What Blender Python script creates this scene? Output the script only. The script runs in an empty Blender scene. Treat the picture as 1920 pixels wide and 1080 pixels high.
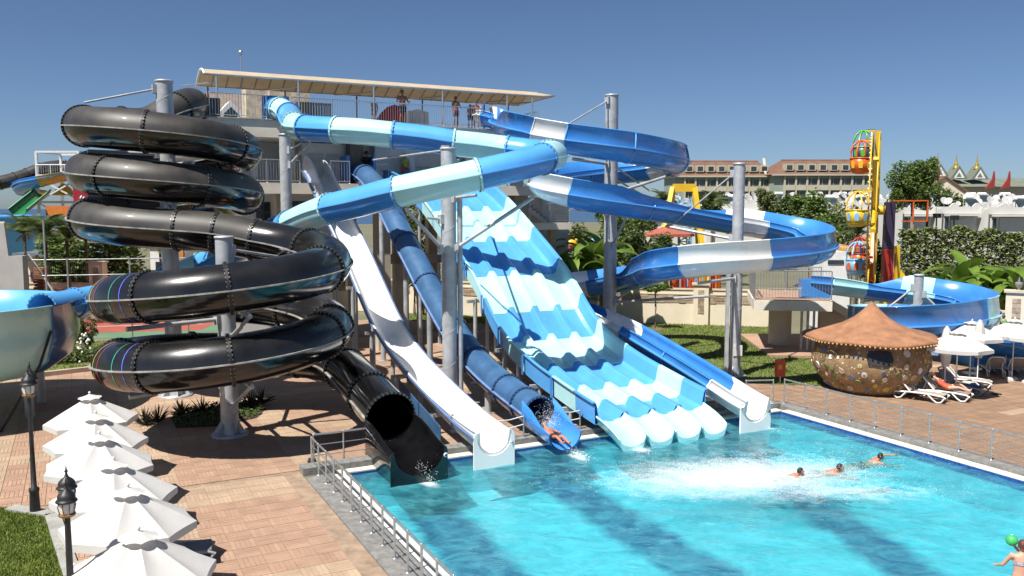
import bpy, bmesh, math, random
from mathutils import Vector, Matrix, noise as mnoise
random.seed(7)
R = math.radians
SC = bpy.context.scene
COL = SC.collection

# ------------------------------------------------------------------ camera
CAM_H, FPX = 7.8, 1600.0
PITCH = math.atan(149 / 1600)
cd = bpy.data.cameras.new("camera"); cam = bpy.data.objects.new("camera", cd); COL.objects.link(cam)
cd.sensor_width = 36; cd.lens = FPX / 1920 * 36; cd.clip_start = .3; cd.clip_end = 20000
cam.location = (0, 0, CAM_H); cam.rotation_euler = (R(90) - PITCH, 0, 0)
SC.camera = cam
# ------------------------------------------------------------------ sky + sun
SUNV = Vector((-.43, -.46, 1)).normalized()          # towards the sun
EL = math.asin(SUNV.z); AZ = math.atan2(SUNV.x, SUNV.y)
w = bpy.data.worlds.new("World"); SC.world = w; w.use_nodes = True
nt = w.node_tree; bg = nt.nodes["Background"]
sky = nt.nodes.new("ShaderNodeTexSky"); sky.sky_type = 'NISHITA'; sky.sun_disc = False
sky.sun_elevation = EL; sky.sun_rotation = AZ; sky.altitude = 0; sky.air_density = .66; sky.dust_density = .55; sky.ozone_density = 6.0
nt.links.new(sky.outputs[0], bg.inputs[0]); bg.inputs[1].default_value = .058
sl = bpy.data.lights.new("sun", 'SUN'); sun = bpy.data.objects.new("sun", sl); COL.objects.link(sun)
sl.energy = 5.0; sl.angle = R(.53); sl.color = (1, .955, .885)
sun.rotation_euler = (-SUNV).to_track_quat('-Z', 'Y').to_euler()
SC.view_settings.view_transform = 'Standard'; SC.view_settings.look = 'None'
SC.view_settings.exposure = .68; SC.view_settings.gamma = 1

# ------------------------------------------------------------------ coordinates
TH = R(27); CU, SU = math.cos(TH), math.sin(TH)
def W(u, v, z=0.): return Vector((u * CU - v * SU, u * SU + v * CU, z))       # pool frame -> world
UD = Vector((CU, SU, 0)); VD = Vector((-SU, CU, 0))
def ray(px, py):
    a, b = px - 960, 540 - py
    return Vector((a, FPX * math.cos(PITCH) + b * math.sin(PITCH), -FPX * math.sin(PITCH) + b * math.cos(PITCH)))
def at(px, py, d):
    r = ray(px, py); t = d / r.y; return Vector((r.x * t, d, CAM_H + r.z * t))
def G(px, py, z=0.):
    r = ray(px, py); t = (z - CAM_H) / r.z; return Vector((r.x * t, r.y * t, z))

# ------------------------------------------------------------------ materials
MATS = {}
def mat(name, col, rough=.6, var=.12, scale=3., bump=0., bscale=30., metal=0., coat=0., col2=None, spec=.5, trans=0., detail=6, emis=None):
    if name in MATS: return MATS[name]
    m = bpy.data.materials.new(name); m.use_nodes = True; t = m.node_tree; b = t.nodes["Principled BSDF"]
    b.inputs["Roughness"].default_value = rough; b.inputs["Metallic"].default_value = metal
    b.inputs["Specular IOR Level"].default_value = spec
    if coat: b.inputs["Coat Weight"].default_value = coat; b.inputs["Coat Roughness"].default_value = .06
    c2 = col2 or tuple(max(0, c * (1 - var * 1.6)) for c in col); c1 = col if col2 else tuple(min(1, c * (1 + var)) for c in col)
    tc = t.nodes.new("ShaderNodeTexCoord")
    n = t.nodes.new("ShaderNodeTexNoise"); n.inputs["Scale"].default_value = scale; n.inputs["Detail"].default_value = detail; n.inputs["Roughness"].default_value = .62
    t.links.new(tc.outputs["Object"], n.inputs["Vector"])
    r = t.nodes.new("ShaderNodeValToRGB"); r.color_ramp.elements[0].position = .32; r.color_ramp.elements[1].position = .68
    r.color_ramp.elements[0].color = (*c2, 1); r.color_ramp.elements[1].color = (*c1, 1)
    t.links.new(n.outputs["Fac"], r.inputs[0]); t.links.new(r.outputs[0], b.inputs["Base Color"])
    mr = t.nodes.new("ShaderNodeMapRange"); mr.inputs[3].default_value = max(.02, rough - .12); mr.inputs[4].default_value = min(1, rough + .12)
    t.links.new(n.outputs["Fac"], mr.inputs[0]); t.links.new(mr.outputs[0], b.inputs["Roughness"])
    if bump:
        n2 = t.nodes.new("ShaderNodeTexNoise"); n2.inputs["Scale"].default_value = bscale; n2.inputs["Detail"].default_value = 4
        t.links.new(tc.outputs["Object"], n2.inputs["Vector"])
        bp = t.nodes.new("ShaderNodeBump"); bp.inputs["Strength"].default_value = bump; bp.inputs["Distance"].default_value = .03
        t.links.new(n2.outputs["Fac"], bp.inputs["Height"]); t.links.new(bp.outputs[0], b.inputs["Normal"])
    if trans: b.inputs["Transmission Weight"].default_value = trans
    MATS[name] = m; return m

def leafmat(name, col, col2, rough=.5):
    if name in MATS: return MATS[name]
    m = mat(name, col, rough, col2=col2, scale=1.3, spec=.35)
    t = m.node_tree; b = t.nodes["Principled BSDF"]
    out = [n for n in t.nodes if n.type == 'OUTPUT_MATERIAL'][0]
    tr = t.nodes.new("ShaderNodeBsdfTranslucent"); mx = t.nodes.new("ShaderNodeMixShader"); mx.inputs[0].default_value = .28
    src = b.inputs["Base Color"].links[0].from_socket
    oi = t.nodes.new("ShaderNodeNewGeometry")
    hs = t.nodes.new("ShaderNodeHueSaturation"); mr = t.nodes.new("ShaderNodeMapRange"); mr.inputs[3].default_value = .55; mr.inputs[4].default_value = 1.5
    t.links.new(oi.outputs["Random Per Island"], mr.inputs[0]); t.links.new(mr.outputs[0], hs.inputs["Value"])
    t.links.new(src, hs.inputs["Color"]); t.links.new(hs.outputs[0], b.inputs["Base Color"]); t.links.new(hs.outputs[0], tr.inputs[0])
    t.links.new(b.outputs[0], mx.inputs[1]); t.links.new(tr.outputs[0], mx.inputs[2]); t.links.new(mx.outputs[0], out.inputs[0])
    return m

# ------------------------------------------------------------------ mesh builder
ORG = {}
class MB:
    def __init__(s): s.v = []; s.f = []; s.m = []; s.s = []
    def add(s, vs, fs, mi=0, sm=False):
        o = len(s.v); s.v += [tuple(p) for p in vs]
        for f in fs: s.f.append(tuple(i + o for i in f)); s.m.append(mi); s.s.append(sm)
        return s
    def poly(s, *p, mi=0): return s.add(p, [tuple(range(len(p)))], mi)
    def hexa(s, p, mi=0):     # p: 4 bottom (ccw) + 4 top
        return s.add(p, [(3, 2, 1, 0), (4, 5, 6, 7), (0, 1, 5, 4), (1, 2, 6, 5), (2, 3, 7, 6), (3, 0, 4, 7)], mi)
    def box(s, c, sz, rz=0., mi=0):
        c = Vector(c); a = Vector((math.cos(rz), math.sin(rz), 0)) * sz[0] / 2; b = Vector((-math.sin(rz), math.cos(rz), 0)) * sz[1] / 2; h = Vector((0, 0, sz[2] / 2))
        return s.hexa([c - a - b - h, c + a - b - h, c + a + b - h, c - a + b - h, c - a - b + h, c + a - b + h, c + a + b + h, c - a + b + h], mi)
    def ubox(s, u0, u1, v0, v1, z0, z1, mi=0):
        return s.hexa([W(u0, v0, z0), W(u1, v0, z0), W(u1, v1, z0), W(u0, v1, z0), W(u0, v0, z1), W(u1, v0, z1), W(u1, v1, z1), W(u0, v1, z1)], mi)
    def beam(s, p, q, w_, h_=None, mi=0):
        p, q = Vector(p), Vector(q); t = (q - p).normalized(); h_ = h_ or w_
        x = t.cross(Vector((0, 0, 1)))
        x = Vector((1, 0, 0)) if x.length < 1e-3 else x.normalized()
        y = x.cross(t); x = x * w_ / 2; y = y * h_ / 2
        return s.hexa([p - x - y, p + x - y, p + x + y, p - x + y, q - x - y, q + x - y, q + x + y, q - x + y], mi)
    def pipe(s, pts, r, n=8, mi=0, caps=True, r2=None, sm=True):
        pts = [Vector(p) for p in pts]; N = len(pts); vs = []; fs = []
        for i, p in enumerate(pts):
            t = (pts[min(i + 1, N - 1)] - pts[max(i - 1, 0)]).normalized()
            x = t.cross(Vector((0, 0, 1))); x = Vector((1, 0, 0)) if x.length < 1e-3 else x.normalized()
            y = x.cross(t); rr = r if r2 is None else r + (r2 - r) * i / max(1, N - 1)
            if isinstance(r, (list, tuple)): rr = r[i]
            for k in range(n):
                a = 2 * math.pi * k / n; vs.append(p + x * rr * math.cos(a) + y * rr * math.sin(a))
        for i in range(N - 1):
            for k in range(n):
                k2 = (k + 1) % n; fs.append((i * n + k, i * n + k2, (i + 1) * n + k2, (i + 1) * n + k))
        s.add(vs, fs, mi, sm)
        if caps: s.add(vs[:n], [tuple(reversed(range(n)))], mi); s.add(vs[-n:], [tuple(range(n))], mi)
        return s
    def lathe(s, prof, c=(0, 0, 0), n=20, mi=0, sm=True, a0=0., a1=2 * math.pi, sx=1., sy=1.):
        c = Vector(c); full = abs(a1 - a0 - 2 * math.pi) < 1e-4; m = n if full else n + 1; vs = []; fs = []
        for (r, z) in prof:
            for k in range(m):
                a = a0 + (a1 - a0) * k / n; vs.append(c + Vector((r * math.cos(a) * sx, r * math.sin(a) * sy, z)))
        for i in range(len(prof) - 1):
            for k in range(n):
                k2 = (k + 1) % m; fs.append((i * m + k, i * m + k2, (i + 1) * m + k2, (i + 1) * m + k))
        return s.add(vs, fs, mi, sm)
    def ball(s, c, r, n=8, mi=0, sz=1.):
        return s.lathe([(r * math.sin(math.pi * i / n) + 1e-4, -r * sz * math.cos(math.pi * i / n)) for i in range(n + 1)], c, n * 2 if n < 8 else 12, mi)
    def prism(s, poly, z0, z1, mi=0):
        n = len(poly); vs = [(p[0], p[1], z0) for p in poly] + [(p[0], p[1], z1) for p in poly]
        return s.add(vs, [tuple(reversed(range(n))), tuple(range(n, 2 * n))] + [(i, (i + 1) % n, n + (i + 1) % n, n + i) for i in range(n)], mi)
    def extr(s, poly, off, mi=0):        # 3d polygon extruded by a vector
        n = len(poly); off = Vector(off); vs = [Vector(p) for p in poly] + [Vector(p) + off for p in poly]
        return s.add(vs, [tuple(reversed(range(n))), tuple(range(n, 2 * n))] + [(i, (i + 1) % n, n + (i + 1) % n, n + i) for i in range(n)], mi)
    def grid(s, rows, mi=0, sm=True, closed=False):
        n = len(rows[0]); vs = [p for r in rows for p in r]; fs = []
        for i in range(len(rows) - 1):
            for k in range(n if closed else n - 1):
                k2 = (k + 1) % n; fs.append((i * n + k, i * n + k2, (i + 1) * n + k2, (i + 1) * n + k))
        return s.add(vs, fs, mi, sm)
    def mesh(s, name, mats, org=Vector((0, 0, 0))):
        me = bpy.data.meshes.new(name); ox, oy, oz = org
        me.from_pydata([(p[0] - ox, p[1] - oy, p[2] - oz) for p in s.v], [], s.f)
        for m in (mats if isinstance(mats, (list, tuple)) else [mats]): me.materials.append(m)
        me.polygons.foreach_set("material_index", s.m); me.polygons.foreach_set("use_smooth", s.s)
        me.update(); return me
    def build(s, name, mats, parent=None, kind=None, loc=None):
        org = ORG.get(parent.name, Vector((0, 0, 0))) if parent else (Vector(loc) if loc is not None else Vector((0, 0, 0)))
        o = bpy.data.objects.new(name, s.mesh(name, mats, org)); COL.objects.link(o)
        if parent: o.parent = parent; ORG[o.name] = org
        else: o.location = org; ORG[o.name] = org
        if kind: o["kind"] = kind
        return o
def tag(o, label=None, cat=None, group=None, kind=None):
    if label: o["label"] = label
    if cat: o["category"] = cat
    if group: o["group"] = group
    if kind: o["kind"] = kind
    return o
def thing(name, label, cat, loc=(0, 0, 0), group=None, rz=0., local=False):
    o = bpy.data.objects.new(name, None); COL.objects.link(o); o.empty_display_size = .2
    o.location = loc; o.rotation_euler = (0, 0, rz); ORG[o.name] = Vector((0, 0, 0)) if local else Vector(loc)
    return tag(o, label, cat, group)
def inst(src, parent=None, loc=None, name=None, rot=None, scl=None):
    c = src.copy(); COL.objects.link(c)
    for k in list(c.keys()):
        if not parent is None and k in ("label", "category", "group"): del c[k]
    if name: c.name = name
    c.parent = parent
    if loc is not None: c.location = loc
    if rot is not None: c.rotation_euler = rot
    if scl is not None: c.scale = scl
    return c
def copy_tree(o, parent=None):
    c = o.copy(); COL.objects.link(c); c.parent = parent
    for ch in list(o.children): copy_tree(ch, c)
    return c
def dup(root, loc, rz, label=None, group=None, scl=None):
    kids = list(root.children); c = copy_tree(root); c.location = loc; c.rotation_euler = (0, 0, rz)
    if scl: c.scale = (scl, scl, scl)
    if label: c["label"] = label
    if group: c["group"] = group
    return c

def catmull(P, step=.25):
    P = [Vector(p) for p in P]; P = [P[0] * 2 - P[1]] + P + [P[-1] * 2 - P[-2]]; out = []
    for i in range(1, len(P) - 2):
        a, b, c, d = P[i - 1:i + 3]; n = max(2, int((c - b).length / step))
        for k in range(n):
            t = k / n; out.append(.5 * ((2 * b) + (c - a) * t + (2 * a - 5 * b + 4 * c - d) * t * t + (3 * b - 3 * c + d - a) * t ** 3))
    out.append(P[-2]); return out
def resample(P, step):
    L = [0.]
    for i in range(1, len(P)): L.append(L[-1] + (P[i] - P[i - 1]).length)
    n = max(2, int(L[-1] / step)); out = []; j = 0
    for k in range(n + 1):
        s = L[-1] * k / n
        while j < len(L) - 2 and L[j + 1] < s: j += 1
        t = (s - L[j]) / max(1e-6, L[j + 1] - L[j]); out.append(P[j].lerp(P[j + 1], min(1, t)))
    return out
def frames(P):
    F = []; N = len(P)
    for i in range(N):
        t = (P[min(i + 1, N - 1)] - P[max(i - 1, 0)]).normalized()
        x = t.cross(Vector((0, 0, 1))).normalized(); F.append((P[i], t, x, x.cross(t)))    # x = right of travel
    return F

# ------------------------------------------------------------------ common materials
GALV = mat("galvanised_steel", (.46, .475, .49), .46, .14, 2.2, .12, 60, metal=.3)
STEEL = mat("brushed_steel", (.55, .56, .57), .32, .08, 6, metal=.8)
WHITEP = mat("white_paint", (.72, .72, .70), .5, .05, 3)
CONC = mat("concrete", (.33, .32, .30), .85, .14, 1.2, .25, 25)
BEIGE = mat("beige_render", (.55, .46, .34), .85, .08, .9, .15, 40)
CREAM = mat("cream_render", (.66, .58, .44), .85, .06, .7, .12, 40)
GREYW = mat("grey_render", (.72, .72, .72), .85, .06, .8, .1, 30)
FASC = mat("fascia_render", (.74, .68, .58), .85, .1, .9, .12, 30)
DARK = mat("dark_opening", (.02, .021, .024), .4, .2, 2)
GLASS = mat("window_glass", (.035, .05, .06), .08, .3, .5)
BLACKP = mat("black_fibreglass", (.006, .006, .007), .17, .3, 1.2, .05, 3, coat=.35)
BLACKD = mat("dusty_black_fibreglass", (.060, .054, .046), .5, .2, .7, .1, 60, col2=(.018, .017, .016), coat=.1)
BLACKM = mat("sun_worn_black_fibreglass", (.016, .0155, .015), .26, .2, .8, .06, 40, col2=(.007, .007, .007), coat=.3)
BLUE = mat("mid_blue_fibreglass", (.05, .235, .60), .26, .10, .55, .03, 4, coat=.3)
NAVY = mat("navy_fibreglass", (.02, .075, .22), .2, .12, .9, .03, 4, coat=.4)
NAVYT = mat("light_navy_fibreglass", (.045, .115, .235), .36, .14, 1.5, .05, 30, coat=.15)  # lighter navy: sun on the tube's upper shells is put into this colour
SKYB = mat("sky_blue_fibreglass", (.09, .345, .72), .3, .09, .5, .03, 4, coat=.25)
PALE = mat("pale_aqua_fibreglass", (.42, .72, .75), .3, .08, .5, .03, 4, coat=.25)
WHITEF = mat("white_fibreglass", (.82, .81, .79), .3, .05, .5, .03, 4, coat=.25)
# ------------------------------------------------------------------ ground, sea, pool
PU0, PU1, PV0, PV1 = 6.75, 24.0, 10.4, 24.2          # pool rectangle in its own frame
def ground_mat():
    m = mat("dry_ground", (.17, .15, .10), .95, col2=(.10, .11, .055), scale=.06, bump=.2, bscale=4); return m
b = MB(); E_ = 420.; z = -.03
for (u0, u1, v0, v1) in ((-E_, E_, PV1, E_), (-E_, PU0, -60, PV1), (PU1, E_, -60, PV1), (PU0, PU1, -60, PV0)):
    b.poly(W(u0, v0, z), W(u1, v0, z), W(u1, v1, z), W(u0, v1, z))
b.build("ground", ground_mat(), kind="structure")
b = MB(); b.poly((-9000, 180, -2.5), (9000, 180, -2.5), (9000, 15000, -2.5), (-9000, 15000, -2.5))
b.build("sea", mat("sea_water", (.012, .05, .12), .25, .2, .02, .3, .4), kind="structure")

def pool_floor_mat():
    m = mat("pool_tiles", (.115, .50, .59), .5, .12, .4); t = m.node_tree; bs = t.nodes["Principled BSDF"]
    src = bs.inputs["Base Color"].links[0].from_socket
    tc = [n for n in t.nodes if n.type == 'TEX_COORD'][0]
    nz = t.nodes.new("ShaderNodeTexNoise"); nz.inputs["Scale"].default_value = 1.1; nz.inputs["Detail"].default_value = 5; t.links.new(tc.outputs["Object"], nz.inputs["Vector"])
    sub = t.nodes.new("ShaderNodeVectorMath"); sub.operation = 'MULTIPLY_ADD'; sub.inputs[1].default_value = (.9, .9, 0); t.links.new(nz.outputs["Color"], sub.inputs[0]); t.links.new(tc.outputs["Object"], sub.inputs[2])
    prev = None
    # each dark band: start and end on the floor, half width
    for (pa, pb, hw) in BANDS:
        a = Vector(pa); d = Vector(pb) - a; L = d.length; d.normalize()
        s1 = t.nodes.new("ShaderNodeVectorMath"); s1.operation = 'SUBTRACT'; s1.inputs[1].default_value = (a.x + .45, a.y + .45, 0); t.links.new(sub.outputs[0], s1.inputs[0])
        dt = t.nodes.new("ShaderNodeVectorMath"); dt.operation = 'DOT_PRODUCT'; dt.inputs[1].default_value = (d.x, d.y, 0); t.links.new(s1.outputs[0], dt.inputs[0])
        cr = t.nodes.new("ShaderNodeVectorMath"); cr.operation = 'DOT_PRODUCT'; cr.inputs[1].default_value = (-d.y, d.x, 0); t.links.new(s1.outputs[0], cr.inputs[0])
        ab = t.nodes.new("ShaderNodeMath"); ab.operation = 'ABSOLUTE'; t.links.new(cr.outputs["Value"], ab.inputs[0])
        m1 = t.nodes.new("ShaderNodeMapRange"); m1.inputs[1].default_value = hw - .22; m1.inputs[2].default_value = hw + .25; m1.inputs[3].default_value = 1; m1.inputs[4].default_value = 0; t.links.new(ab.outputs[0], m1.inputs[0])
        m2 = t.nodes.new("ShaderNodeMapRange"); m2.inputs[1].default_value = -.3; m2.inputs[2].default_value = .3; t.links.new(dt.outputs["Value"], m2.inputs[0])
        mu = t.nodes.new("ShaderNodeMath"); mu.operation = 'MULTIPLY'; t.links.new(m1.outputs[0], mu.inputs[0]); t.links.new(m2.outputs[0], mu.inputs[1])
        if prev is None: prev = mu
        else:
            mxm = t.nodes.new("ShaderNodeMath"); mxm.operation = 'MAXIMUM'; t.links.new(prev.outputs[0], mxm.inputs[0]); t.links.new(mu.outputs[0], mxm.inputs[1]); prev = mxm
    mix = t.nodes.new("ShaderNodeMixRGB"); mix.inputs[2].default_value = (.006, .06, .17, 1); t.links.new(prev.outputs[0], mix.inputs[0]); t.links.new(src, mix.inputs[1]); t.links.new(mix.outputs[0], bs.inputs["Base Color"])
    return m
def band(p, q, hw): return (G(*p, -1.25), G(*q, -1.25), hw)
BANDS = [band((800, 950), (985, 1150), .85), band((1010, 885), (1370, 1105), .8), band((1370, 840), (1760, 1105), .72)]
FZ = -1.25
b = MB()
b.poly(W(PU0, PV0, FZ), W(PU1, PV0, FZ), W(PU1, PV1, FZ), W(PU0, PV1, FZ))
for (a, c) in (((PU0, PV0), (PU1, PV0)), ((PU1, PV0), (PU1, PV1)), ((PU1, PV1), (PU0, PV1)), ((PU0, PV1), (PU0, PV0))):
    b.poly(W(*a, FZ), W(*c, FZ), W(*c, 0), W(*a, 0))
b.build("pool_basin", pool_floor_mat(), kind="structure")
b = MB(); e = .02
for (u0, u1, v0, v1) in ((PU0, PU1, PV1 - e, PV1 - .004), (PU0 + .004, PU0 + e, PV0, PV1 - e), (PU1 - e, PU1 - .004, PV0, PV1 - e)):
    b.ubox(u0, u1, v0, v1, -.30, -.012)
b.build("pool_tile_band", mat("dark_blue_mosaic", (.02, .06, .25), .3, .3, 12), kind="structure")

def water_mat():
    m = bpy.data.materials.new("pool_water"); m.use_nodes = True; t = m.node_tree; t.nodes.clear()
    o = t.nodes.new("ShaderNodeOutputMaterial"); tr = t.nodes.new("ShaderNodeBsdfTransparent"); gl = t.nodes.new("ShaderNodeBsdfGlossy"); mx = t.nodes.new("ShaderNodeMixShader")
    tr.inputs[0].default_value = (.66, .95, .97, 1); gl.inputs["Roughness"].default_value = .03
    tc = t.nodes.new("ShaderNodeTexCoord"); mp = t.nodes.new("ShaderNodeMapping"); mp.inputs["Scale"].default_value = (1, 1.5, 1); mp.inputs["Rotation"].default_value = (0, 0, R(27))
    t.links.new(tc.outputs["Object"], mp.inputs[0])
    n1 = t.nodes.new("ShaderNodeTexNoise"); n1.inputs["Scale"].default_value = 1.1; n1.inputs["Detail"].default_value = 3; n1.inputs["Distortion"].default_value = 1.2
    n2 = t.nodes.new("ShaderNodeTexNoise"); n2.inputs["Scale"].default_value = 5.5; n2.inputs["Detail"].default_value = 5; n2.inputs["Distortion"].default_value = .8
    for n in (n1, n2): t.links.new(mp.outputs[0], n.inputs["Vector"])
    ad = t.nodes.new("ShaderNodeMath"); ad.operation = 'MULTIPLY_ADD'; ad.inputs[1].default_value = .45; t.links.new(n2.outputs["Fac"], ad.inputs[0]); t.links.new(n1.outputs["Fac"], ad.inputs[2])
    bp = t.nodes.new("ShaderNodeBump"); bp.inputs["Strength"].default_value = .42; bp.inputs["Distance"].default_value = .13; t.links.new(ad.outputs[0], bp.inputs["Height"])
    fr = t.nodes.new("ShaderNodeFresnel"); fr.inputs[0].default_value = 1.33
    t.links.new(bp.outputs[0], gl.inputs["Normal"]); t.links.new(bp.outputs[0], fr.inputs["Normal"])
    # choppy aerated water: a milky turquoise scatter carried by the waves
    df = t.nodes.new("ShaderNodeBsdfDiffuse"); df.inputs[0].default_value = (.12, .54, .62, 1); t.links.new(bp.outputs[0], df.inputs["Normal"])
    rp = t.nodes.new("ShaderNodeValToRGB"); rp.color_ramp.elements[0].position = .58; rp.color_ramp.elements[0].color = (.13, .13, .13, 1); rp.color_ramp.elements[1].position = .98; rp.color_ramp.elements[1].color = (.42, .42, .42, 1); t.links.new(ad.outputs[0], rp.inputs[0])
    m0 = t.nodes.new("ShaderNodeMixShader"); t.links.new(rp.outputs[0], m0.inputs[0]); t.links.new(tr.outputs[0], m0.inputs[1]); t.links.new(df.outputs[0], m0.inputs[2])
    # foam churned up along the splash lanes
    prev = None
    for (c, rx, ry, k) in FOAMS:
        s1 = t.nodes.new("ShaderNodeMapping"); s1.vector_type = 'TEXTURE'; s1.inputs["Location"].default_value = (c.x, c.y, 0); s1.inputs["Scale"].default_value = (rx, ry, 1); s1.inputs["Rotation"].default_value = (0, 0, R(k[1]))
        t.links.new(tc.outputs["Object"], s1.inputs[0])
        ln = t.nodes.new("ShaderNodeVectorMath"); ln.operation = 'LENGTH'; t.links.new(s1.outputs[0], ln.inputs[0])
        m1 = t.nodes.new("ShaderNodeMapRange"); m1.inputs[1].default_value = .1; m1.inputs[2].default_value = 1.0; m1.inputs[3].default_value = k[0]; m1.inputs[4].default_value = 0; t.links.new(ln.outputs["Value"], m1.inputs[0])
        if prev is None: prev = m1
        else:
            mm = t.nodes.new("ShaderNodeMath"); mm.operation = 'MAXIMUM'; t.links.new(prev.outputs[0], mm.inputs[0]); t.links.new(m1.outputs[0], mm.inputs[1]); prev = mm
    nf = t.nodes.new("ShaderNodeTexNoise"); nf.inputs["Scale"].default_value = 1.5; nf.inputs["Detail"].default_value = 10; nf.inputs["Roughness"].default_value = .75; t.links.new(mp.outputs[0], nf.inputs["Vector"])
    sb = t.nodes.new("ShaderNodeMath"); sb.operation = 'ADD'; t.links.new(nf.outputs["Fac"], sb.inputs[0]); t.links.new(prev.outputs[0], sb.inputs[1])
    rf = t.nodes.new("ShaderNodeMapRange"); rf.inputs[1].default_value = .74; rf.inputs[2].default_value = 1.5; rf.inputs[4].default_value = .95; t.links.new(sb.outputs[0], rf.inputs[0])
    nf2 = t.nodes.new("ShaderNodeTexNoise"); nf2.inputs["Scale"].default_value = 9; nf2.inputs["Detail"].default_value = 8; nf2.inputs["Roughness"].default_value = .8; t.links.new(mp.outputs[0], nf2.inputs["Vector"])
    mrf = t.nodes.new("ShaderNodeMapRange"); mrf.inputs[1].default_value = .36; mrf.inputs[2].default_value = .66; mrf.inputs[3].default_value = .45; mrf.inputs[4].default_value = 1.0; t.links.new(nf2.outputs["Fac"], mrf.inputs[0])
    rfm = t.nodes.new("ShaderNodeMath"); rfm.operation = 'MULTIPLY'; t.links.new(rf.outputs[0], rfm.inputs[0]); t.links.new(mrf.outputs[0], rfm.inputs[1]); rf = rfm
    fo = t.nodes.new("ShaderNodeBsdfDiffuse"); fo.inputs[0].default_value = (.86, .9, .9, 1); t.links.new(bp.outputs[0], fo.inputs["Normal"])
    t.links.new(fr.outputs[0], mx.inputs[0]); t.links.new(m0.outputs[0], mx.inputs[1]); t.links.new(gl.outputs[0], mx.inputs[2])
    m3 = t.nodes.new("ShaderNodeMixShader"); t.links.new(rf.outputs[0], m3.inputs[0]); t.links.new(mx.outputs[0], m3.inputs[1]); t.links.new(fo.outputs[0], m3.inputs[2])
    t.links.new(m3.outputs[0], o.inputs[0]); return m
WZ = -.10
FOAMS = [(G(1385, 893, WZ), 6.0, 2.9, (.9, 8)), (G(1560, 922, WZ), 5.4, 1.4, (.56, 0)), (G(1420, 850, WZ), 4.5, 1.6, (.3, 8)), (G(800, 905, WZ), .9, .35, (.9, -55)), (G(1085, 858, WZ), .8, .3, (.8, -55)),
         (G(1195, 842, WZ), .8, .35, (.85, -30)), (G(1240, 830, WZ), .6, .25, (.6, -30)), (G(1300, 820, WZ), .5, .2, (.6, -30)), (G(1435, 803, WZ), .6, .2, (.7, -20))]
rows = []
NU, NV = 140, 130
for j in range(NV + 1):
    r_ = []
    for i in range(NU + 1):
        p = W(PU0 + .025 + (PU1 - PU0 - .05) * i / NU, PV0 + (PV1 - .025 - PV0) * j / NV)
        p.z = WZ + .035 * mnoise.noise(Vector((p.x * .9, p.y * 1.3, 3))) + .02 * mnoise.noise(Vector((p.x * 2.3, p.y * 2.9, 9))); r_.append(p)
    rows.append(r_)
MB().grid(rows).build("pool_water", water_mat(), kind="structure")

# ---- coping, kerb
COPE = mat("white_coping_stone", (.66, .62, .54), .7, .08, 2, .1, 40)
KERB = mat("grey_pebble_kerb", (.21, .205, .195), .9, .22, 5, .5, 60)
cop = tag(MB().ubox(PU0 - .33, PU1 + .33, PV1 + .33, PV1 + .34, -.1, -.06).build("pool_coping", COPE), kind="structure")
slab = None
def coping(u0, v0, du, dv, n, su, sv):
    global slab
    for i in range(n):
        o = MB().box((0, 0, 0), (su, sv, .05), TH)
        ob = o.build("coping_slab", COPE, cop); ob.location = W(u0 + du * i, v0 + dv * i, .0 + random.uniform(-.002, .002))
coping(PU0 - .15, PV1 - .05 - .25, 0, -.5, 26, .34, .49)
coping(PU1 + .15, PV1 - .05 - .25, 0, -.5, 27, .34, .49)
coping(PU0 + .08, PV1 + .15, .5, 0, 35, .49, .34)
coping(PU0 + .08, PV0 - .17, .5, 0, 35, .49, .34)
b = MB()
b.ubox(PU0 - 1.12, PU0 - .33, 4, PV1 + .02, -.05, .035)
b.build("pool_kerb", KERB, kind="structure")
b = MB(); b.ubox(PU0 - 1.12, PU1 + .33, PV1 + .335, PV1 + .85, -.05, .20)
b.build("pool_kerb", KERB, kind="structure")
b = MB(); b.ubox(PU1 + .335, PU1 + 1.0, 4, PV1 + .85, -.05, .12)
b.build("pool_kerb", KERB, kind="structure")

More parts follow.
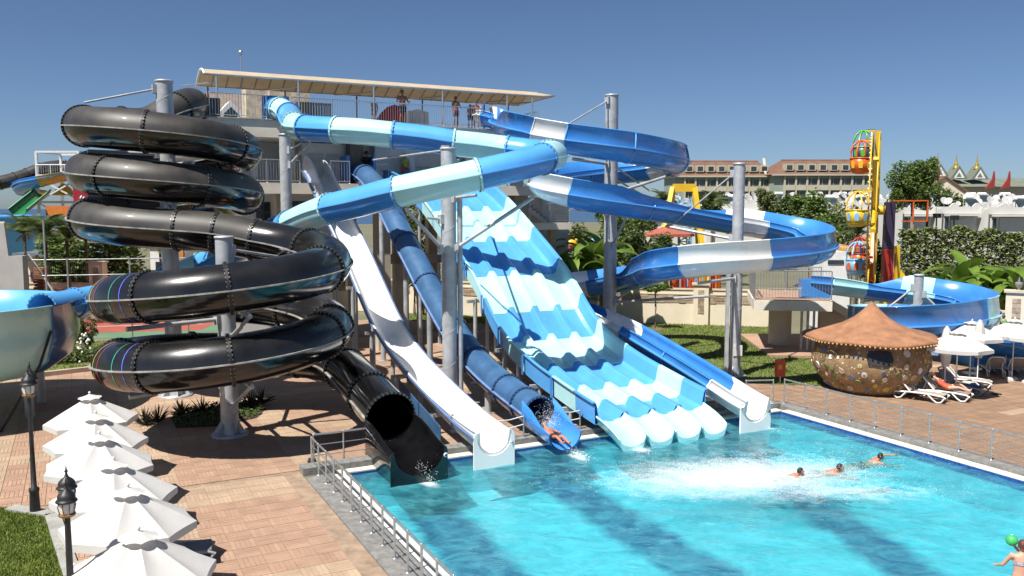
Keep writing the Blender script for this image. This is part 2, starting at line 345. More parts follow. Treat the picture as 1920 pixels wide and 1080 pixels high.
# ---- paving
def inframe(p, mg=120):
    d = p - cam.location
    dep = d.y * math.cos(PITCH) - d.z * math.sin(PITCH)
    if dep < 1: return False
    up = d.y * math.sin(PITCH) + d.z * math.cos(PITCH)
    x, y = 960 + FPX * d.x / dep, 540 - FPX * up / dep
    return -mg < x < 1920 + mg and -mg < y < 1080 + mg
def inpoly(p, poly):
    c = False; n = len(poly)
    for i in range(n):
        a, q = poly[i], poly[i - 1]
        if (a[1] > p[1]) != (q[1] > p[1]) and p[0] < (q[0] - a[0]) * (p[1] - a[1]) / (q[1] - a[1]) + a[0]: c = not c
    return c
def pavemat(name, c, c2):
    m = mat(name, c, .78, col2=c2, scale=1.7, bump=.12, bscale=70); t = m.node_tree; bs = t.nodes["Principled BSDF"]
    src = bs.inputs["Base Color"].links[0].from_socket
    g = t.nodes.new("ShaderNodeNewGeometry"); oi = t.nodes.new("ShaderNodeObjectInfo")
    ad = t.nodes.new("ShaderNodeMath"); ad.operation = 'ADD'; t.links.new(g.outputs["Random Per Island"], ad.inputs[0]); t.links.new(oi.outputs["Random"], ad.inputs[1])
    fr = t.nodes.new("ShaderNodeMath"); fr.operation = 'FRACT'; t.links.new(ad.outputs[0], fr.inputs[0])
    mr = t.nodes.new("ShaderNodeMapRange"); mr.inputs[3].default_value = .92; mr.inputs[4].default_value = 1.07; t.links.new(fr.outputs[0], mr.inputs[0])
    hs = t.nodes.new("ShaderNodeHueSaturation"); t.links.new(mr.outputs[0], hs.inputs["Value"]); t.links.new(src, hs.inputs["Color"])
    # weathering: old spill marks and dirt with shapes of their own, laid over the whole terrace
    ns = t.nodes.new("ShaderNodeTexNoise"); ns.inputs["Scale"].default_value = .55; ns.inputs["Detail"].default_value = 9; ns.inputs["Roughness"].default_value = .7; t.links.new(g.outputs["Position"], ns.inputs["Vector"])
    ms = t.nodes.new("ShaderNodeMapRange"); ms.inputs[1].default_value = .38; ms.inputs[2].default_value = .62; ms.inputs[3].default_value = .87; ms.inputs[4].default_value = 1.05; t.links.new(ns.outputs["Fac"], ms.inputs[0])
    hv = t.nodes.new("ShaderNodeHueSaturation"); t.links.new(ms.outputs[0], hv.inputs["Value"]); t.links.new(hs.outputs[0], hv.inputs["Color"]); t.links.new(hv.outputs[0], bs.inputs["Base Color"]); return m
TPINK = pavemat("terracotta_pink_paver", (.39, .25, .172), (.34, .21, .142))
TBEIGE = pavemat("sandy_beige_paver", (.43, .315, .215), (.37, .26, .175))
TWOOD = pavemat("brown_plank_paver", (.32, .205, .13), (.26, .16, .10))
TS = .56
LAWN_L = [tuple(G(-60, 948)[:2]), tuple(G(20, 955)[:2]), tuple(G(98, 967)[:2]), tuple(G(112, 1010)[:2]), tuple(G(137, 1085)[:2]), (-7.6, 11.5), (-18, 11.5), (-20, 22)]
LAWN_R = [tuple(G(760, 600)[:2]), tuple(G(900, 606)[:2]), tuple(G(1060, 640)[:2]), tuple(G(1190, 686)[:2]), tuple(G(1432, 720)[:2]), tuple(G(1552, 724)[:2]), (16.5, 41.), (15.2, 44.2), (14.9, 49), (17.3, 55.6), (7.3, 58.4), (-8, 63.6)]
LAWN_S = [tuple(G(-40, 712)[:2]), tuple(G(60, 704)[:2]), tuple(G(180, 690)[:2]), tuple(G(420, 678)[:2]), (-13, 52), (-20, 52), (-32, 46)]
bed = MB()
for (u0, u1, v0, v1) in ((-24, PU0 - 1.125, 6, 25.05), (-24, 25.0, 25.055, 58), (25.003, 50, 2, 25.05), (PU0 - 1.12, 25.0, 0, PV0 - .34), (25.003, 50, 25.055, 31.5)):
    bed.poly(W(u0, v0, -.016), W(u1, v0, -.016), W(u1, v1, -.016), W(u0, v1, -.016))
bed = bed.build("paving_bed", mat("paving_grout", (.30, .215, .15), .95, .2, 3), kind="structure")
def tile_mesh(mtl, full=True):
    m = MB(); n = 5; w_ = (TS - .012) / n
    for k in range(n):
        y = -TS / 2 + .006 + w_ * (k + .5); m.box((0, y, -.01), (TS - .014, w_ - .006, .02))
    return m.mesh("paver", mtl)
TM = [tile_mesh(x) for x in (TPINK, TBEIGE, TWOOD)]
cand = []
def region(u0, u1, v0, v1, test, kindf):
    nu, nv = int((u1 - u0) / TS), int((v1 - v0) / TS)
    for i in range(nu):
        for j in range(nv):
            u, v = u0 + TS * (i + .5), v0 + TS * (j + .5); p = W(u, v)
            if inframe(p, 420) and test(p): cand.append((p, (i + j) % 2, kindf(u, v)))
bandk = lambda u, v: 1 if ((u + 3.1) % 4.4 < 1.15 or (v - 17.2) % 6.2 < 1.15) else 0
region(-24, PU0 - 1.13, 8, 25.0, lambda p: not inpoly(p, LAWN_L), bandk)
region(-24, 24.9, 25.1, 50, lambda p: not inpoly(p, LAWN_L) and not inpoly(p, LAWN_S) and not inpoly(p, LAWN_R), bandk)
region(25.05, 50, 4, 31, lambda p: not inpoly(p, LAWN_R), lambda u, v: 1 if (v - 19.9) % 3.9 < .6 and u > 31 else 2)
region(PU0 - 1.1, 25.0, 4, PV0 - .4, lambda p: True, lambda u, v: 2)
cand.sort(key=lambda c: (c[0] - cam.location).length)
paving = bed
for (p, o, k) in cand[:300]:
    t_ = bpy.data.objects.new("paver", TM[k]); COL.objects.link(t_); t_.parent = paving; t_.location = p; t_.rotation_euler = (0, 0, TH + (R(90) if o else 0))
far = MB()
for (p, o, k) in cand[300:]:
    a = TH + (R(90) if o else 0); dx, dy = Vector((math.cos(a), math.sin(a), 0)), Vector((-math.sin(a), math.cos(a), 0))
    n = 5 if p.y < 34 else 1; w_ = (TS - .012) / n
    for q in range(n):
        c = p + dy * (-TS / 2 + .006 + w_ * (q + .5)); x, y = dx * (TS - .014) / 2, dy * (w_ - .009) / 2
        far.poly(c - x - y, c + x - y, c + x + y, c - x + y, mi=k)
far.build("paving_field", [TPINK, TBEIGE, TWOOD], paving, kind="stuff")

# ---- lawns
GRASS = leafmat("lawn_grass", (.20, .25, .045), (.11, .165, .028), .6)
SOIL = mat("lawn_soil", (.14, .16, .04), .95, col2=(.09, .115, .03), scale=.8, bump=.4, bscale=20)
def lawn(poly, n, h, label):
    m = MB(); m.add([(x, y, .012) for x, y in poly], [tuple(range(len(poly)))])
    base = m.build("lawn", SOIL, kind="structure")
    xs = [p[0] for p in poly]; ys = [p[1] for p in poly]; g = MB(); k = 0; tries = 0
    while k < n and tries < n * 6:
        tries += 1; p = Vector((random.uniform(min(xs), max(xs)), random.uniform(min(ys), max(ys)), .012))
        if not inpoly(p, poly) or not inframe(p, 100): continue
        a = random.uniform(0, 6.28); hh = h * random.uniform(.5, 1.2) * (1 + .5 * mnoise.noise(p * .6)); d = Vector((math.cos(a), math.sin(a), 0)) * h * .22
        l = Vector((random.uniform(-1, 1), random.uniform(-1, 1), 0)) * hh * .6
        g.add([p - d, p + d, p + l + Vector((0, 0, hh))], [(0, 1, 2)]); k += 1
    tag(g.build("grass", GRASS), label, "grass", kind="stuff")
lawn(LAWN_L, 26000, .075, "green lawn grass beside the two black lamp posts")
lawn(LAWN_R, 34000, .10, "shaded lawn grass in front of the cream boundary wall")
lawn(LAWN_S, 9000, .12, "thin lawn strip beyond the dark shadow of the aqua bowl")
b = MB(); pl = [G(20, 955, 0), G(98, 967, 0), G(112, 1010, 0), G(137, 1085, 0), Vector((-7.6, 11.5, 0))]
for i in range(len(pl) - 1): b.beam(pl[i] + Vector((0, 0, .03)), pl[i + 1] + Vector((0, 0, .03)), .34, .09)
b.build("lawn_kerb", mat("grey_stone_kerb", (.30, .30, .28), .9, .15, 2, .2, 40), kind="structure")
b = MB(); pl = [G(-40, 716), G(60, 708), G(180, 694), G(420, 682)]
for i in range(len(pl) - 1): b.beam(pl[i] + Vector((0, 0, .08)), pl[i + 1] + Vector((0, 0, .08)), .3, .26)
b.build("lawn_kerb", mat("pink_stone_kerb", (.42, .33, .26), .9, .15, 2, .2, 40), kind="structure")
tc_ = thing("tennis_court", "red tennis court with green surround behind the flowering shrubs", "tennis court", (-26, 58, 0))
MB().poly((-44, 46.5, .006), (-17, 52.5, .006), (-17, 74, .006), (-44, 74, .006)).build("surround", mat("green_court", (.10, .19, .11), .9, .1, .6), tc_)
MB().poly((-40, 50.5, .012), (-20, 54.5, .012), (-21.5, 72, .012), (-40, 72, .012)).build("playing_surface", mat("red_court", (.30, .075, .055), .9, .1, .6), tc_)
for (p, q) in (((-38, 54, .018), (-21, 57.4, .018)), ((-38, 60, .018), (-22, 62, .018)), ((-30, 54, .018), (-30, 70, .018)), ((-24.4, 55, .018), (-25, 71, .018))):
    d_ = (Vector(q) - Vector(p)).normalized().cross(Vector((0, 0, 1))) * .06; MB().poly(Vector(p) - d_, Vector(q) - d_, Vector(q) + d_, Vector(p) + d_).build("court_line", WHITEP, tc_)
# ------------------------------------------------------------------ slides: builders
def cut(path_pts, step=.3):
    """path_pts: [(point, tag or None)] -> list of (tag, [points]) cut wherever a tag starts"""
    P = [Vector(p) for p, _ in path_pts]; PP = [P[0] * 2 - P[1]] + P + [P[-1] * 2 - P[-2]]; segs = []; cur = None
    for i in range(len(P) - 1):
        a, b_, c, d = PP[i:i + 4]; n = max(3, int((c - b_).length / step)); pts = []
        for k in range(n + 1):
            t = k / n; pts.append(.5 * ((2 * b_) + (c - a) * t + (2 * a - 5 * b_ + 4 * c - d) * t * t + (3 * b_ - 3 * c + d - a) * t ** 3))
        if path_pts[i][1] is not None or cur is None: cur = [path_pts[i][1], pts]; segs.append(cur)
        else: cur[1] += pts[1:]
    return segs
def allframes(segs):
    P = []
    for s in segs: P += s[1] if not P else s[1][1:]
    F = frames(P); out = []; i = 0
    for s in segs: out.append((s[0], F[i:i + len(s[1])])); i += len(s[1]) - 1
    return out
def ring(F, r, n, a0=0., a1=2 * math.pi):
    p, t, x, y = F; return [p + x * r * math.cos(a0 + (a1 - a0) * k / n) + y * r * math.sin(a0 + (a1 - a0) * k / n) for k in range(n + 1)]
def flange(root, F, r, mtl, bolts, bm, hgt=.06, wid=.075):
    p, t, x, y = F; m = MB(); n = 28; rows = []
    for (dr, dt) in ((.0, -wid / 2), (hgt, -wid / 2), (hgt, wid / 2), (.0, wid / 2)):
        rows.append([q + t * dt for q in ring(F, r + dr, n)])
    m.grid(rows, sm=False); fl = m.build("flange", mtl, root)
    if bolts:
        bb = MB()
        for k in range(bolts):
            a = 2 * math.pi * k / bolts; c = p + x * (r + hgt * .55) * math.cos(a) + y * (r + hgt * .55) * math.sin(a)
            o = (c - p).normalized(); s1 = t.cross(o)
            for sg in (-1, 1):
                q = c + t * sg * (wid / 2 + .008); e = .022
                bb.hexa([q - o * e - s1 * e, q + o * e - s1 * e, q + o * e + s1 * e, q - o * e + s1 * e, q + t * sg * .02 - o * e - s1 * e, q + t * sg * .02 + o * e - s1 * e, q + t * sg * .02 + o * e + s1 * e, q + t * sg * .02 - o * e + s1 * e])
        bb.build("bolt_ring", bm, fl, kind="stuff")
    return fl
def tube_slide(root, path_pts, r, cols, fl_mat=None, bolts=0, bm=None, seam=None, step=.3, n=12, last_flange=True):
    FS = allframes(cut(path_pts, step))
    for (tg, F) in FS:
        up, lo, fm = cols[tg]
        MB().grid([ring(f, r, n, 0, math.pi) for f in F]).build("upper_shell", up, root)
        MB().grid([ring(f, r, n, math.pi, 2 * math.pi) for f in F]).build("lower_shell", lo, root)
        for sg in (-1, 1):
            sm_ = MB(); rows = []
            for (p, t, x, y) in F:
                a = p + x * sg * (r - .01); o = x * sg * .075; rows.append([a + y * .022, a + o + y * .022, a + o - y * .022, a - y * .022])
            sm_.grid(rows, sm=False).build("seam", seam or up, root)
        flange(root, F[0], r, fm, bolts, bm)
    if last_flange: flange(root, FS[-1][1][-1], r, cols[FS[-1][0]][2], bolts, bm)
    return FS
def trough_profile(r, hl, hr, th=.035, lip=.09, n=8):
    it = .17 * min(1, max(0, (min(hl, hr) - r) / .3)); ins = [(-r + it, hl)] + [(r * math.cos(math.pi + math.pi * k / n), r + r * math.sin(math.pi + math.pi * k / n)) for k in range(n + 1)] + [(r - it, hr)]
    R2 = r + th
    out = [(r + lip - it, hr), (r + lip - it, hr - .045), (R2 - it, hr - .045)] + [(R2 * math.cos(-math.pi * k / n), r + R2 * math.sin(-math.pi * k / n)) for k in range(n + 1)] + [(-R2 + it, hl - .045), (-r - lip + it, hl - .045), (-r - lip + it, hl)]
    return ins + out
def curvature(F, i, w_=6):
    a, b_ = F[max(0, i - w_)][1], F[min(len(F) - 1, i + w_)][1]
    return math.atan2(a.x * b_.y - a.y * b_.x, a.x * b_.x + a.y * b_.y)          # + = turning left
def trough_slide(root, path_pts, r, cols, h=.8, extra=.55, gain=1.6, rib=True, step=.3, hfun=None, joints=True):
    FS = allframes(cut(path_pts, step)); allF = []
    for _, F in FS: allF += F if not allF else F[1:]
    gi = 0; K = [curvature(allF, i) for i in range(len(allF))]
    K = [sum(K[max(0, i - 6):i + 7]) / len(K[max(0, i - 6):i + 7]) for i in range(len(K))]
    for si, (tg, F) in enumerate(FS):
        rows = []; ribs = [[], []]
        for j, f in enumerate(F):
            k = K[min(gi + j, len(K) - 1)]; hl = h + extra * max(0, min(1, -k * gain)); hr = h + extra * max(0, min(1, k * gain))
            if hfun: hl, hr = hfun((gi + j) / (len(allF) - 1), hl, hr)
            p, t, x, y = f; rows.append([p + x * a + y * b_ for a, b_ in trough_profile(r, hl, hr)])
            for q, sg in enumerate((-1, 1)):
                c = p + x * sg * (r + .03) + y * r; ribs[q].append([c + y * .03, c + x * sg * .1 + y * .03, c + x * sg * .1 - y * .025, c - y * .03])
        gi += len(F) - 1
        m = MB().grid(rows, closed=True)
        if si in (0, len(FS) - 1):
            for rw in ((rows[0],) if si == 0 else (rows[-1],)):
                nn = len(rw) // 2
                for k in range(nn - 2): m.poly(rw[k], rw[k + 1], rw[len(rw) - 2 - k], rw[len(rw) - 1 - k])
        seg = m.build("flume_section", cols[tg][0], root)
        if rib:
            rb = MB()
            for q in (0, 1): rb.grid(ribs[q], sm=False)
            rb.build("side_rib", cols[tg][1], seg)
        if joints and si > 0:
            p, t, x, y = F[0]; pr = trough_profile(r + .03, hl, hr)[10:]
            MB().pipe([p + x * a + y * b_ for a, b_ in pr[2:-3]], .035, 6).build("joint_flange", cols[tg][1], seg)
    return FS
def end_plate(root, uc, v, zbot, ztop, hw, r, zc, mtl, th=.06):
    n = 12; pl = [(-hw, zbot), (hw, zbot), (hw, ztop), (r, ztop)] + [(r * math.cos(-math.pi * k / n), zc + r * math.sin(-math.pi * k / n)) for k in range(n + 1)] + [(-r, ztop), (-hw, ztop)]
    m = MB(); A = [W(uc + a, v, b_) for a, b_ in pl]
    # split in strips so the notch renders cleanly
    N = len(pl); off = VD * th
    lowL = [(-hw, zbot), (-hw, ztop), (-r, ztop)]
    arc = [(r * math.cos(math.pi + math.pi * k / n), zc + r * math.sin(math.pi + math.pi * k / n)) for k in range(n + 1)]
    q_ = min(.16, ztop - zbot - .2); sh = lambda sg: [(sg * hw, ztop - q_), (sg * (hw - .015), ztop - q_ * .5), (sg * (hw - .05), ztop - q_ * .15), (sg * (hw - .1 if hw - .1 > r else r + .005), ztop)]
    for sgn in (0, 1):
        o = off * sgn
        m.poly(*[W(uc + a, v, c) + o for a, c in sh(-1)[::-1] + [(-hw, zbot), (-r, zbot), (-r, ztop)]][:8]); m.poly(*[W(uc + a, v, c) + o for a, c in [(r, ztop), (r, zbot), (hw, zbot)] + sh(1)])
        for k in range(n): m.poly(*[W(uc + a, v, c) + o for a, c in (arc[k], (arc[k][0], zbot), (arc[k + 1][0], zbot), arc[k + 1])])
    bd = [(-hw, zbot), (hw, zbot)] + sh(1) + [(r, ztop)] + list(reversed(arc)) + [(-r, ztop)] + sh(-1)[::-1]
    for k in range(len(bd)): a, c = bd[k], bd[(k + 1) % len(bd)]; m.poly(W(uc + a[0], v, a[1]), W(uc + c[0], v, c[1]), W(uc + c[0], v, c[1]) + off, W(uc + a[0], v, a[1]) + off)
    return m.build("end_plate", mtl, root)
def prop(root, p, zt, r=.09, name="support_post"):
    m = MB().pipe([(p.x, p.y, 0), (p.x, p.y, zt)], r, 8); m.box((p.x, p.y, .02), (.4, .4, .04), TH); return m.build(name, GALV, root)

# ------------------------------------------------------------------ black enclosed double spiral
cA = Vector((-9.76, 28.96, 0)); RA = 3.47; cB = Vector((-14.1, 35.2, 0)); RB = 2.98
bp_ = []
start = W(5.2, 44.3, 12.75)
bp_ += [(start, 'T'), (W(5.0, 43.0, 12.65), None), (Vector((-15.0, 38.75, 12.2)), 'T')]
for k, a in enumerate(range(125, 991, 22)):
    z_ = 10.7 + (270 - a) / 360 * 1.8
    bp_.append((cB + Vector((RB * math.cos(R(a)), RB * math.sin(R(a)), z_)), 'T' if k % 3 == 1 else None))
bp_ += [(Vector((-12.6, 32.3, 7.0)), 'T'), (Vector((-11.2, 32.36, 6.88)), 'T')]
def zl(a):      # height along the lower coil
    key = [(90, 6.62), (0, 5.85), (-90, 5.25), (-450, 3.08), (-540, 2.6), (-640, 2.2)]
    for (a1, z1), (a2, z2) in zip(key, key[1:]):
        if a2 <= a <= a1: return z1 + (z2 - z1) * (a1 - a) / (a1 - a2)
    return 2.2
LA = list(range(90, -631, -20))
for k, a in enumerate(LA):
    tg = 'G' if a in (-110, -470) else ('M' if a in (90, 50, -10, -70, -170, -230, -290, -350, -370, -430, -530, -590) else None)
    bp_.append((cA + Vector((RA * math.cos(R(a)), RA * math.sin(R(a)), zl(a))), tg))
bp_ += [(Vector((-8.2, 32.45, 2.12)), 'G2'), (Vector((-6.95, 31.8, 2.05)), None), (W(8.55, 30.2, 1.95), 'G2'), (W(8.55, 28.2, 1.72), None), (W(8.55, 27.2, 1.58), 'G2'), (W(8.55, 25.2, 1.28), None)]
black = thing("spiral_tube_slide", "tall black enclosed tube slide coiling down in a double spiral", "water slide", (cA.x, cA.y, 0))
BFL = mat("black_flange", (.012, .012, .012), .45, .2, 4); BOLT = mat("bolt_heads", (.25, .25, .24), .4, .2, 6, metal=.6)
SEAM = mat("worn_grey_seam", (.30, .29, .27), .6, .3, 3)
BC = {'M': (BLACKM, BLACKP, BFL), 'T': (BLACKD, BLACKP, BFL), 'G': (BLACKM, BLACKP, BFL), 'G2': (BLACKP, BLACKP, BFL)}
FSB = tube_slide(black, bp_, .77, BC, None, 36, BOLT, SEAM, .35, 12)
# painted rings on the two left-hand lower sections
ringcols = [("yellow", (.55, .42, .04)), ("blue", (.08, .12, .55)), ("green", (.04, .30, .20)), ("red", (.42, .05, .07)), ("yellow", (.55, .42, .04))]
for (tg, F) in FSB:
    if tg != 'G': continue
    for q, (nm, cc) in enumerate(ringcols):
        f = F[int(len(F) * (.05, .17, .29, .40, .52)[q])]
        rows = [[c + f[1] * dt for c in ring(f, .776, 28)] for dt in (-.035, .035)] if q in (0, 4) else [[c + f[1] * dt for c in ring(f, .776, 28)] for dt in (-.02, .02)]
        MB().grid(rows).build("painted_ring", mat(nm + "_ring_paint", cc, .35), black)
# run-out flume and end
FS_ = []
rows = []
for (v, zc, zb) in ((25.25, 1.28, 1), (24.6, 1.16, 1), (23.9, 1.02, 1), (23.2, .92, 1), (22.7, .88, 1)):
    hw = .78; top = {25.25: .02, 24.6: .12, 23.9: .12, 23.2: .04, 22.7: .0}[v]; n = 14
    prof = [(-hw, zc + top)] + [(hw * math.cos(math.pi + math.pi * k / n), zc + hw * math.sin(math.pi + math.pi * k / n)) for k in range(n + 1)] + [(hw, zc + top)]
    rows.append([W(8.55 + a, v, c) for a, c in prof] + [W(8.55 + a * 1.05, v, c) for a, c in [(hw, zc + top), (hw, -.05), (-hw, -.05), (-hw, zc + top)]])
MB().grid(rows, closed=True).build("exit_flume", BLACKP, black)
end_plate(black, 8.55, 22.66, -.12, .9, .88, .77, .87, BLACKP)
em = MB().lathe([(.001, .02), (.06, .02), (.07, 0)], ORG[black.name], 12).build("emblem_disc", WHITEP, black)
em.rotation_euler = (R(90), 0, TH); em.location = W(9.36, 22.64, .62) - ORG[black.name]
e2 = MB().lathe([(.001, .022), (.045, .022), (.046, .018)], ORG[black.name], 12).build("emblem_mark", mat("emblem_blue", (.05, .12, .35), .4), em)
MB().ubox(4.9, 6.5, 44.1, 45.6, 12.2, 13.15).build("entry_box", BLACKP, black)

# ------------------------------------------------------------------ blue and aqua enclosed tube
tp = thing("banded_tube_slide", "enclosed tube slide banded in blue and pale aqua crossing below the canopy", "water slide", at(845, 338, 31.2))
TA = {'B': (SKYB, BLUE, SKYB), 'P': (PALE, PALE, PALE)}  # blue bands: lit upper and shaded lower halves put into the shell colours
T_ = [((W(9.3, 44.6, 12.85)), 'B'), (W(9.35, 43.9, 12.75), 'P'), (W(9.55, 42.9, 12.4), 'B'), (at(553, 234, 39.6), 'P'), (at(573, 240, 38.4), 'B'), (at(632, 244, 37.5), 'P'), (at(680, 247, 37.2), None), (at(738, 253, 37.1), 'B'), (at(800, 260, 37.1), None), (at(850, 268, 37.1), 'P'), (at(905, 274, 37.2), None),
      (at(952, 280, 37.1), 'B'), (at(1000, 286, 36.7), None), (at(1030, 289, 35.8), 'P'), (at(1038, 292, 34.2), None), (at(1018, 298, 32.3), 'B'), (at(960, 313, 31.0), None), (at(896, 328, 30.5), 'P'), (at(820, 344, 30.4), None), (at(745, 360, 30.6), 'B'), (at(680, 377, 31.2), None), (at(620, 391, 32.1), 'P'),
      (at(575, 407, 33.6), None), (at(545, 421, 34.5), 'B'), (at(520, 433, 35.1), 'P'), (at(470, 455, 36.2), 'B'), (at(380, 497, 37.5), 'P'), (at(313, 523, 37.5), 'B'), (at(250, 545, 36.4), None), (at(140, 568, 33.4), 'B'), (at(80, 580, 31.6), None)]
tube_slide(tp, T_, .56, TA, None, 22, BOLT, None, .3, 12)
m = MB(); p = W(9.3, 44.75, 12.9); m.box(p, (1.35, .12, 1.2), TH); m.build("entry_panel", BLUE, tp)

# ------------------------------------------------------------------ aqua bowl at the left edge
bc = at(-140, 600, 31.5); bc.z = 0; RBW = 5.1
bowl = thing("bowl_slide", "large pale aqua round bowl slide on the left edge", "water slide", bc)
BCOL = [PALE, NAVY, SKYB]
n = 48; secs = [(-8, 60, 1), (60, 110, 2), (110, 165, 0), (165, 225, 2), (225, 280, 0), (280, 320, 0), (320, 352, 0)]
for (a0, a1, ci) in secs:
    m = MB(); prof = [(RBW - 2.2, 2.15), (RBW - .9, 2.25), (RBW - .25, 2.75), (RBW, 3.6), (RBW, 4.75), (RBW + .1, 4.76), (RBW + .1, 4.70), (RBW + .04, 4.69), (RBW + .04, 3.55), (RBW - .22, 2.68), (RBW - .9, 2.16), (RBW - 2.2, 2.05)]
    prof = [(r_, z_ - .45) for r_, z_ in prof]; m.lathe(prof, bc, max(3, int((a1 - a0) / 7)), a0=R(a0), a1=R(a1)); sct = m.build("bowl_section", BCOL[ci], bowl)
    f = MB(); pts = [bc + Vector(((r_ + .03) * math.cos(R(a0)), (r_ + .03) * math.sin(R(a0)), z_)) for r_, z_ in [(RBW + .04, 4.24), (RBW + .04, 3.1), (RBW - .22, 2.23), (RBW - .9, 1.71)]]
    f.pipe(pts, .035, 6).build("joint_flange", BLUE, sct)
MB().lathe([(.9, 1.45), (RBW - 2.15, 1.69)], bc, 36).build("bowl_floor", PALE, bowl)
for a in (-70, -35, 0, 40, 90, 140):
    q = bc + Vector((math.cos(R(a)), math.sin(R(a)), 0)) * (RBW - 1.4)
    MB().pipe([(q.x, q.y, 0), (q.x, q.y, 1.75)], .16, 10).build("support_post", GALV, bowl)
q = bc + Vector((RBW + .1, .3, 4.4)); q2 = bc + Vector((RBW - 1.6, -.8, 0))
MB().pipe([bc + Vector((RBW + .05, -.9, 3.4)), bc + Vector((RBW - .2, -1.3, 2.2)), bc + Vector((RBW - 1.2, -2.2, .0))], .05, 6).build("drain_pipe", BFL, bowl)
MB().box(bc + Vector((RBW - 2.2, -3.2, .45)), (1.6, 1.2, .9), .3).build("pump_box", GREYW, bowl)

# ------------------------------------------------------------------ blue and white open serpentine
sp = thing("open_serpentine_slide", "open blue and white flume slide winding round two steel columns to the pool", "water slide", W(21.25, 24.5))
SB = {'B': (BLUE, SKYB), 'W': (WHITEF, WHITEF)}
S_ = [(W(20.9, 44.6, 12.45), 'W'), (W(20.95, 44.2, 12.43), 'B'), (W(21.2, 42.8, 11.9), None), (at(968, 262, 42.2), None), (at(1008, 276, 40.6), 'W'), (at(1062, 288, 39.8), 'B'), (at(1120, 297, 39.5), None), (at(1175, 305, 39.7), 'B'), (at(1235, 316, 40.8), None), (at(1266, 324, 42.6), 'B'), (at(1262, 331, 44.8), 'W'), (at(1225, 337, 46.4), 'B'),
      (at(1165, 343, 47.0), None), (at(1100, 349, 46.6), 'B'), (at(1040, 357, 45.0), None), (at(1016, 365, 43.0), 'W'), (at(1030, 376, 41.2), None), (at(1068, 388, 40.4), 'B'), (at(1130, 400, 40.3), None), (at(1213, 412, 40.8), 'B'), (at(1290, 424, 41.6), None), (at(1365, 437, 42.3), 'W'), (at(1430, 447, 42.8), 'B'), (at(1500, 462, 42.3), None), (at(1535, 476, 40.6), 'B'), (at(1540, 488, 38.8), None),
      (at(1512, 498, 37.0), 'B'), (at(1432, 508, 35.9), 'W'), (at(1350, 514, 35.7), None), (at(1288, 520, 36.2), 'B'), (at(1238, 528, 37.4), None), (at(1214, 536, 39.6), 'B'), (at(1186, 543, 42.6), None), (at(1150, 549, 44.9), 'B'), (at(1105, 555, 45.9), 'W'), (at(1062, 562, 45.6), None), (at(1036, 569, 44.0), 'B'), (W(21.25, 35.6, 2.62), None), (W(21.25, 33.2, 2.32), 'W'), (W(21.25, 30.4, 1.92), 'B'), (W(21.25, 27.4, 1.3), 'B'), (W(21.25, 24.6, .66), 'W'), (W(21.25, 23.4, .36), None), (W(21.25, 22.65, .22), None)]
def hs_(f, l, r_):
    def bump(a, b_, w_=.03): return max(0, min(1, (f - a) / w_, (b_ - f) / w_))
    return max(l, .86 + .5 * bump(.52, .735)), max(r_, .86 + .5 * bump(.05, .28))
trough_slide(sp, S_, .6, SB, .86, .5, 1.5, hfun=hs_)
end_plate(sp, 21.25, 22.6, -.12, 1.0, .7, .6, .82, WHITEF)
em = MB().lathe([(.001, .02), (.04, .02), (.045, 0)], ORG[sp.name], 10).build("drain_plug", DARK, sp)
em.rotation_euler = (R(90), 0, TH); em.location = W(21.87, 22.58, .55) - ORG[sp.name]
for v in (33.5, 30.5, 27.5, 25.3):
    z_ = 2.3 - (33.5 - v) * .21
    for du in (-.5, .5): prop(sp, W(21.25 + du, v), z_ + .1, .05)
    m = MB().beam(W(20.5, v, z_ - .08), W(22, v, z_ - .08), .09); m.build("cross_beam", GALV, sp)

# ------------------------------------------------------------------ white speed slide
ws = thing("white_speed_slide", "straight white open flume slide dropping from the mid deck to the pool", "water slide", W(11.12, 24.5))
wp = [(44.7, 9.2), (43.9, 9.0), (42.7, 8.3), (40.8, 7.2), (39, 6.2), (37.4, 5.25), (35.5, 4.0), (33.7, 2.85), (32, 2.08), (30.5, 1.6), (29.1, 1.28), (27, .84), (25, .48), (23.8, .33), (23.05, .27)]
cutw = {0, 1, 4, 7, 10, 12}
def hw_(f, l, r_):
    e = max(0, 1 - f / .22); k_ = max(0, (f - .8) / .2) * .14; return k_ + .62 + .55 * math.sin(min(1, e * 1.3) * math.pi * .55) * (1 if f < .22 else 0), k_ + .62 + .75 * math.sin(min(1, e * 1.3) * math.pi * .55) * (1 if f < .22 else 0)
trough_slide(ws, [(W(11.12, v, z_), 'W' if i in cutw else None) for i, (v, z_) in enumerate(wp)], .58, {'W': (WHITEF, mat("grey_blue_rib", (.12, .19, .36), .35))}, hfun=hw_, joints=True)
end_plate(ws, 11.12, 23.0, -.12, 1.02, .69, .58, .85, WHITEF)
em = MB().lathe([(.001, .02), (.045, .02), (.05, 0)], ORG[ws.name], 10).build("drain_plug", GALV, ws)
em.rotation_euler = (R(90), 0, TH); em.location = W(11.72, 22.98, .62) - ORG[ws.name]
for (v, z_) in ((39, 6.1), (36.3, 4.4), (33.7, 2.75), (30.5, 1.5), (27, .75)):
    for du in (-.45, .45): prop(ws, W(11.12 + du, v), z_, .09)
    MB().beam(W(10.4, v, z_ - .06), W(11.85, v, z_ - .06), .12).build("cross_beam", GALV, ws)
for (v0, v1, z0, z1) in ((29.6, 27.6, 1.25, .85), (27.5, 25.6, .8, .45)):    # blue side guards low on the left
    MB().extr([W(10.38, v0, z0 - .35), W(10.38, v1, z1 - .4), W(10.38, v1, z1 + .2), W(10.38, v0, z0 + .25)], UD * .04).build("side_guard", NAVYT, ws)

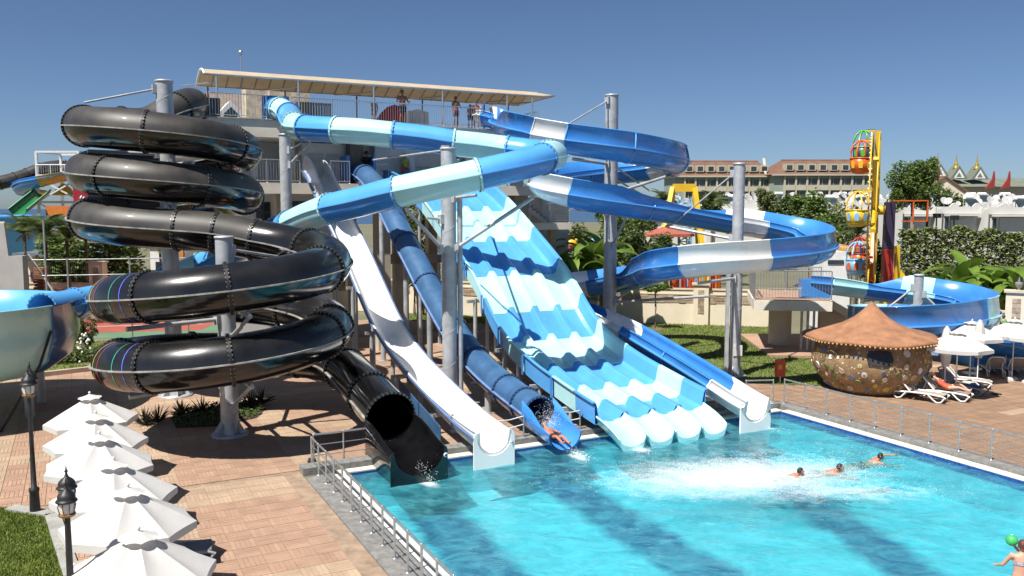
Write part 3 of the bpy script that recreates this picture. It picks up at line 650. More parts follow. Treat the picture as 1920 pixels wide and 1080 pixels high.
# ------------------------------------------------------------------ navy tube
nv = thing("navy_tube_slide", "straight navy blue tube slide between the white slide and the wide lane slide", "water slide", W(13.75, 25))
npth = [(46.2, 9.72), (45.2, 9.7), (44.0, 9.5), (42.4, 8.95), (40.66, 8.0), (39.3, 7.1), (38, 6.22), (36.6, 5.35), (35.3, 4.5), (33.8, 3.6), (32.3, 2.78), (31.4, 2.35), (30.2, 1.88), (28.8, 1.5), (27.4, 1.22), (26.0, 1.0), (25.0, .86)]
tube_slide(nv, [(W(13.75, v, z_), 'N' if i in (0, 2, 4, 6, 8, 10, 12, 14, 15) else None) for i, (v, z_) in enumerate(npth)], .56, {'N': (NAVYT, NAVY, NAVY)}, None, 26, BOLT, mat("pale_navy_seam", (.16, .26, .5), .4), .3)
rows = []
for (v, zc, top) in ((25.05, .86, .5), (24.4, .78, .35), (23.8, .7, .08), (23.2, .62, -.02)):
    hw = .575; n = 12; prof = [(-hw, zc + top)] + [(hw * math.cos(math.pi + math.pi * k / n), zc + hw * math.sin(math.pi + math.pi * k / n)) for k in range(n + 1)] + [(hw, zc + top)]
    rows.append([W(13.75 + a, v, c) for a, c in prof] + [W(13.75 + a * 1.07, v, c - .03) for a, c in reversed(prof)])
MB().grid(rows, closed=True).build("exit_flume", BLUE, nv)
MB().ubox(12.95, 13.1, 44.7, 46.4, 9.15, 10.6).ubox(14.4, 14.55, 44.7, 46.4, 9.15, 10.6).build("entry_panel", BLUE, nv)
for (v, z_) in ((41.5, 7.8), (38, 5.6), (35, 3.75), (32, 2.05), (29, .95)):
    prop(nv, W(13.75, v), z_, .13)

# ------------------------------------------------------------------ four-lane slide
mr_ = thing("four_lane_slide", "wide four lane racer slide in alternating blue and pale aqua bands", "water slide", W(17.8, 25))
LU0, LU1 = 15.45, 20.05; LW = (LU1 - LU0) / 4
lanep = [(46.0, 9.2), (45.0, 9.17), (44.0, 9.0), (42.7, 8.7), (41.4, 8.25), (39.4, 7.35), (37.0, 6.08), (34.6, 4.75), (33.6, 4.1), (32.8, 3.45), (31.9, 2.72), (31.0, 2.16), (30.0, 1.74), (28.2, 1.26), (26.4, .92), (24.9, .68), (24.0, .56)]
LP = catmull([Vector((0, v, z_)) for v, z_ in lanep], .2)
def lane_profile():
    P = [(LU0 - .17, .72), (LU0 - .06, .72), (LU0, .62), (LU0 + .1, .12), (LU0 + .24, 0)]
    for k in (1, 2, 3):
        c = LU0 + LW * k; P += [(c - .25, 0), (c - .13, .24), (c - .085, .265), (c + .085, .265), (c + .13, .24), (c + .25, 0)]
    P += [(LU1 - .24, 0), (LU1 - .1, .12), (LU1, .62), (LU1 + .06, .72), (LU1 + .17, .72)]
    return P
lp = lane_profile(); under = [(LU1 + .17, .67), (LU1 + .08, .6), (LU1 + .06, -.06), (LU0 - .06, -.06), (LU0 - .08, .6), (LU0 - .17, .67)]
cutsv = [46.1, 43.2, 40.0, 38.6, 37.2, 34.6, 33.6, 32.7, 31.1, 29.0, 26.7, 25.35, 23.9]
lcol = [SKYB, SKYB, PALE, PALE, SKYB, PALE, PALE, SKYB, PALE, SKYB, PALE, SKYB]
for i in range(len(cutsv) - 1):
    seg = [p for p in LP if cutsv[i + 1] - .11 <= p.y <= cutsv[i] + .11]
    if len(seg) < 2: continue
    rows = []
    lift = {4: .03, 7: -.05, 9: -.04}.get(i, 0.)
    for j, p in enumerate(seg):
        rows.append([W(a, p.y, p.z + c + lift * (1 if c < .5 else .3)) for a, c in lp + under])
    m = MB().grid(rows, closed=True, sm=False); nn = len(lp)
    for rw in (rows[0], rows[-1]):
        for k in range(nn - 1): m.poly(rw[k], rw[k + 1], rw[k + 1] - Vector((0, 0, .05)), rw[k] - Vector((0, 0, .05)))
    seg_o = m.build("lane_section", lcol[i], mr_)
    if i > 2 and i < 11 and i not in (3, 6):
        p = seg[0]; f = MB().beam(W(LU0 - .2, p.y, p.z - .1), W(LU0 - .2, p.y, p.z + .68), .07); f.build("joint_flange", BLUE, seg_o)
# scoop ends, one per lane
for k in range(4):
    uc = LU0 + LW * (k + .5); rows = []
    for (v, zb, h0, rr) in ((24.05, .56, .24, .55), (23.7, .45, .27, .54), (23.3, .30, .30, .53), (22.95, .15, .31, .52), (22.75, .05, .31, .51), (22.68, .0, .29, .50)):
        n = 10; pr = [(-rr - .03, zb + h0)] + [(rr * math.cos(math.pi + math.pi * q / n), zb + h0 + h0 * math.sin(math.pi + math.pi * q / n)) for q in range(n + 1)] + [(rr + .03, zb + h0)]
        rows.append([W(uc + a, v, c) for a, c in pr] + [W(uc + a * 1.05, v, c - .05 - (.15 if abs(a) < rr * .9 else 0)) for a, c in reversed(pr)])
    m = MB().grid(rows, closed=True); rw = rows[-1]; nn = len(rw) // 2
    for q in range(nn - 1): m.poly(rw[q], rw[q + 1], rw[len(rw) - 2 - q], rw[len(rw) - 1 - q])
    m.build("scoop_end", PALE, mr_)
for k in range(5):      # entry dividers on the deck
    uc = LU0 + LW * k; m = MB(); pts = [W(uc, 46.0, 9.15), W(uc, 44.4, 9.05), W(uc, 44.4, 9.5), W(uc, 44.9, 9.85), W(uc, 45.5, 9.95), W(uc, 46.0, 9.85)]
    m.extr(pts, UD * .12).build("entry_divider", BLUE if k else PALE, mr_)
for (v, z_) in ((41, 7.8), (37.5, 5.9), (34.2, 3.9), (31.3, 2.15), (28.3, 1.2), (26, .8)):
    for uc in (15.6, 17.75, 19.9): prop(mr_, W(uc, v), z_ - .06, .09)
    MB().beam(W(15.2, v, z_ - .18), W(20.3, v, z_ - .18), .14).build("cross_beam", GALV, mr_)

# ------------------------------------------------------------------ steel columns with their arms
def arm(root, p, q, r=.07): return MB().pipe([p, q], r, 8).build("brace_arm", GALV, root)
def column(label, x, y, zt, r, arms):
    c = thing("steel_column", label, "column", (x, y, 0), "galvanised columns carrying the slides")
    MB().pipe([(x, y, 0), (x, y, zt)], r, 24).build("shaft", GALV, c)
    MB().lathe([(.001, zt + .03), (r - .02, zt + .03), (r + .03, zt + .01), (r + .03, zt - .06), (r, zt - .06)], (x, y, 0), 24).build("cap", GALV, c)
    mm = MB().lathe([(r * 2.1, .0), (r * 2.1, .06), (r + .01, .06)], (x, y, 0), 20)
    for k in range(6):
        a = k * math.pi / 3; d = Vector((math.cos(a), math.sin(a), 0)); s_ = Vector((-d.y, d.x, 0)) * .012; o = Vector((x, y, 0))
        mm.extr([o + d * r + Vector((0, 0, .06)) - s_, o + d * r * 1.9 + Vector((0, 0, .06)) - s_, o + d * r + Vector((0, 0, .5)) - s_], s_ * 2)
    mm.build("base_plate", GALV, c)
    for (z0, z1_, lead, n) in ((.8, zt - .5, 2.2, 0),):      # spiral weld
        turns = (z1_ - z0) / 1.3; N = int(turns * 20); pts = [(x + (r + .002) * math.cos(6.283 * turns * k / N), y + (r + .002) * math.sin(6.283 * turns * k / N), z0 + (z1_ - z0) * k / N) for k in range(N + 1)]
        MB().pipe(pts, .008, 4, caps=False).build("weld_seam", GALV, c)
    for (za, q, rr) in arms:
        q = Vector(q); d = Vector((q.x - x, q.y - y, 0)).normalized() * r
        arm(c, Vector((x, y, za)) + d, q, rr); MB().box(Vector((x, y, za)) + d * 1.05, (.24, .24, .34), math.atan2(d.y, d.x)).build("bracket", GALV, c)
    return c
def onB(ang, dz): a = R(ang); return cB + Vector((RB * math.cos(a), RB * math.sin(a), 10.7 + (270 - ang) / 360 * 1.8 + dz))
def onA(ang, dz): a = R(ang); return cA + Vector((RA * math.cos(a), RA * math.sin(a), zl(ang) + dz))
column("steel column standing inside the lower black coil", cA.x, cA.y, 6.85, .3,
       [(zl(a) - .95, onA(a, -.95), .075) for a in (-60, -130, -260, -340, -420, -490, -600)] + [(1.0, onA(-420, -.9), .06), (3.4, onA(-60, -.95), .06), (6.4, (-8.6, 31.7, 6.0), .05), (4.6, onA(-60, -.9), .05)])
column("steel column rising through the upper black coil", cB.x, cB.y, 12.95, .33,
       [(10.7 + (270 - a) / 360 * 1.8 - .95, onB(a, -.95), .075) for a in (220, 310, 400, 560, 650, 760, 920)] + [(12.6, onB(215, .9), .04), (6.2, onB(900, -.9), .06), (8, onB(650, -.9), .06)])
cC = W(12.55, 29.9)
column("tall steel column in front of the four lane slide", cC.x, cC.y, 10.05, .28,
       [(6.3, at(1000, 352, 31.6) + Vector((0, 0, -.35)), .075), (6.3, at(760, 392, 31.5), .075), (7.4, at(800, 408, 31.8), .05), (8.2, at(893, 366, 31.4), .06), (10.0, at(700, 300, 40), .04), (9.5, at(860, 300, 40), .05)])
m = MB().pipe([(cC.x + .42, cC.y + .05, 0), (cC.x + .42, cC.y + .05, 8.6)], .1, 10); m.build("side_pipe", GALV, bpy.data.objects.get("steel_column.002"))
cD = Vector((4.95, 43, 0))
column("tallest steel column under the upper blue and white loop", cD.x, cD.y, 13.4, .33,
       [(13.1, at(1062, 235, 40.2), .04), (10.0, at(1075, 298, 40), .08), (8.6, at(1262, 327, 44.6), .08), (9.3, at(1216, 372, 46.2), .05), (9.9, at(1216, 356, 45.8), .05), (7.6, at(1080, 392, 40.9), .07), (6.0, at(1180, 395, 41), .06), (3.2, at(1180, 545, 42.6), .06), (3.1, at(1330, 555, 38.5), .07)])
cE = Vector((10.4, 39.36, 0))
cEo = column("slim steel column inside the lower blue and white loop", cE.x, cE.y, 9.85, .26,
       [(9.4, at(1262, 420, 41), .035), (6.4, at(1248, 424, 40.8), .07), (6.1, at(1500, 470, 42), .05), (4.9, at(1290, 520, 36.4), .07), (4.6, at(1310, 531, 36), .07), (6.7, at(1440, 440, 42.6), .05), (5.1, at(1470, 505, 36.6), .06)])
MB().beam((cE.x - .42, cE.y - .1, 0), (cE.x - .42, cE.y - .1, 5.3), .16).build("side_post", GALV, cEo)
MB().box((cE.x + .05, cE.y - .28, 1.25), (.42, .05, .5)).build("control_box", mat("pale_box", (.6, .6, .58), .5), cEo)
cF = at(535, 300, 41.6)
column("steel column by the tower under the start of the banded tube", cF.x, cF.y, 11.35, .27, [(9.9, at(588, 258, 40.8), .06), (10.6, at(565, 268, 41), .05)])
# ------------------------------------------------------------------ slide tower
def PVp(px, py, v):
    r = ray(px, py); t = v / (-r.x * SU + r.y * CU); p = r * t; p.z += CAM_H; return p
def PVu(px, py, v):
    p = PVp(px, py, v); return p.x * CU + p.y * SU
STONE = mat("sandstone_cladding", (.50, .42, .31), .9, .22, 3.5, .6, 9)
tw = thing("slide_tower", "beige two deck concrete slide tower behind the slides", "building", W(15, 46))
MB().ubox(5.9, 24.3, 44.0, 53, 11.35, 12.2).build("upper_deck_slab", FASC, tw)
MB().ubox(6.9, 24.0, 44.0, 53, 8.55, 9.1).build("middle_deck_slab", FASC, tw)
MB().ubox(5.7, 24.5, 43.92, 53.1, 12.2, 12.26).build("deck_edging", CONC, tw)
m = MB(); m.ubox(7, 21.5, 47.6, 47.9, 9.1, 11.35); m.build("back_wall", GREYW, tw)
for (u0, u1, v0, dz) in ((7.1, 8.6, 46.4, 2.2), (10.9, 13.2, 46.1, 2.2), (15.2, 17.6, 46.9, 2.2)):
    MB().ubox(u0, u1, v0, 47.59, 9.1, 9.1 + dz).build("wall_block", GREYW, tw)
for (u0, v0) in ((7.45, 46.35), (11.2, 46.05), (16.0, 46.85), (12.2, 46.05)):
    d_ = MB().ubox(u0, u0 + .85, v0, v0 + .04, 9.12, 10.75).build("door", mat("pale_grey_door", (.5, .5, .49), .5), tw); MB().ubox(u0 + .7, u0 + .78, v0 - .05, v0 - .002, 9.9, 9.98).build("handle", STEEL, d_)
for (u0, wd, v0, mt, nm) in ((9.9, .5, 45.4, STONE, "stone_pillar"), (13.3, .75, 45.3, mat("brown_render", (.17, .145, .12), .85), "deck_pillar"), (20.6, .6, 46.4, FASC, "deck_pillar"), (23.2, .6, 45.2, FASC, "deck_pillar")):
    MB().ubox(u0, u0 + wd, v0, v0 + wd, 9.1, 11.35).build(nm, mt, tw)
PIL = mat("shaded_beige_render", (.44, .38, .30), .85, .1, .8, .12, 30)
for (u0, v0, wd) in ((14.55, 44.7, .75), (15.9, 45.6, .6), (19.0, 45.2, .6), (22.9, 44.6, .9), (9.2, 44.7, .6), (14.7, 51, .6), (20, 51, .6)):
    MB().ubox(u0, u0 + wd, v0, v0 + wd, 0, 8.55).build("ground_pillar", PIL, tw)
MB().ubox(7.2, 12.6, 46.8, 47.1, 0, 8.55).build("lower_wall", GREYW, tw)
for (u0, u1, z0, z1) in ((8.55, 9.3, 6.5, 8.15), (10.4, 11.7, 6.6, 8.2)):
    f = MB().ubox(u0, u1, 46.72, 46.8 - .003, z0, z1).build("window", mat("dark_frame", (.07, .07, .07), .5), tw)
    nc = 2 if u1 - u0 < 1 else 3
    for a in range(nc):
        for c in range(3):
            w_, h_ = (u1 - u0) / nc, (z1 - z0) / 3; MB().ubox(u0 + w_ * a + .05, u0 + w_ * (a + 1) - .05, 46.69, 46.718, z0 + h_ * c + .05, z0 + h_ * (c + 1) - .05).build("pane", GLASS, f)
MB().ubox(6.5, 9.4, 43.6, 45.0, 0, 6.9).ubox(9.4, 10.1, 43.8, 45.0, 0, 6.6).build("white_annex", mat("white_render", (.68, .66, .62), .85, .05, .7), tw)
MB().ubox(10.2, 22.9, 45.6, 45.8, 4.7, 5.1).ubox(10.2, 22.9, 45.4, 46.6, 5.1, 5.2).build("tie_beam", CONC, tw)
for u0 in (15.3, 17.1, 18.4):
    MB().ubox(u0, u0 + .12, 45.4, 45.55, 0, 4.7).build("steel_prop", GALV, tw)
# upper deck clutter built onto it
ua, ub, uc_ = PVu(463, 200, 51.3), PVu(505, 200, 51.3), PVu(580, 200, 51.3); MB().ubox(ua, ub, 51.5, 52.9, 12.26, 14.75).ubox(ub, uc_, 51.2, 52.95, 12.26, 14.95).build("stone_stair_head", STONE, tw)
sc_ = thing("slatted_screen", "grey green slatted screen panel on the upper deck", "screen", W(11.4, 47.5, 12.26))
for k in range(13): MB().ubox(11.0 + k * .15, 11.11 + k * .15, 47.5, 47.56, 12.3, 13.62).build("slat", mat("grey_green_paint", (.22, .26, .24), .6), sc_)
MB().ubox(10.95, 12.95, 47.57, 47.62, 12.3, 12.4).ubox(10.95, 12.95, 47.57, 47.62, 13.5, 13.6).build("rail", GALV, sc_)
kb = thing("white_cabinet", "white ribbed cabinet behind the upper deck railing", "cabinet", W(17.2, 46.3, 12.26))
MB().ubox(16.9, 18.2, 46.2, 47.1, 12.27, 13.25).build("body", WHITEP, kb)
for k in range(5): MB().ubox(16.95 + k * .25, 17.08 + k * .25, 46.14, 46.198, 12.3, 13.2).build("rib", WHITEP, kb)
for k, sx_ in enumerate((-1, 1)): MB().extr([W(17.55 + sx_ * .66, 46.15, 13.25), W(17.55, 46.15, 13.42), W(17.55, 46.15, 13.25)], VD * .95).build("lid", WHITEP, kb)
rf = thing("red_raft", "red raft mat leaning behind the upper deck railing", "raft", W(15.6, 45.3, 12.26))
pl = [W(14.75, 45.2, 12.27), W(16.35, 45.2, 12.27), W(16.4, 45.35, 12.9), W(16.25, 45.5, 13.35), W(15.9, 45.5, 13.45), W(15.5, 45.45, 13.3), W(15.1, 45.35, 12.95), W(14.8, 45.25, 12.55)]
MB().extr(pl, VD * .14).build("raft_body", mat("red_vinyl", (.50, .035, .04), .4, .12, 2), rf)
MB().pipe([p + VD * -.03 for p in pl], .06, 6).build("rim_tube", mat("dark_red_vinyl", (.38, .02, .03), .4), rf)

# railings, every baluster its own piece
def railing(label, p, q, h, post=1.6, bal=.14, group=None, nrails=0, name="deck_railing", r=.022, mt=STEEL, lowz=.1):
    p, q = Vector(p), Vector(q); L = (q - p).length; d = (q - p) / L; t_ = thing(name, label, "railing", p, group)
    n = max(1, round(L / post)); Z = Vector((0, 0, 1)); hp = Z * h
    MB().pipe([p + hp, q + hp], r * 1.25, 8).build("top_rail", mt, t_)
    if not nrails: MB().pipe([p + Z * lowz, q + Z * lowz], r * .9, 6).build("bottom_rail", mt, t_)
    for k in range(nrails):
        z_ = Z * (h * (k + 1) / (nrails + 1)); MB().pipe([p + z_, q + z_], r * .55, 6).build("middle_rail", mt, t_)
    first = None
    for k in range(n + 1):
        a = d * (L * k / n)
        if first is None:
            mm = MB().pipe([p, p + hp], r * 1.15, 8); mm.lathe([(r * 2.6, 0), (r * 2.6, .015), (r, .015)], p, 10)
            mm.ball(p + Z * (h + .005), r * 1.3, 5); first = mm.build("post", mt, t_)
        else: inst(first, t_, a)
    if bal:
        m0 = None; nb = int(L / bal)
        for k in range(1, nb):
            a = d * (L * k / nb)
            if m0 is None: m0 = MB().pipe([p + Z * lowz, p + hp], .011, 5, caps=False).build("baluster", mt, t_); m0.location = a
            else: inst(m0, t_, a)
    return t_
railing("long upper deck railing in front of the people below the canopy", W(9.95, 44.06, 12.26), W(20.3, 44.06, 12.26), 1.15, 2.1, .13)
railing("short upper deck railing left of the banded tube entrance", W(6.0, 44.06, 12.26), W(8.7, 44.06, 12.26), 1.15, 1.4, .13)
railing("far left upper deck railing above the black entry box", W(4.4, 46.2, 12.26), W(6.6, 46.2, 12.26), 1.1, 1.2, .13)
railing("side railing at the right end of the upper deck", W(24.2, 44.1, 12.26), W(24.2, 49.5, 12.26), 1.15, 1.4, 0, nrails=7)
railing("back railing along the upper deck's rear edge", W(13.0, 52.8, 12.26), W(24.1, 52.8, 12.26), 1.1, 1.6, .2)
railing("middle deck railing left of the white slide", W(7.0, 44.06, 9.1), W(10.3, 44.06, 9.1), 1.15, 1.6, .13)
railing("middle deck railing between the white slide and the navy tube", W(11.9, 44.06, 9.1), W(12.9, 44.06, 9.1), 1.15, 1.0, .13)
railing("short middle deck railing beside the dark hatted lifeguard", W(14.55, 44.9, 9.1), W(15.3, 44.9, 9.1), 1.1, .7, .13)
railing("middle deck railing at the back of the lane starts", W(15.3, 47.4, 9.1), W(20.2, 47.4, 9.1), 1.1, 1.2, .16)

# canopy
cp = thing("canopy", "long arched beige fabric canopy over the upper deck", "canopy", W(15, 45.5, 12.26))
FAB = mat("beige_awning_fabric", (.60, .50, .36), .85, .06, 1.2, .1, 20)
t = FAB.node_tree; bs = t.nodes["Principled BSDF"]; trn = t.nodes.new("ShaderNodeBsdfTranslucent"); mxs = t.nodes.new("ShaderNodeMixShader"); mxs.inputs[0].default_value = .35
t.links.new(bs.inputs["Base Color"].links[0].from_socket, trn.inputs[0]); t.links.new(bs.outputs[0], mxs.inputs[1]); t.links.new(trn.outputs[0], mxs.inputs[2])
t.links.new(mxs.outputs[0], [n_ for n_ in t.nodes if n_.type == 'OUTPUT_MATERIAL'][0].inputs[0])
def arch(u, k, n=8, lift=0., grow=0.):
    f = k / n; v = 44.3 + 3.1 * f; z_ = 14.25 - .12 * f + .5 * math.sin(math.pi * min(1, f * 1.05 + .02)) ** .8; return W(u, v - grow * (f - .5) * 0, z_ + lift)
CU0, CU1 = 5.85, 24.6; NR = 26
for k in range(NR):
    u0, u1 = CU0 + (CU1 - CU0) * k / NR, CU0 + (CU1 - CU0) * (k + 1) / NR
    m = MB().grid([[arch(u, j) for j in range(9)] for u in (u0, u1)]); m.grid([[arch(u, j, lift=.018) for j in range(9)] for u in (u0, u1)])
    m.build("fabric_bay", FAB, cp)
    MB().pipe([arch(u0, j, lift=-.03) for j in range(9)], .026, 6).build("rib", mat("brown_rib", (.22, .19, .16), .6), cp)
MB().grid([[arch(CU1, j) for j in range(9)], [arch(CU1, j).lerp(W(25.6, 44.6, 14.45), .8) for j in range(9)]]).build("fabric_tip", FAB, cp)
MB().pipe([arch(CU0, 0), arch(CU1, 0), W(25.5, 44.5, 14.42)], .05, 8).build("front_pipe", STEEL, cp); MB().pipe([arch(CU0, 8), arch(CU1, 8)], .05, 8).build("back_pipe", STEEL, cp)
MB().pipe([arch(CU0, j) for j in range(9)], .06, 8).build("end_hoop", WHITEP, cp)
MB().pipe([arch(CU1, 8), W(25.5, 44.5, 14.40)], .03, 6).build("tip_brace", STEEL, cp)
for px in (407, 560, 701, 830, 951, 998):
    u = PVu(px, 180, 44.3)
    MB().pipe([W(u, 44.3, 12.26), W(u, 44.3, 14.25)], .055, 8).build("post", STEEL, cp)
    MB().pipe([W(u, 47.4, 12.26), W(u, 47.4, 14.12)], .045, 8).build("post", mat("dark_post", (.16, .16, .16), .5, metal=.3), cp)
    MB().pipe([W(u, 44.3, 13.95), W(u - 1.3, 47.3, 14.05)], .04, 6).build("cross_brace", STEEL, cp)
tag(MB().pipe([W(9.4, 55, 12), W(9.4, 55, 17.2)], .03, 6).ball(W(9.4, 55, 17.3), .14, 6).build("mast_light", STEEL, loc=W(9.4, 55, 12)), "thin mast with a small round lamp above the canopy", "mast")

# right-hand stair and landing
st = thing("tower_stair", "concrete stair and landing with bar railings right of the lane slide", "staircase", W(24, 45.5))
MB().ubox(22.3, 26.6, 44.3, 46.4, 6.55, 6.95).build("landing", FASC, st)
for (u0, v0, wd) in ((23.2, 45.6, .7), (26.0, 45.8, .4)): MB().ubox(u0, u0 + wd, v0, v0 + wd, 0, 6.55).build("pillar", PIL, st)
for k in range(12): MB().ubox(26.4 - .26 * (k + 1), 26.4 - .26 * k, 46.45, 47.7, 6.95 + .18 * k, 7.13 + .18 * k).build("step", CONC, st)
MB().extr([W(26.5, 46.5, 6.55), W(26.5, 46.5, 6.95), W(23.2, 46.5, 9.1), W(23.2, 46.5, 8.6)], VD * 1.15).build("stringer", FASC, st)
for k in range(12): MB().ubox(22.4 + .26 * k, 22.66 + .26 * k, 47.9, 49.1, 6.8 - .18 * k, 6.95 - .18 * k).build("step", CONC, st)
MB().ubox(26.7, 28.6, 48, 50.5, 0, 8.6).build("side_block", mat("pale_grey_render", (.48, .48, .47), .85), st)
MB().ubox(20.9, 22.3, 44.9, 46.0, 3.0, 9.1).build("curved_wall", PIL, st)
railing("front bar railing of the stair landing", W(22.4, 44.36, 6.95), W(26.5, 44.36, 6.95), 1.15, 1.3, 0, nrails=7, r=.026)
railing("sloping stair railing seen behind the landing", W(26.4, 46.4, 6.95), W(23.3, 46.4, 9.1), 1.0, .8, 0, nrails=5, r=.024)

# house with dormers behind the tower
hd = thing("dormer_house", "brown roofed house with white dormers behind the upper deck", "house", W(8, 62))
HU = PVu(402, 200, 61.6); MB().ubox(HU + .5, 15, 62, 70, 0, 13.6).build("wall", CREAM, hd)
m = MB(); m.poly(W(HU, 61.5, 13.6), W(15.5, 61.5, 13.6), W(15.5, 65.8, 16.2), W(HU, 65.8, 16.2)); m.poly(W(HU, 70.5, 13.6), W(HU, 65.8, 16.2), W(15.5, 65.8, 16.2), W(15.5, 70.5, 13.6)); m.build("roof", mat("brown_roof_tiles", (.20, .15, .12), .85, .2, 3), hd)
for u in (HU + 1.1, HU + 2.9, HU + 4.7):
    dm = MB().extr([W(u - .8, 61.8, 13.8), W(u + .8, 61.8, 13.8), W(u + .8, 61.8, 14.3), W(u, 61.8, 15.2), W(u - .8, 61.8, 14.3)], VD * 2.2).build("dormer", WHITEP, hd)
    MB().extr([W(u - .5, 61.72, 13.9), W(u + .5, 61.72, 13.9), W(u + .5, 61.72, 14.25), W(u, 61.72, 14.75), W(u - .5, 61.72, 14.25)], VD * .05).build("window", GLASS, dm)
# ------------------------------------------------------------------ pool railings
railing("long steel railing along the left side of the pool", W(6.02, 25.1, .035), W(6.02, 9.2, .035), .92, .84, 0, nrails=3, name="pool_railing", r=.024)
railing("short steel railing return behind the pool by the black slide exit", W(6.1, 25.16, .035), W(7.95, 25.16, .035), .98, .9, 0, nrails=2, name="pool_railing", r=.024)
railing("long steel railing along the right side of the pool", W(24.72, 24.75, .12), W(24.72, 7.5, .12), .95, 1.05, 0, nrails=4, name="pool_railing", r=.024)
railing("short steel railing return beside the right hand slide exit", W(24.66, 25.3, 0), W(23.6, 25.7, .0), .95, .9, 0, nrails=2, name="pool_railing", r=.024)
b = MB().box(at(1463, 690, 37.6), (.42, .2, .75), .2); ex = thing("red_notice_box", "small red notice box on a post by the pool railing corner", "sign", Vector((at(1463, 700, 37.6).x, 37.6, 0)))
b.build("box", mat("red_box_paint", (.42, .06, .035), .5), ex); MB().pipe([at(1463, 700, 37.6) * Vector((1, 1, 0)) if False else Vector((at(1463, 700, 37.6).x, 37.6, 0)), at(1463, 700, 37.6)], .03, 6).build("post", STEEL, ex)
MB().box(at(1463, 688, 37.48), (.16, .02, .22), .2).build("symbol", mat("yellow_symbol", (.5, .3, .05), .6), ex)
for (p, q, lb) in ((W(11.95, 24.75, .85), W(13.05, 24.75, .9), "striped rope between the white slide and the navy tube"), (W(14.45, 24.75, .9), W(15.25, 24.75, .85), "striped rope between the navy tube and the lane slide")):
    t_ = thing("barrier_rope", lb, "rope", (p.x, p.y, 0), "ropes strung between the slide exits")
    for dz in (0, -.28):
        MB().pipe([p + Vector((0, 0, dz)), p.lerp(q, .5) + Vector((0, 0, dz - .05)), q + Vector((0, 0, dz))], .018, 6).build("rope", WHITEP, t_)
    MB().pipe([(p.x, p.y, 0), p + Vector((0, 0, .05))], .03, 6).build("rope_post", STEEL, t_); MB().pipe([(q.x, q.y, 0), q + Vector((0, 0, .05))], .03, 6).build("rope_post", STEEL, t_)

# ------------------------------------------------------------------ parasols
CLOTH = mat("white_canvas", (.62, .61, .59), .85, .04, 1.5, .12, 14)
t = CLOTH.node_tree; bs = t.nodes["Principled BSDF"]; trn = t.nodes.new("ShaderNodeBsdfTranslucent"); mxs = t.nodes.new("ShaderNodeMixShader"); mxs.inputs[0].default_value = .22
t.links.new(bs.inputs["Base Color"].links[0].from_socket, trn.inputs[0]); t.links.new(bs.outputs[0], mxs.inputs[1]); t.links.new(trn.outputs[0], mxs.inputs[2]); t.links.new(mxs.outputs[0], [n_ for n_ in t.nodes if n_.type == 'OUTPUT_MATERIAL'][0].inputs[0])
def make_parasol(apex, edge, rad, ng=8):
    root = thing("parasol", "x", "parasol", (0, 0, 0), local=True)
    MB().pipe([(0, 0, .05), (0, 0, apex + .05)], .026, 8).build("pole", WHITEP, root)
    MB().lathe([(.001, .12), (.2, .12), (.27, .06), (.27, 0)], n=18).build("base", mat("pale_concrete_base", (.5, .5, .48), .8), root)
    da = 2 * math.pi / ng; first = None; rows = []
    N = 8
    for i, f in enumerate((.13, .3, .5, .7, .85, 1.0)):
        rr = []
        for k in range(N + 1):
            q = (k / N - .5) * 2; r_ = rad * f * (1 - .03 * (1 - q * q) * f) / math.cos(q * da / 2) * math.cos(da / 2); z_ = apex - (apex - edge) * (f ** 1.05) - .05 * (1 - q * q) * math.sin(math.pi * f) - .03
            a = q * da / 2; rr.append((r_ * math.cos(a), r_ * math.sin(a), z_))
        rows.append(rr)
    val = [(x * 1.0, y * 1.0, z_ - .13 - .03 * math.sin(math.pi * k / N)) for k, (x, y, z_) in enumerate(rows[-1])]
    m = MB().grid(rows); m.grid([rows[-1], val]); g0 = m.build("canopy_gore", CLOTH, root)
    for k in range(1, ng): inst(g0, root, rot=(0, 0, da * k))
    vr = []
    for f in (.0, .5, 1.0):
        rr = []
        for k in range(ng * 6 + 1):
            a = 2 * math.pi * k / (ng * 6); q = abs(((k % 6) / 6) - .5) * 2; r_ = max(.01, rad * .25 * f * (1 - .1 * (1 - q) * 0)); rr.append((r_ * math.cos(a + da / 2), r_ * math.sin(a + da / 2), apex + .04 - .13 * f - (.0 if f < 1 else -.03 * (1 - q ** 2))))
        vr.append(rr)
    MB().grid(vr).build("vent_cap", CLOTH, root)
    MB().ball((0, 0, apex + .08), .035, 5).build("finial", WHITEP, root)
    for k in range(ng):
        a = da * (k + .5); rb = MB().pipe([(.05 * math.cos(a), .05 * math.sin(a), apex - .12), (rad * .97 * math.cos(a), rad * .97 * math.sin(a), edge - .05)], .012, 5).build("rib", WHITEP, root)
        MB().pipe([(.03 * math.cos(a), .03 * math.sin(a), edge - .3), (rad * .5 * math.cos(a), rad * .5 * math.sin(a), (apex + edge) / 2 - .1)], .009, 5).build("strut", WHITEP, rb)
    return root
uml = ["white parasol farthest up the left row, nearest the black coil", "second white parasol of the left row counting from the black coil", "third white parasol of the left row counting from the black coil",
       "fourth white parasol of the left row counting from the black coil", "fifth white parasol of the left row, just behind the front lantern", "nearest white parasol at the bottom edge left of the pool"]
ul = [(183, 745), (187, 783), (192, 823), (222, 873), (245, 926), (263, 1008)]
par = make_parasol(2.47, 1.80, 1.24)
for i, (x, y) in enumerate(ul):
    p = G(x - 10, y, 2.4); p.z = 0; o = par if i == 0 else copy_tree(par); o.location = p; o.rotation_euler = (R(random.uniform(-1.5, 1.5)), R(random.uniform(-1.5, 1.5)), R(random.uniform(0, 45)) + .2); o["label"] = uml[i]; o["group"] = "white parasols in the left row"
par2 = make_parasol(2.78, 2.15, 1.34)
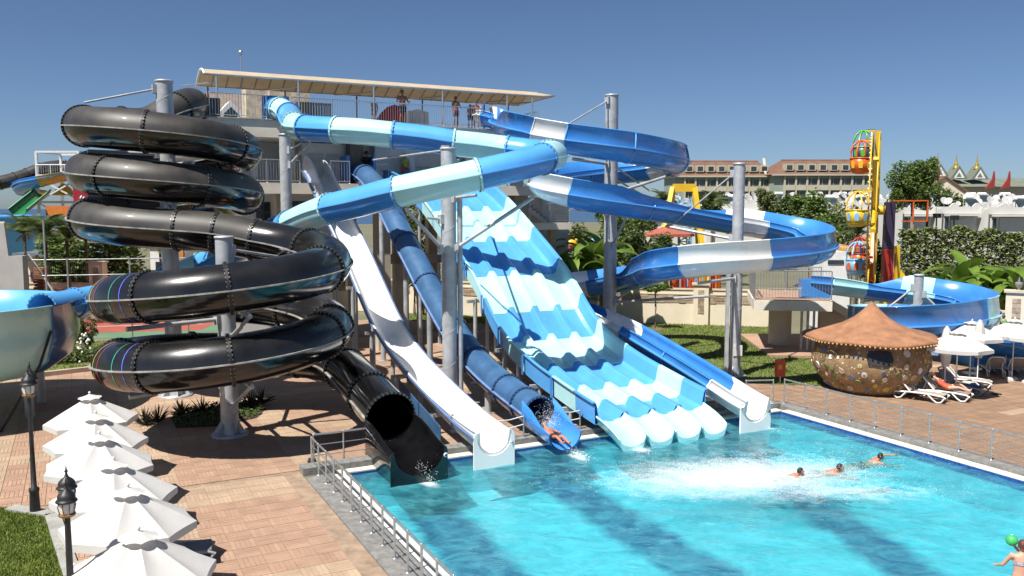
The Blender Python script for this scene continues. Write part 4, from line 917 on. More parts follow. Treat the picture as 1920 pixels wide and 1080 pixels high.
ur = [((1797, 622), "open white parasol shading the loungers beside the mosaic hut"), ((1823, 604), "open white parasol directly behind the one beside the hut"), ((1903, 600), "open white parasol left of the pair at the right edge"), ((1935, 604), "open white parasol cut off by the right edge of the picture")]
for i, ((x, y), lb) in enumerate(ur):
    p = G(x, y, 2.75); p.z = 0; o = par2 if i == 0 else copy_tree(par2); o.location = p; o.rotation_euler = (0, 0, R(random.uniform(0, 45))); o["label"] = lb; o["group"] = "white parasols on the right terrace"
for (x, y, lb) in ((1776, 611, "folded white parasol rising beside the mushroom hut roof"), (1838, 599, "folded white parasol behind the open right terrace parasols")):
    p = G(x, y, 2.95); p.z = 0; c = thing("folded_parasol", lb, "parasol", p)
    MB().pipe([p, p + Vector((0, 0, 2.9))], .026, 8).build("pole", WHITEP, c); MB().lathe([(.26, 0), (.26, .08), (.03, .12)], p, 16).build("base", CONC, c)
    m = MB(); N = 24; rows = []
    for z_, r_ in ((2.95, .03), (2.8, .11), (2.5, .17), (2.0, .2), (1.5, .17), (1.25, .12)):
        rows.append([p + Vector((r_ * (1 + .2 * (k % 3 == 0)) * math.cos(6.283 * k / N), r_ * (1 + .2 * (k % 3 == 0)) * math.sin(6.283 * k / N), z_)) for k in range(N)])
    m.grid(rows, closed=True).build("furled_canopy", CLOTH, c); MB().lathe([(.2, 1.72), (.215, 1.75), (.2, 1.78)], p, 14).build("strap", WHITEP, c)

# ------------------------------------------------------------------ lanterns
LBLK = mat("black_cast_iron", (.018, .018, .018), .5, .3, 8, .1, 40); LGOLD = mat("tarnished_gold", (.30, .17, .07), .5, .3, 12, metal=.4); LGL = mat("frosted_glass", (.66, .67, .66), .35, .05, 4)
def lantern_head(root, o, k_=1.):
    o0 = Vector(o); n0 = len(root.children); o = Vector(o); hd_ = MB().lathe([(.03, -.03), (.12, .0), (.16, .03), (.17, .06), (.13, .07)], o, 8, sm=False).build("lantern_base", LGOLD, root)
    for k in range(8):
        a = R(45 * k + 22.5); d = Vector((math.cos(a), math.sin(a), 0)); s_ = Vector((-d.y, d.x, 0))
        def P(r_, w_, z_): return o + d * r_ + s_ * w_ + Vector((0, 0, z_))
        MB().poly(P(.121, -.044, .08), P(.121, .044, .08), P(.15, .054, .22), P(.141, .05, .3), P(.141, -.05, .3), P(.15, -.054, .22)).build("glass_panel", LGL, hd_)
        a2 = R(45 * k); d2 = Vector((math.cos(a2), math.sin(a2), 0))
        MB().pipe([o + d2 * .135 + Vector((0, 0, .07)), o + d2 * .168 + Vector((0, 0, .22)), o + d2 * .155 + Vector((0, 0, .31))], .011, 5).build("glazing_bar", LGOLD, hd_)
    MB().lathe([(.14, .305), (.19, .30), (.205, .32), (.19, .345), (.165, .36), (.17, .40), (.155, .45), (.11, .50), (.05, .545), (.025, .60), (.02, .64), (.04, .665), (.02, .69), (.008, .76), (.001, .80)], o, 16).build("onion_cap", LBLK, hd_)
    if k_ != 1.:
        for ob in [hd_] + list(hd_.children):
            lo = o0 - ORG[root.name]; ob.data.transform(Matrix.Translation(lo) @ Matrix.Scale(k_, 4) @ Matrix.Translation(-lo))
def lamp(base, label, h=3.05, arm_=.75, k_=1.):
    base = Vector(base); t_ = thing("lamp_post", label, "lamp post", base, "black twin lantern posts on the lawn edge")
    MB().lathe([(.13, 0), (.12, .3), (.11, .55), (.125, .6), (.125, .66), (.07, .7), (.055, 1.6), (.045, h - .03)], base, 12).build("post", LBLK, t_)
    top = base + Vector((0, 0, h)); lantern_head(t_, top, k_)
    q = top + VD * arm_; MB().pipe([top + Vector((0, 0, -.12)), top + VD * arm_ * .5 + Vector((0, 0, -.18)), q + Vector((0, 0, -.03))], .022, 6).build("arm", LBLK, t_); lantern_head(t_, q, k_)
    return t_
lamp((-12.25, 21.3, 0), "black twin lantern lamp post at the far corner of the left lawn")
lamp((-7.22, 13.45, 0), "black twin lantern lamp post in the left foreground before the parasols", 2.82, .75, .82)

# ------------------------------------------------------------------ loungers and tables
LWH = mat("white_resin", (.70, .69, .66), .45, .06, 2); LMESH = mat("taupe_sling_mesh", (.36, .31, .26), .75, .12, 3, .2, 80); LGREY = mat("grey_resin", (.30, .31, .33), .45, .08, 2); LGM = mat("grey_sling_mesh", (.16, .16, .17), .75, .12, 3)
def make_lounger(frame, mesh):
    root = thing("sun_lounger", "x", "sun lounger", (0, 0, 0), "sun loungers", local=True); hx, wd = -.35, .33; ba = R(48)
    for sg in (-1, 1):
        y = sg * wd
        MB().pipe([(-.95, y, .30), (-.35, y, .34), (.4, y, .34), (.85, y, .30), (.98, y, .24)], .035, 8).build("side_rail", frame, root)
        MB().pipe([(.95, y, .25), (.82, y, .06), (.66, y, .03), (.52, y, .12), (.3, y, .33)], .032, 8).build("front_leg", frame, root)
        MB().pipe([(-.95, y, .30), (-.98, y, .12), (-.86, y, .03), (-.7, y, .08), (-.5, y, .33)], .032, 8).build("rear_leg", frame, root)
    MB().grid([[(x, y, .345 - .02 * (1 - (y / wd) ** 2)) for y in (-wd, -.15, 0, .15, wd)] for x in (-.33, 0, .4, .75, .9)]).build("seat_sling", mesh, root)
    c, s_ = math.cos(ba), math.sin(ba); L = .82
    P = lambda t_, y, o=0: (hx - c * t_ + s_ * o, y, .36 + s_ * t_ + c * o)
    bk = MB().pipe([P(0, -wd), P(L * .8, -wd), P(L, -wd * .75), P(L + .02, 0), P(L, wd * .75), P(L * .8, wd), P(0, wd)], .035, 8).build("backrest_frame", frame, root)
    MB().grid([[P(t_, y, .012) for y in (-wd + .03, -.12, .12, wd - .03)] for t_ in (.04, .4, .74)]).build("backrest_sling", mesh, bk)
    MB().pipe([P(.45, -wd * .8), (-.8, -wd * .8, .33)], .018, 6).build("back_stay", frame, root); MB().pipe([P(.45, wd * .8), (-.8, wd * .8, .33)], .018, 6).build("back_stay", frame, root)
    return root
lw = make_lounger(LWH, LMESH); lg = make_lounger(LGREY, LGM); used = set()
def put(src, x, y, a, label):
    o = src if src.name not in used else copy_tree(src); used.add(src.name); o.location = (x, y, .002); o.rotation_euler = (0, 0, R(a)); o["label"] = label; o["group"] = "sun loungers"; return o
put(lw, 16.75, 34.35, -40, "empty white lounger with taupe sling nearest the pool railing")
put(lw, 17.85, 34.6, -40, "white lounger under the sunbather in the orange swimsuit")
put(lw, 22.6, 39.7, 75, "white lounger facing away, left of the pair at the right edge")
put(lw, 23.55, 39.5, 72, "white lounger facing away, right of the pair at the right edge")
put(lg, 19.1, 35.7, -48, "grey lounger with a blue towel in the parasol shade")
put(lw, 20.0, 37.0, -30, "white lounger half hidden behind the blue towel lounger")
q = G(315, 1030, .35); put(lg, q.x, q.y, 20, "grey lounger half covered by the nearest left parasol")
q = G(225, 1052, .35); put(lw, q.x, q.y, 200, "white lounger showing below the fifth left parasol")
tw_ = thing("blue_towel", "blue towel draped over the grey lounger", "towel", (19.35, 35.45, .36))
rows = [[(19.35 + a * .30 * .67 + b_ * .28, 35.42 - a * .30 * .74 + b_ * .25, .40 + .03 * math.sin(a * 5 + b_ * 3) - (.22 if abs(b_) > .9 else 0)) for b_ in (-1.1, -.95, -.5, 0, .5, .95, 1.1)] for a in (-1, -.5, 0, .5, 1)]
MB().grid(rows).build("cloth", mat("blue_terry", (.03, .11, .24), .95, .2, 20, .5, 60), tw_)
def side_table(x, y, label):
    t_ = thing("side_table", label, "table", (x, y, 0), "round side tables"); o = Vector((x, y, 0))
    MB().lathe([(.001, .46), (.28, .46), (.29, .44), (.28, .42), (.04, .41)], o, 20).build("table_top", LWH, t_); MB().lathe([(.035, .41), (.035, .06), (.17, .03), (.18, 0)], o, 14).build("pedestal", LWH, t_)
for (x, y, lb) in ((18.55, 35.0, "round white side table at the pole of the hut side parasol"), (20.6, 37.9, "round white side table between the hidden and far loungers"), (21.4, 38.9, "round white side table left of the loungers facing away")): side_table(x, y, lb)
sh = thing("sandals", "pair of dark sandals on the paving beside the grey lounger", "sandals", (20.3, 35.3, 0))
for k in range(2): MB().box((20.3 + k * .16, 35.3 + k * .05, .03), (.1, .26, .05), .4 + k * .2).build("sandal", LBLK, sh)
sh = thing("sneakers", "pair of dark trainers by the left railing corner", "shoes", G(583, 866))
for k in range(2):
    c = G(580 + k * 9, 866); MB().lathe([(.05, 0), (.06, .04), (.045, .09), (.02, .12)], c, 10, sx=1, sy=2.2).build("shoe", mat("navy_shoe", (.04, .05, .08), .7), sh)

# ------------------------------------------------------------------ mosaic hut
hc = Vector((15.55, 36.6, 0)); hut = thing("mosaic_hut", "round mushroom hut with terracotta roof and mosaic covered brown pot walls", "hut", hc)
HW = mat("brown_pebble_plaster", (.27, .175, .09), .85, .25, 2.2, .6, 14)
t = HW.node_tree; bs = t.nodes["Principled BSDF"]; src = bs.inputs["Base Color"].links[0].from_socket
vo = t.nodes.new("ShaderNodeTexVoronoi"); vo.inputs["Scale"].default_value = 5.5; tcx = [n_ for n_ in t.nodes if n_.type == 'TEX_COORD'][0]; t.links.new(tcx.outputs["Object"], vo.inputs["Vector"])
lt = t.nodes.new("ShaderNodeMath"); lt.operation = 'LESS_THAN'; lt.inputs[1].default_value = .2; t.links.new(vo.outputs["Distance"], lt.inputs[0])
mx = t.nodes.new("ShaderNodeMixRGB"); mx.inputs[2].default_value = (.62, .55, .42, 1); t.links.new(lt.outputs[0], mx.inputs[0]); t.links.new(src, mx.inputs[1]); t.links.new(mx.outputs[0], bs.inputs["Base Color"])
prof = [(1.55, 0), (1.85, .25), (2.2, .7), (2.4, 1.15), (2.42, 1.5), (2.3, 1.85), (2.18, 2.1), (2.16, 2.5)]
MB().lathe(prof, hc, 56).build("pot_wall", HW, hut)
def roofr(a): return 1 + .02 * math.sin(3 * a) + .015 * math.sin(7 * a + 1)
rows = []
for (r_, z_) in ((.02, 3.78), (.12, 3.72), (.35, 3.45), (.7, 3.12), (1.2, 2.82), (1.8, 2.6), (2.4, 2.46), (2.68, 2.38), (2.76, 2.30), (2.72, 2.22), (2.5, 2.2), (2.1, 2.26)):
    rows.append([hc + Vector((r_ * roofr(6.283 * k / 60) * math.cos(6.283 * k / 60), r_ * roofr(6.283 * k / 60) * math.sin(6.283 * k / 60), z_ + .02 * math.sin(5 * 6.283 * k / 60) * r_ / 2.7)) for k in range(60)])
rf_ = MB().grid(rows, closed=True).build("roof", mat("terracotta_plaster", (.32, .155, .08), .92, .2, 1.8, .8, 14), hut)
bd = MB(); 
for k in range(92):
    a = 6.283 * k / 92; bd.ball(hc + Vector((2.77 * roofr(a) * math.cos(a), 2.77 * roofr(a) * math.sin(a), 2.22 + .02 * math.sin(5 * a))), .045, 4)
bd.build("bead_rim", mat("amber_beads", (.52, .30, .14), .4, .3, 9), rf_, kind="stuff")
def potp(a, z_):
    for (r1, z1), (r2, z2) in zip(prof, prof[1:]):
        if z1 <= z_ <= z2:
            r_ = r1 + (r2 - r1) * (z_ - z1) / (z2 - z1); nrm = Vector((math.cos(a) * (z2 - z1), math.sin(a) * (z2 - z1), -(r2 - r1))).normalized(); return hc + Vector((r_ * math.cos(a), r_ * math.sin(a), z_)), nrm
def disc(a, z_, r_, mt, nm="mosaic_disc", par_=None, off=.0):
    p, nrm = potp(a, z_); x = nrm.cross(Vector((0, 0, 1))).normalized(); y = x.cross(nrm); m = MB(); N = 14
    e = [p + nrm * (.025 + off) + x * r_ * math.cos(6.283 * k / N) + y * r_ * 1.1 * math.sin(6.283 * k / N) for k in range(N)]; e2 = [q - nrm * .06 for q in e]
    m.add(e, [tuple(range(N))]); m.grid([e2, e], closed=True, sm=False); return m.build(nm, mt, par_ or hut)
MC = [mat("mosaic_" + n_, c, .35, .15, 6) for n_, c in (("cream", (.52, .45, .34)), ("green", (.10, .15, .05)), ("rust", (.27, .09, .04)), ("tan", (.36, .24, .14)), ("white", (.62, .6, .55)), ("blue", (.10, .18, .33)), ("yellow", (.48, .36, .05)), ("olive", (.17, .19, .07)))]
rr = random.Random(3); placed = [(potp(R(256), 1.72)[0], .42)]
for k in range(600):
    a = R(rr.uniform(150, 400)); z_ = rr.uniform(.15, 2.0); r_ = rr.uniform(.06, .155); p, _ = potp(a, z_)
    if any((p - q).length < r_ + s_ + .07 for q, s_ in placed): continue
    placed.append((p, r_)); o = disc(a, z_, r_, MC[rr.randrange(8)])
    if rr.random() < .25: disc(a, z_, r_ * .6, MC[4], "disc_ring", o, .01); disc(a, z_, r_ * .3, MC[5], "disc_centre", o, .02)
    if len(placed) > 84: break
a = R(256); p, nrm = potp(a, 1.72); x = nrm.cross(Vector((0, 0, 1))).normalized(); y = x.cross(nrm)
MB().extr([p + x * .5 * u_ + y * .34 * v_ + nrm * .03 for u_, v_ in ((-.9, -.8), (0, -1), (.9, -.8), (1, 0), (.85, .8), (0, .9), (-.8, .85), (-1, 0))], -nrm * .1).build("window_opening", DARK, hut)
p, nrm = potp(R(212), 1.75); MB().pipe([p, p + nrm * .35 + Vector((0, 0, .05))], .05, 6, r2=.015).build("spout", mat("pale_wood", (.4, .27, .16), .8), hut)
# ------------------------------------------------------------------ right platform and its slide
pf = thing("slide_platform", "concrete platform on a round column behind the mosaic hut", "platform", (15.3, 48.2, 0))
MB().hexa([(13.0, 45.6, 2.35), (17.0, 45.0, 2.35), (18.4, 50.5, 2.35), (14.2, 51.2, 2.35), (13.0, 45.6, 2.9), (17.0, 45.0, 2.9), (18.4, 50.5, 2.9), (14.2, 51.2, 2.9)]).build("deck_slab", FASC, pf)
MB().hexa([(13.05, 45.65, 2.9), (16.95, 45.05, 2.9), (18.3, 50.4, 2.9), (14.25, 51.1, 2.9), (13.05, 45.65, 2.94), (16.95, 45.05, 2.94), (18.3, 50.4, 2.94), (14.25, 51.1, 2.94)]).build("deck_tiles", TPINK, pf)
MB().lathe([(.62, 0), (.62, 2.35)], (15.2, 48.0, 0), 24).build("round_column", CREAM, pf)
MB().hexa([(13.5, 44.3, 0), (19.6, 43.6, 0), (20.4, 52, 0), (14.0, 52, 0), (13.5, 44.3, .14), (19.6, 43.6, .14), (20.4, 52, .14), (14.0, 52, .14)]).build("base_slab", TPINK, pf)
for k in range(3): MB().pipe([(15.6 + k * .32, 45.6 - k * .03, 0), (15.6 + k * .32, 45.6 - k * .03, 2.35)], .07, 8).build("drain_pipe", GALV, pf)
for k in range(13): MB().box((17.6 + .3 * k, 47.6 - .12 * k, 2.72 - .2 * k), (.32, 1.3, .2), -.38).build("step", CONC, pf)
MB().extr([(17.3, 46.9, 2.5), (21.6, 45.2, -.1), (21.9, 45.1, -.1), (21.9, 45.1, .25), (17.3, 46.9, 2.95)], (.05, .12, 0)).build("stringer", CREAM, pf)
MB().hexa([(17.2, 47.3, 0), (20.2, 46.6, 0), (20.4, 47.6, 0), (17.4, 48.2, 0), (17.2, 47.3, 2.3), (18.2, 47.1, 2.3), (18.4, 48.0, 2.3), (17.4, 48.2, 2.3)]).build("stair_wall", BEIGE, pf)
railing("front railing of the concrete slide platform", (13.05, 45.65, 2.94), (16.95, 45.05, 2.94), 1.55, 3.9, .15, r=.03)
railing("left side railing of the concrete slide platform", (13.05, 45.7, 2.94), (14.25, 51.0, 2.94), 1.55, 2.6, .15, r=.026)
railing("back railing of the concrete slide platform", (14.3, 51.05, 2.94), (18.3, 50.35, 2.94), 1.4, 2.0, .15, r=.026)
ks = thing("curved_terrace_slide", "blue and pale aqua open slide curving round a short column behind the hut", "water slide", (20, 42, 0))
KC = {'B': (BLUE, SKYB), 'P': (PALE, PALE)}
K_ = [(at(1518, 548, 46.6), 'B'), (at(1560, 552, 46.2), 'P'), (at(1620, 560, 45.7), 'B'), (at(1690, 569, 45.4), 'P'), (at(1745, 577, 45.1), 'B'), (at(1800, 588, 44.3), 'B'), (at(1838, 602, 42.6), None), (at(1846, 612, 41.0), 'P'), (at(1826, 620, 39.4), 'B'), (at(1775, 629, 38.5), None), (at(1715, 634, 38.4), 'B'), (at(1655, 636, 39.0), None), (at(1612, 634, 40.6), 'P'),
      (at(1620, 630, 42.6), None), (at(1670, 628, 43.6), 'B'), (at(1730, 632, 43.3), None), (at(1790, 644, 42.0), 'P'), (at(1850, 660, 40.9), 'B'), (at(1930, 676, 40.2), None)]
trough_slide(ks, K_, .6, KC, .8, .75, 1.5)
MB().box(at(1527, 540, 46.4), (1.5, .9, 1.0), -.1).build("start_box", BLUE, ks)
column("short steel column inside the curved terrace slide", 20.1, 42.0, 4.55, .22, [(3.9, at(1655, 585, 42.5), .05), (2.9, at(1655, 594, 41.5), .09), (3.6, at(1800, 618, 41), .05), (3.1, at(1785, 625, 42.5), .06)])
wp_ = thing("splash_basin", "blue walled splash basin at the right edge behind the parasols", "pool", (26.5, 41, 0))
MB().hexa([(22.7, 41.4, 0), (31, 39.0, 0), (31, 39.4, 0), (22.7, 41.8, 0), (22.7, 41.4, 1.5), (31, 39.0, 1.5), (31, 39.4, 1.5), (22.7, 41.8, 1.5)]).build("front_wall", BLUE, wp_)
MB().hexa([(22.7, 41.85, 0), (31, 39.45, 0), (31, 46, 0), (22.7, 46, 0), (22.7, 41.85, .9), (31, 39.45, .9), (31, 46, .9), (22.7, 46, .9)]).build("basin", SKYB, wp_)
railing("low steel railing before the blue splash basin", (23.6, 40.3, 0), (31, 38.2, 0), .9, 1.5, 0, nrails=2, name="pool_railing", r=.022)

# ------------------------------------------------------------------ boundary wall
BRICKS = [mat("wall_stone_" + str(k), c, .9, .18, 4, .4, 30) for k, c in enumerate(((.36, .27, .19), (.30, .22, .155), (.41, .32, .23)))]
def wall_run(label, p, q, h, pillars, stones=True, base=CREAM, hp=None, zband=(.62, .86)):
    p, q = Vector((*p, 0)), Vector((*q, 0)); L = (q - p).length; d = (q - p) / L; nrm = Vector((d.y, -d.x, 0)); Z = Vector((0, 0, 1))
    if nrm.y > 0: nrm = -nrm
    t_ = thing("boundary_wall", label, "wall", p)
    def bx(s0, s1, n0, n1, z0, z1, nm, mt): return MB().hexa([p + d * s0 + nrm * n1 + Z * z0, p + d * s1 + nrm * n1 + Z * z0, p + d * s1 + nrm * n0 + Z * z0, p + d * s0 + nrm * n0 + Z * z0, p + d * s0 + nrm * n1 + Z * z1, p + d * s1 + nrm * n1 + Z * z1, p + d * s1 + nrm * n0 + Z * z1, p + d * s0 + nrm * n0 + Z * z1]).build(nm, mt, t_)
    bx(0, L, 0, .24, 0, h, "wall_panel", base); bx(-.02, L + .02, -.04, .30, h, h + .1, "coping", BEIGE)
    z0, z1 = h * zband[0], h * zband[1]; bx(0, L, .24, .30, z1, z1 + .07, "ledge", BEIGE)
    if stones:
        nr = 3; hh = (z1 - z0) / nr
        for r_ in range(nr):
            s = .1 * (r_ % 2) + .02
            while s < L - .1:
                w_ = min(random.uniform(.35, .75), L - s - .02)
                if w_ > .1: bx(s, s + w_ - .015, .24, .255 + random.uniform(0, .035), z0 + hh * r_ + .008, z0 + hh * (r_ + 1) - .008, "stone", BRICKS[random.randrange(3)])
                s += w_
    H2 = hp or h + .35
    for s in pillars:
        c = p + d * s; 
        pl_ = bx(s - .5, s + .5, -.2, .45, 0, H2, "pillar", base); bx(s - .6, s + .6, -.3, .55, H2, H2 + .12, "pillar_cap", BEIGE)
        nr = 9; hh = (H2 - 1.1) / nr
        for r_ in range(nr):
            x0 = s - .2; k = random.uniform(.14, .26)
            for (a, b_) in ((x0, x0 + k), (x0 + k, x0 + .4)): bx(a + .006, b_ - .006, .45, .465 + random.uniform(0, .03), .8 + hh * r_ + .008, .8 + hh * (r_ + 1) - .008, "stone", BRICKS[random.randrange(3)])
    return t_
wall_run("cream boundary wall with stone band behind the little tree", (6.0, 58.7), (17.0, 56.2), 2.35, (6.9,))
wall_run("cream boundary wall seen behind the slides below the tower", (-14, 66), (5.95, 58.75), 2.4, (7.5, 13.2))
wall_run("cream boundary wall with lamp pillar at the right edge", (22.2, 47.5), (33, 41.2), 2.3, (5.2, 10.4), hp=3.4)
dr = thing("wall_gate", "dark shuttered gate in the wall behind the slides", "gate", (-9.5, 64.1, 0))
for k in range(12): MB().box((-9.1 + .0 * k, 63.75, .35 + .17 * k), (2.5, .06, .15), -.35).build("slat", mat("dark_grey_gate", (.09, .09, .09), .6), dr)
MB().box((-5.1, 62.35, 1.05), (1.9, .08, 2.1), -.35).build("side_door", mat("grey_gate", (.11, .11, .105), .6), dr)
tl = thing("wall_lantern", "dark globe lantern on the right edge wall pillar", "lamp", at(1888, 530, 44.6))
q = Vector((22.2, 47.5, 0)) + (Vector((33, 41.2, 0)) - Vector((22.2, 47.5, 0))).normalized() * 5.2 + Vector((0, -.15, 3.52))
MB().lathe([(.1, 0), (.06, .1), (.12, .16), (.2, .3), (.18, .45), (.1, .55)], q, 12).build("globe", mat("smoked_glass", (.25, .25, .26), .2), tl); MB().lathe([(.19, .46), (.12, .58), (.03, .7), (.001, .76)], q, 12).build("cap", LBLK, tl)
# ------------------------------------------------------------------ background, left
def P2(x, y, d): return at(x, y, d)
WS = mat("white_steel", (.62, .62, .60), .5, .06, 2)
lt_ = thing("lattice_slide_tower", "white steel lattice slide tower far away on the left", "tower", (P2(112, 391, 95).x, 95, 0))
xa, xb = P2(73, 391, 93).x, P2(152, 391, 93).x
for (x, y) in ((xa, 93), (xb, 93), (xa, 98), (xb, 98)): MB().beam((x, y, 0), (x, y, 13.9), .24).build("leg", WS, lt_)
for z_ in (5.6, 8.5, 11.2): MB().box(((xa + xb) / 2, 95.5, z_), (xb - xa + .3, 5.3, .22)).build("floor", WS, lt_)
for z_ in (13.9,):
    for (p, q) in (((xa, 93, z_), (xb, 93, z_)), ((xa, 98, z_), (xb, 98, z_)), ((xa, 93, z_), (xa, 98, z_)), ((xb, 93, z_), (xb, 98, z_))): MB().beam(p, q, .2).build("top_beam", WS, lt_)
for (z0, z1) in ((2.5, 5.5), (5.7, 8.4), (8.6, 11.1)):
    MB().beam((xa, 93, z0), (xb, 93, z1), .14).build("cross_brace", WS, lt_); MB().beam((xb, 93.05, z0), (xa, 93.05, z1), .14).build("cross_brace", WS, lt_)
railing("white railing on the far lattice tower's top floor", (xa, 92.9, 11.3), (xb, 92.9, 11.3), 1.2, 1.6, .25, mt=WS, r=.05)
fs = thing("far_black_tube", "far black tube slide running left from the lattice tower", "water slide", P2(30, 391, 97))
tube_slide(fs, [(P2(150, 316, 99), 'T'), (P2(110, 313, 98.5), 'T'), (P2(78, 318, 97), 'T'), (P2(52, 328, 96), 'T'), (P2(28, 336, 95), 'T'), (P2(0, 343, 94), 'T'), (P2(-40, 352, 93), None)], .75, {'T': (BLACKD, BLACKP, BFL)}, None, 0, None, BLACKD, .8, 8)
fb = thing("far_blue_flume", "far blue and yellow flume beneath the lattice tower", "water slide", P2(100, 391, 92))
trough_slide(fb, [(P2(160, 332, 96), 'B'), (P2(120, 340, 92), 'Y'), (P2(80, 350, 91), 'B'), (P2(50, 357, 92), None), (P2(40, 366, 94), 'Y'), (P2(80, 372, 96), None)], .8, {'B': (BLUE, SKYB), 'Y': (mat("amber_fibreglass", (.5, .3, .06), .35), BLUE)}, .9, .2, 1, step=.8)
fg = thing("far_green_slide", "far green straight slide at the foot of the lattice tower", "water slide", P2(60, 391, 88))
trough_slide(fg, [(P2(82, 368, 92), 'G'), (P2(60, 386, 89), None), (P2(36, 406, 86), None)], .8, {'G': (mat("green_fibreglass", (.03, .20, .07), .3), mat("pale_green_rib", (.2, .4, .2), .4))}, .7, 0, 1, step=.8)
fr = thing("far_blue_pool", "far round blue pool rim on the left edge", "pool", P2(10, 391, 78))
MB().lathe([(3.6, 0), (3.6, 7.2), (3.75, 7.2), (3.75, 6.9), (3.65, 6.8)], P2(-4, 400, 78) * Vector((1, 1, 0)), 36).build("rim", SKYB, fr); MB().lathe([(.01, 6.9), (3.6, 6.9)], P2(-4, 400, 78) * Vector((1, 1, 0)), 36).build("water", PALE, fr)
fo = thing("far_orange_play", "far orange and yellow play frame beside the lattice tower", "playground", P2(150, 391, 92))
MB().box(P2(140, 395, 90), (5, 2, 1.0)).build("orange_base", mat("orange_paint", (.55, .17, .03), .5), fo); MB().lathe([(1.2, 0), (.7, .8), (.1, 1.3)], P2(120, 366, 95), 12).build("yellow_cap", mat("yellow_paint", (.6, .36, .03), .5), fo); MB().box(P2(157, 366, 92), (2, .4, 2.6), .5).build("red_panel", mat("red_paint", (.4, .03, .05), .5), fo)
for k in range(6): MB().beam(P2(150 + k * 4, 372 + k * 3, 91), P2(156 + k * 4, 362 + k * 3, 92.5), .1).build("ladder_bar", WS, fo)
gb = thing("grey_block_house", "plain grey rendered block at the left edge", "building", (P2(5, 391, 47).x, 47, 0))
a = P2(26, 391, 47).x; a2 = a * 53 / 47; MB().hexa([(-38, 47, 0), (a, 47, 0), (a2, 53, 0), (-42, 53, 0), (-38, 47, 7.0), (a - .6, 47, 7.0), (a2 - .6, 53, 7.0), (-42, 53, 7.0)]).build("wall", mat("weathered_grey_render", (.34, .33, .32), .9, .1, .6), gb); MB().box((a - .1, 47.2, 2.6), (.9, .5, 5.2)).build("side_pier", MATS["weathered_grey_render"], gb)
lb_ = thing("awning_building", "low cream building with a dark awning behind the left fence", "building", (-33, 66, 0))
x0, x1 = P2(45, 391, 66).x, P2(185, 391, 66).x
MB().hexa([(x0, 66, 0), (x1, 65, 0), (x1, 72, 0), (x0, 72, 0), (x0, 66, 4.2), (x1, 65, 4.2), (x1, 72, 4.2), (x0, 72, 4.2)]).build("wall", CREAM, lb_)
MB().hexa([(x0 - .3, 64.6, 4.2), (x1 + .3, 63.6, 4.2), (x1 + .3, 72, 4.2), (x0 - .3, 72, 4.2), (x0 - .3, 64.6, 4.45), (x1 + .3, 63.6, 4.45), (x1 + .3, 72, 4.45), (x0 - .3, 72, 4.45)]).build("awning_roof", mat("slate_awning", (.12, .15, .18), .6), lb_)
MB().lathe([(.001, .05), (.55, .05), (.6, 0)], (0, 0, 0), 20).build("round_emblem", mat("dark_green_emblem", (.04, .16, .09), .5), lb_)
em = [c for c in bpy.data.objects if c.name.startswith("round_emblem")][0]; em.data.transform(Matrix.Translation(ORG[lb_.name])); em.rotation_euler = (R(90), 0, 0); em.location = Vector(((x0 + x1) / 2 + .6, 63.4, 3.5)) - ORG[lb_.name]
for k, (xx, zz) in enumerate(((x0 + 1, 1.7), (x0 + 3.3, 1.7))): MB().box((xx, 65.7, zz), (1.2, .08, 2.4)).build("door", mat("grey_door", (.2, .21, .22), .5), lb_)
ifn = thing("iron_fence", "black iron fence with arched top on the low wall at left", "fence", P2(120, 520, 60) * Vector((1, 1, 0)))
xs0, xs1 = P2(75, 391, 60).x, P2(175, 391, 60).x; z0 = 2.6
bl = None
for k in range(26):
    x = xs0 + (xs1 - xs0) * k / 25; h_ = 1.15 + .35 * math.sin(math.pi * k / 25)
    MB().pipe([(x, 60, z0), (x, 60, z0 + h_)], .022, 5, caps=False).build("bar", LBLK, ifn)
MB().pipe([(xs0, 60, z0 + .15), (xs1, 60, z0 + .15)], .03, 6).build("rail", LBLK, ifn); MB().pipe([(xs0 + (xs1 - xs0) * k / 12, 60, z0 + 1.0 + .35 * math.sin(math.pi * k / 12)) for k in range(13)], .03, 6).build("rail", LBLK, ifn)
wall_run("cream wall under the iron fence at left", (P2(-30, 391, 60).x, 60.5), (P2(190, 391, 60).x, 59.9), 2.5, (P2(182, 391, 60).x - P2(-30, 391, 60).x,), hp=4.0)
brp = thing("brick_pier", "striped red brick pier behind the left fence", "pier", (P2(70, 391, 55).x, 55, 0))
for k in range(14): MB().box((P2(70, 391, 55).x + random.uniform(-.03, .03), 55, 1.2 + .21 * k), (.65 if k % 2 else .6, .6, .17)).build("brick_course", mat("red_brick", (.30, .12, .06), .9, .2, 5), brp)
fe = thing("court_fence", "tall wire court fence of thin steel posts at left", "fence", (-28, 50, 0))
fx = [-34.5, -31.5, -28.6, -25.4, -22.2, -19.2]
for x in fx: MB().pipe([(x, 46.5 + (x + 34) * .25, 0), (x, 46.5 + (x + 34) * .25, 5.0)], .05, 6).build("post", STEEL, fe)
for z_ in (2.6, 4.0, 4.9): MB().pipe([(-36, 46.0, z_), (-18, 50.5, z_)], .035, 6).build("rail", STEEL, fe)
MB().pipe([(-30.0, 48, 0), (-27.3, 48.2, 5.2)], .06, 6).build("stay", WS, fe); MB().pipe([(-24.6, 49, 0), (-27.3, 48.2, 5.2)], .06, 6).build("stay", WS, fe)
tall = tag(MB().pipe([(P2(80, 391, 44).x, 44, 0), (P2(80, 391, 44).x, 44, 7.2)], .05, 6).lathe([(.09, 0), (.09, .2), (.05, .2)], (P2(80, 391, 44).x, 44, 0), 8).build("fence_pole", STEEL, loc=(P2(80, 391, 44).x, 44, 0)), "single thin steel pole in front of the palms at left", "pole")
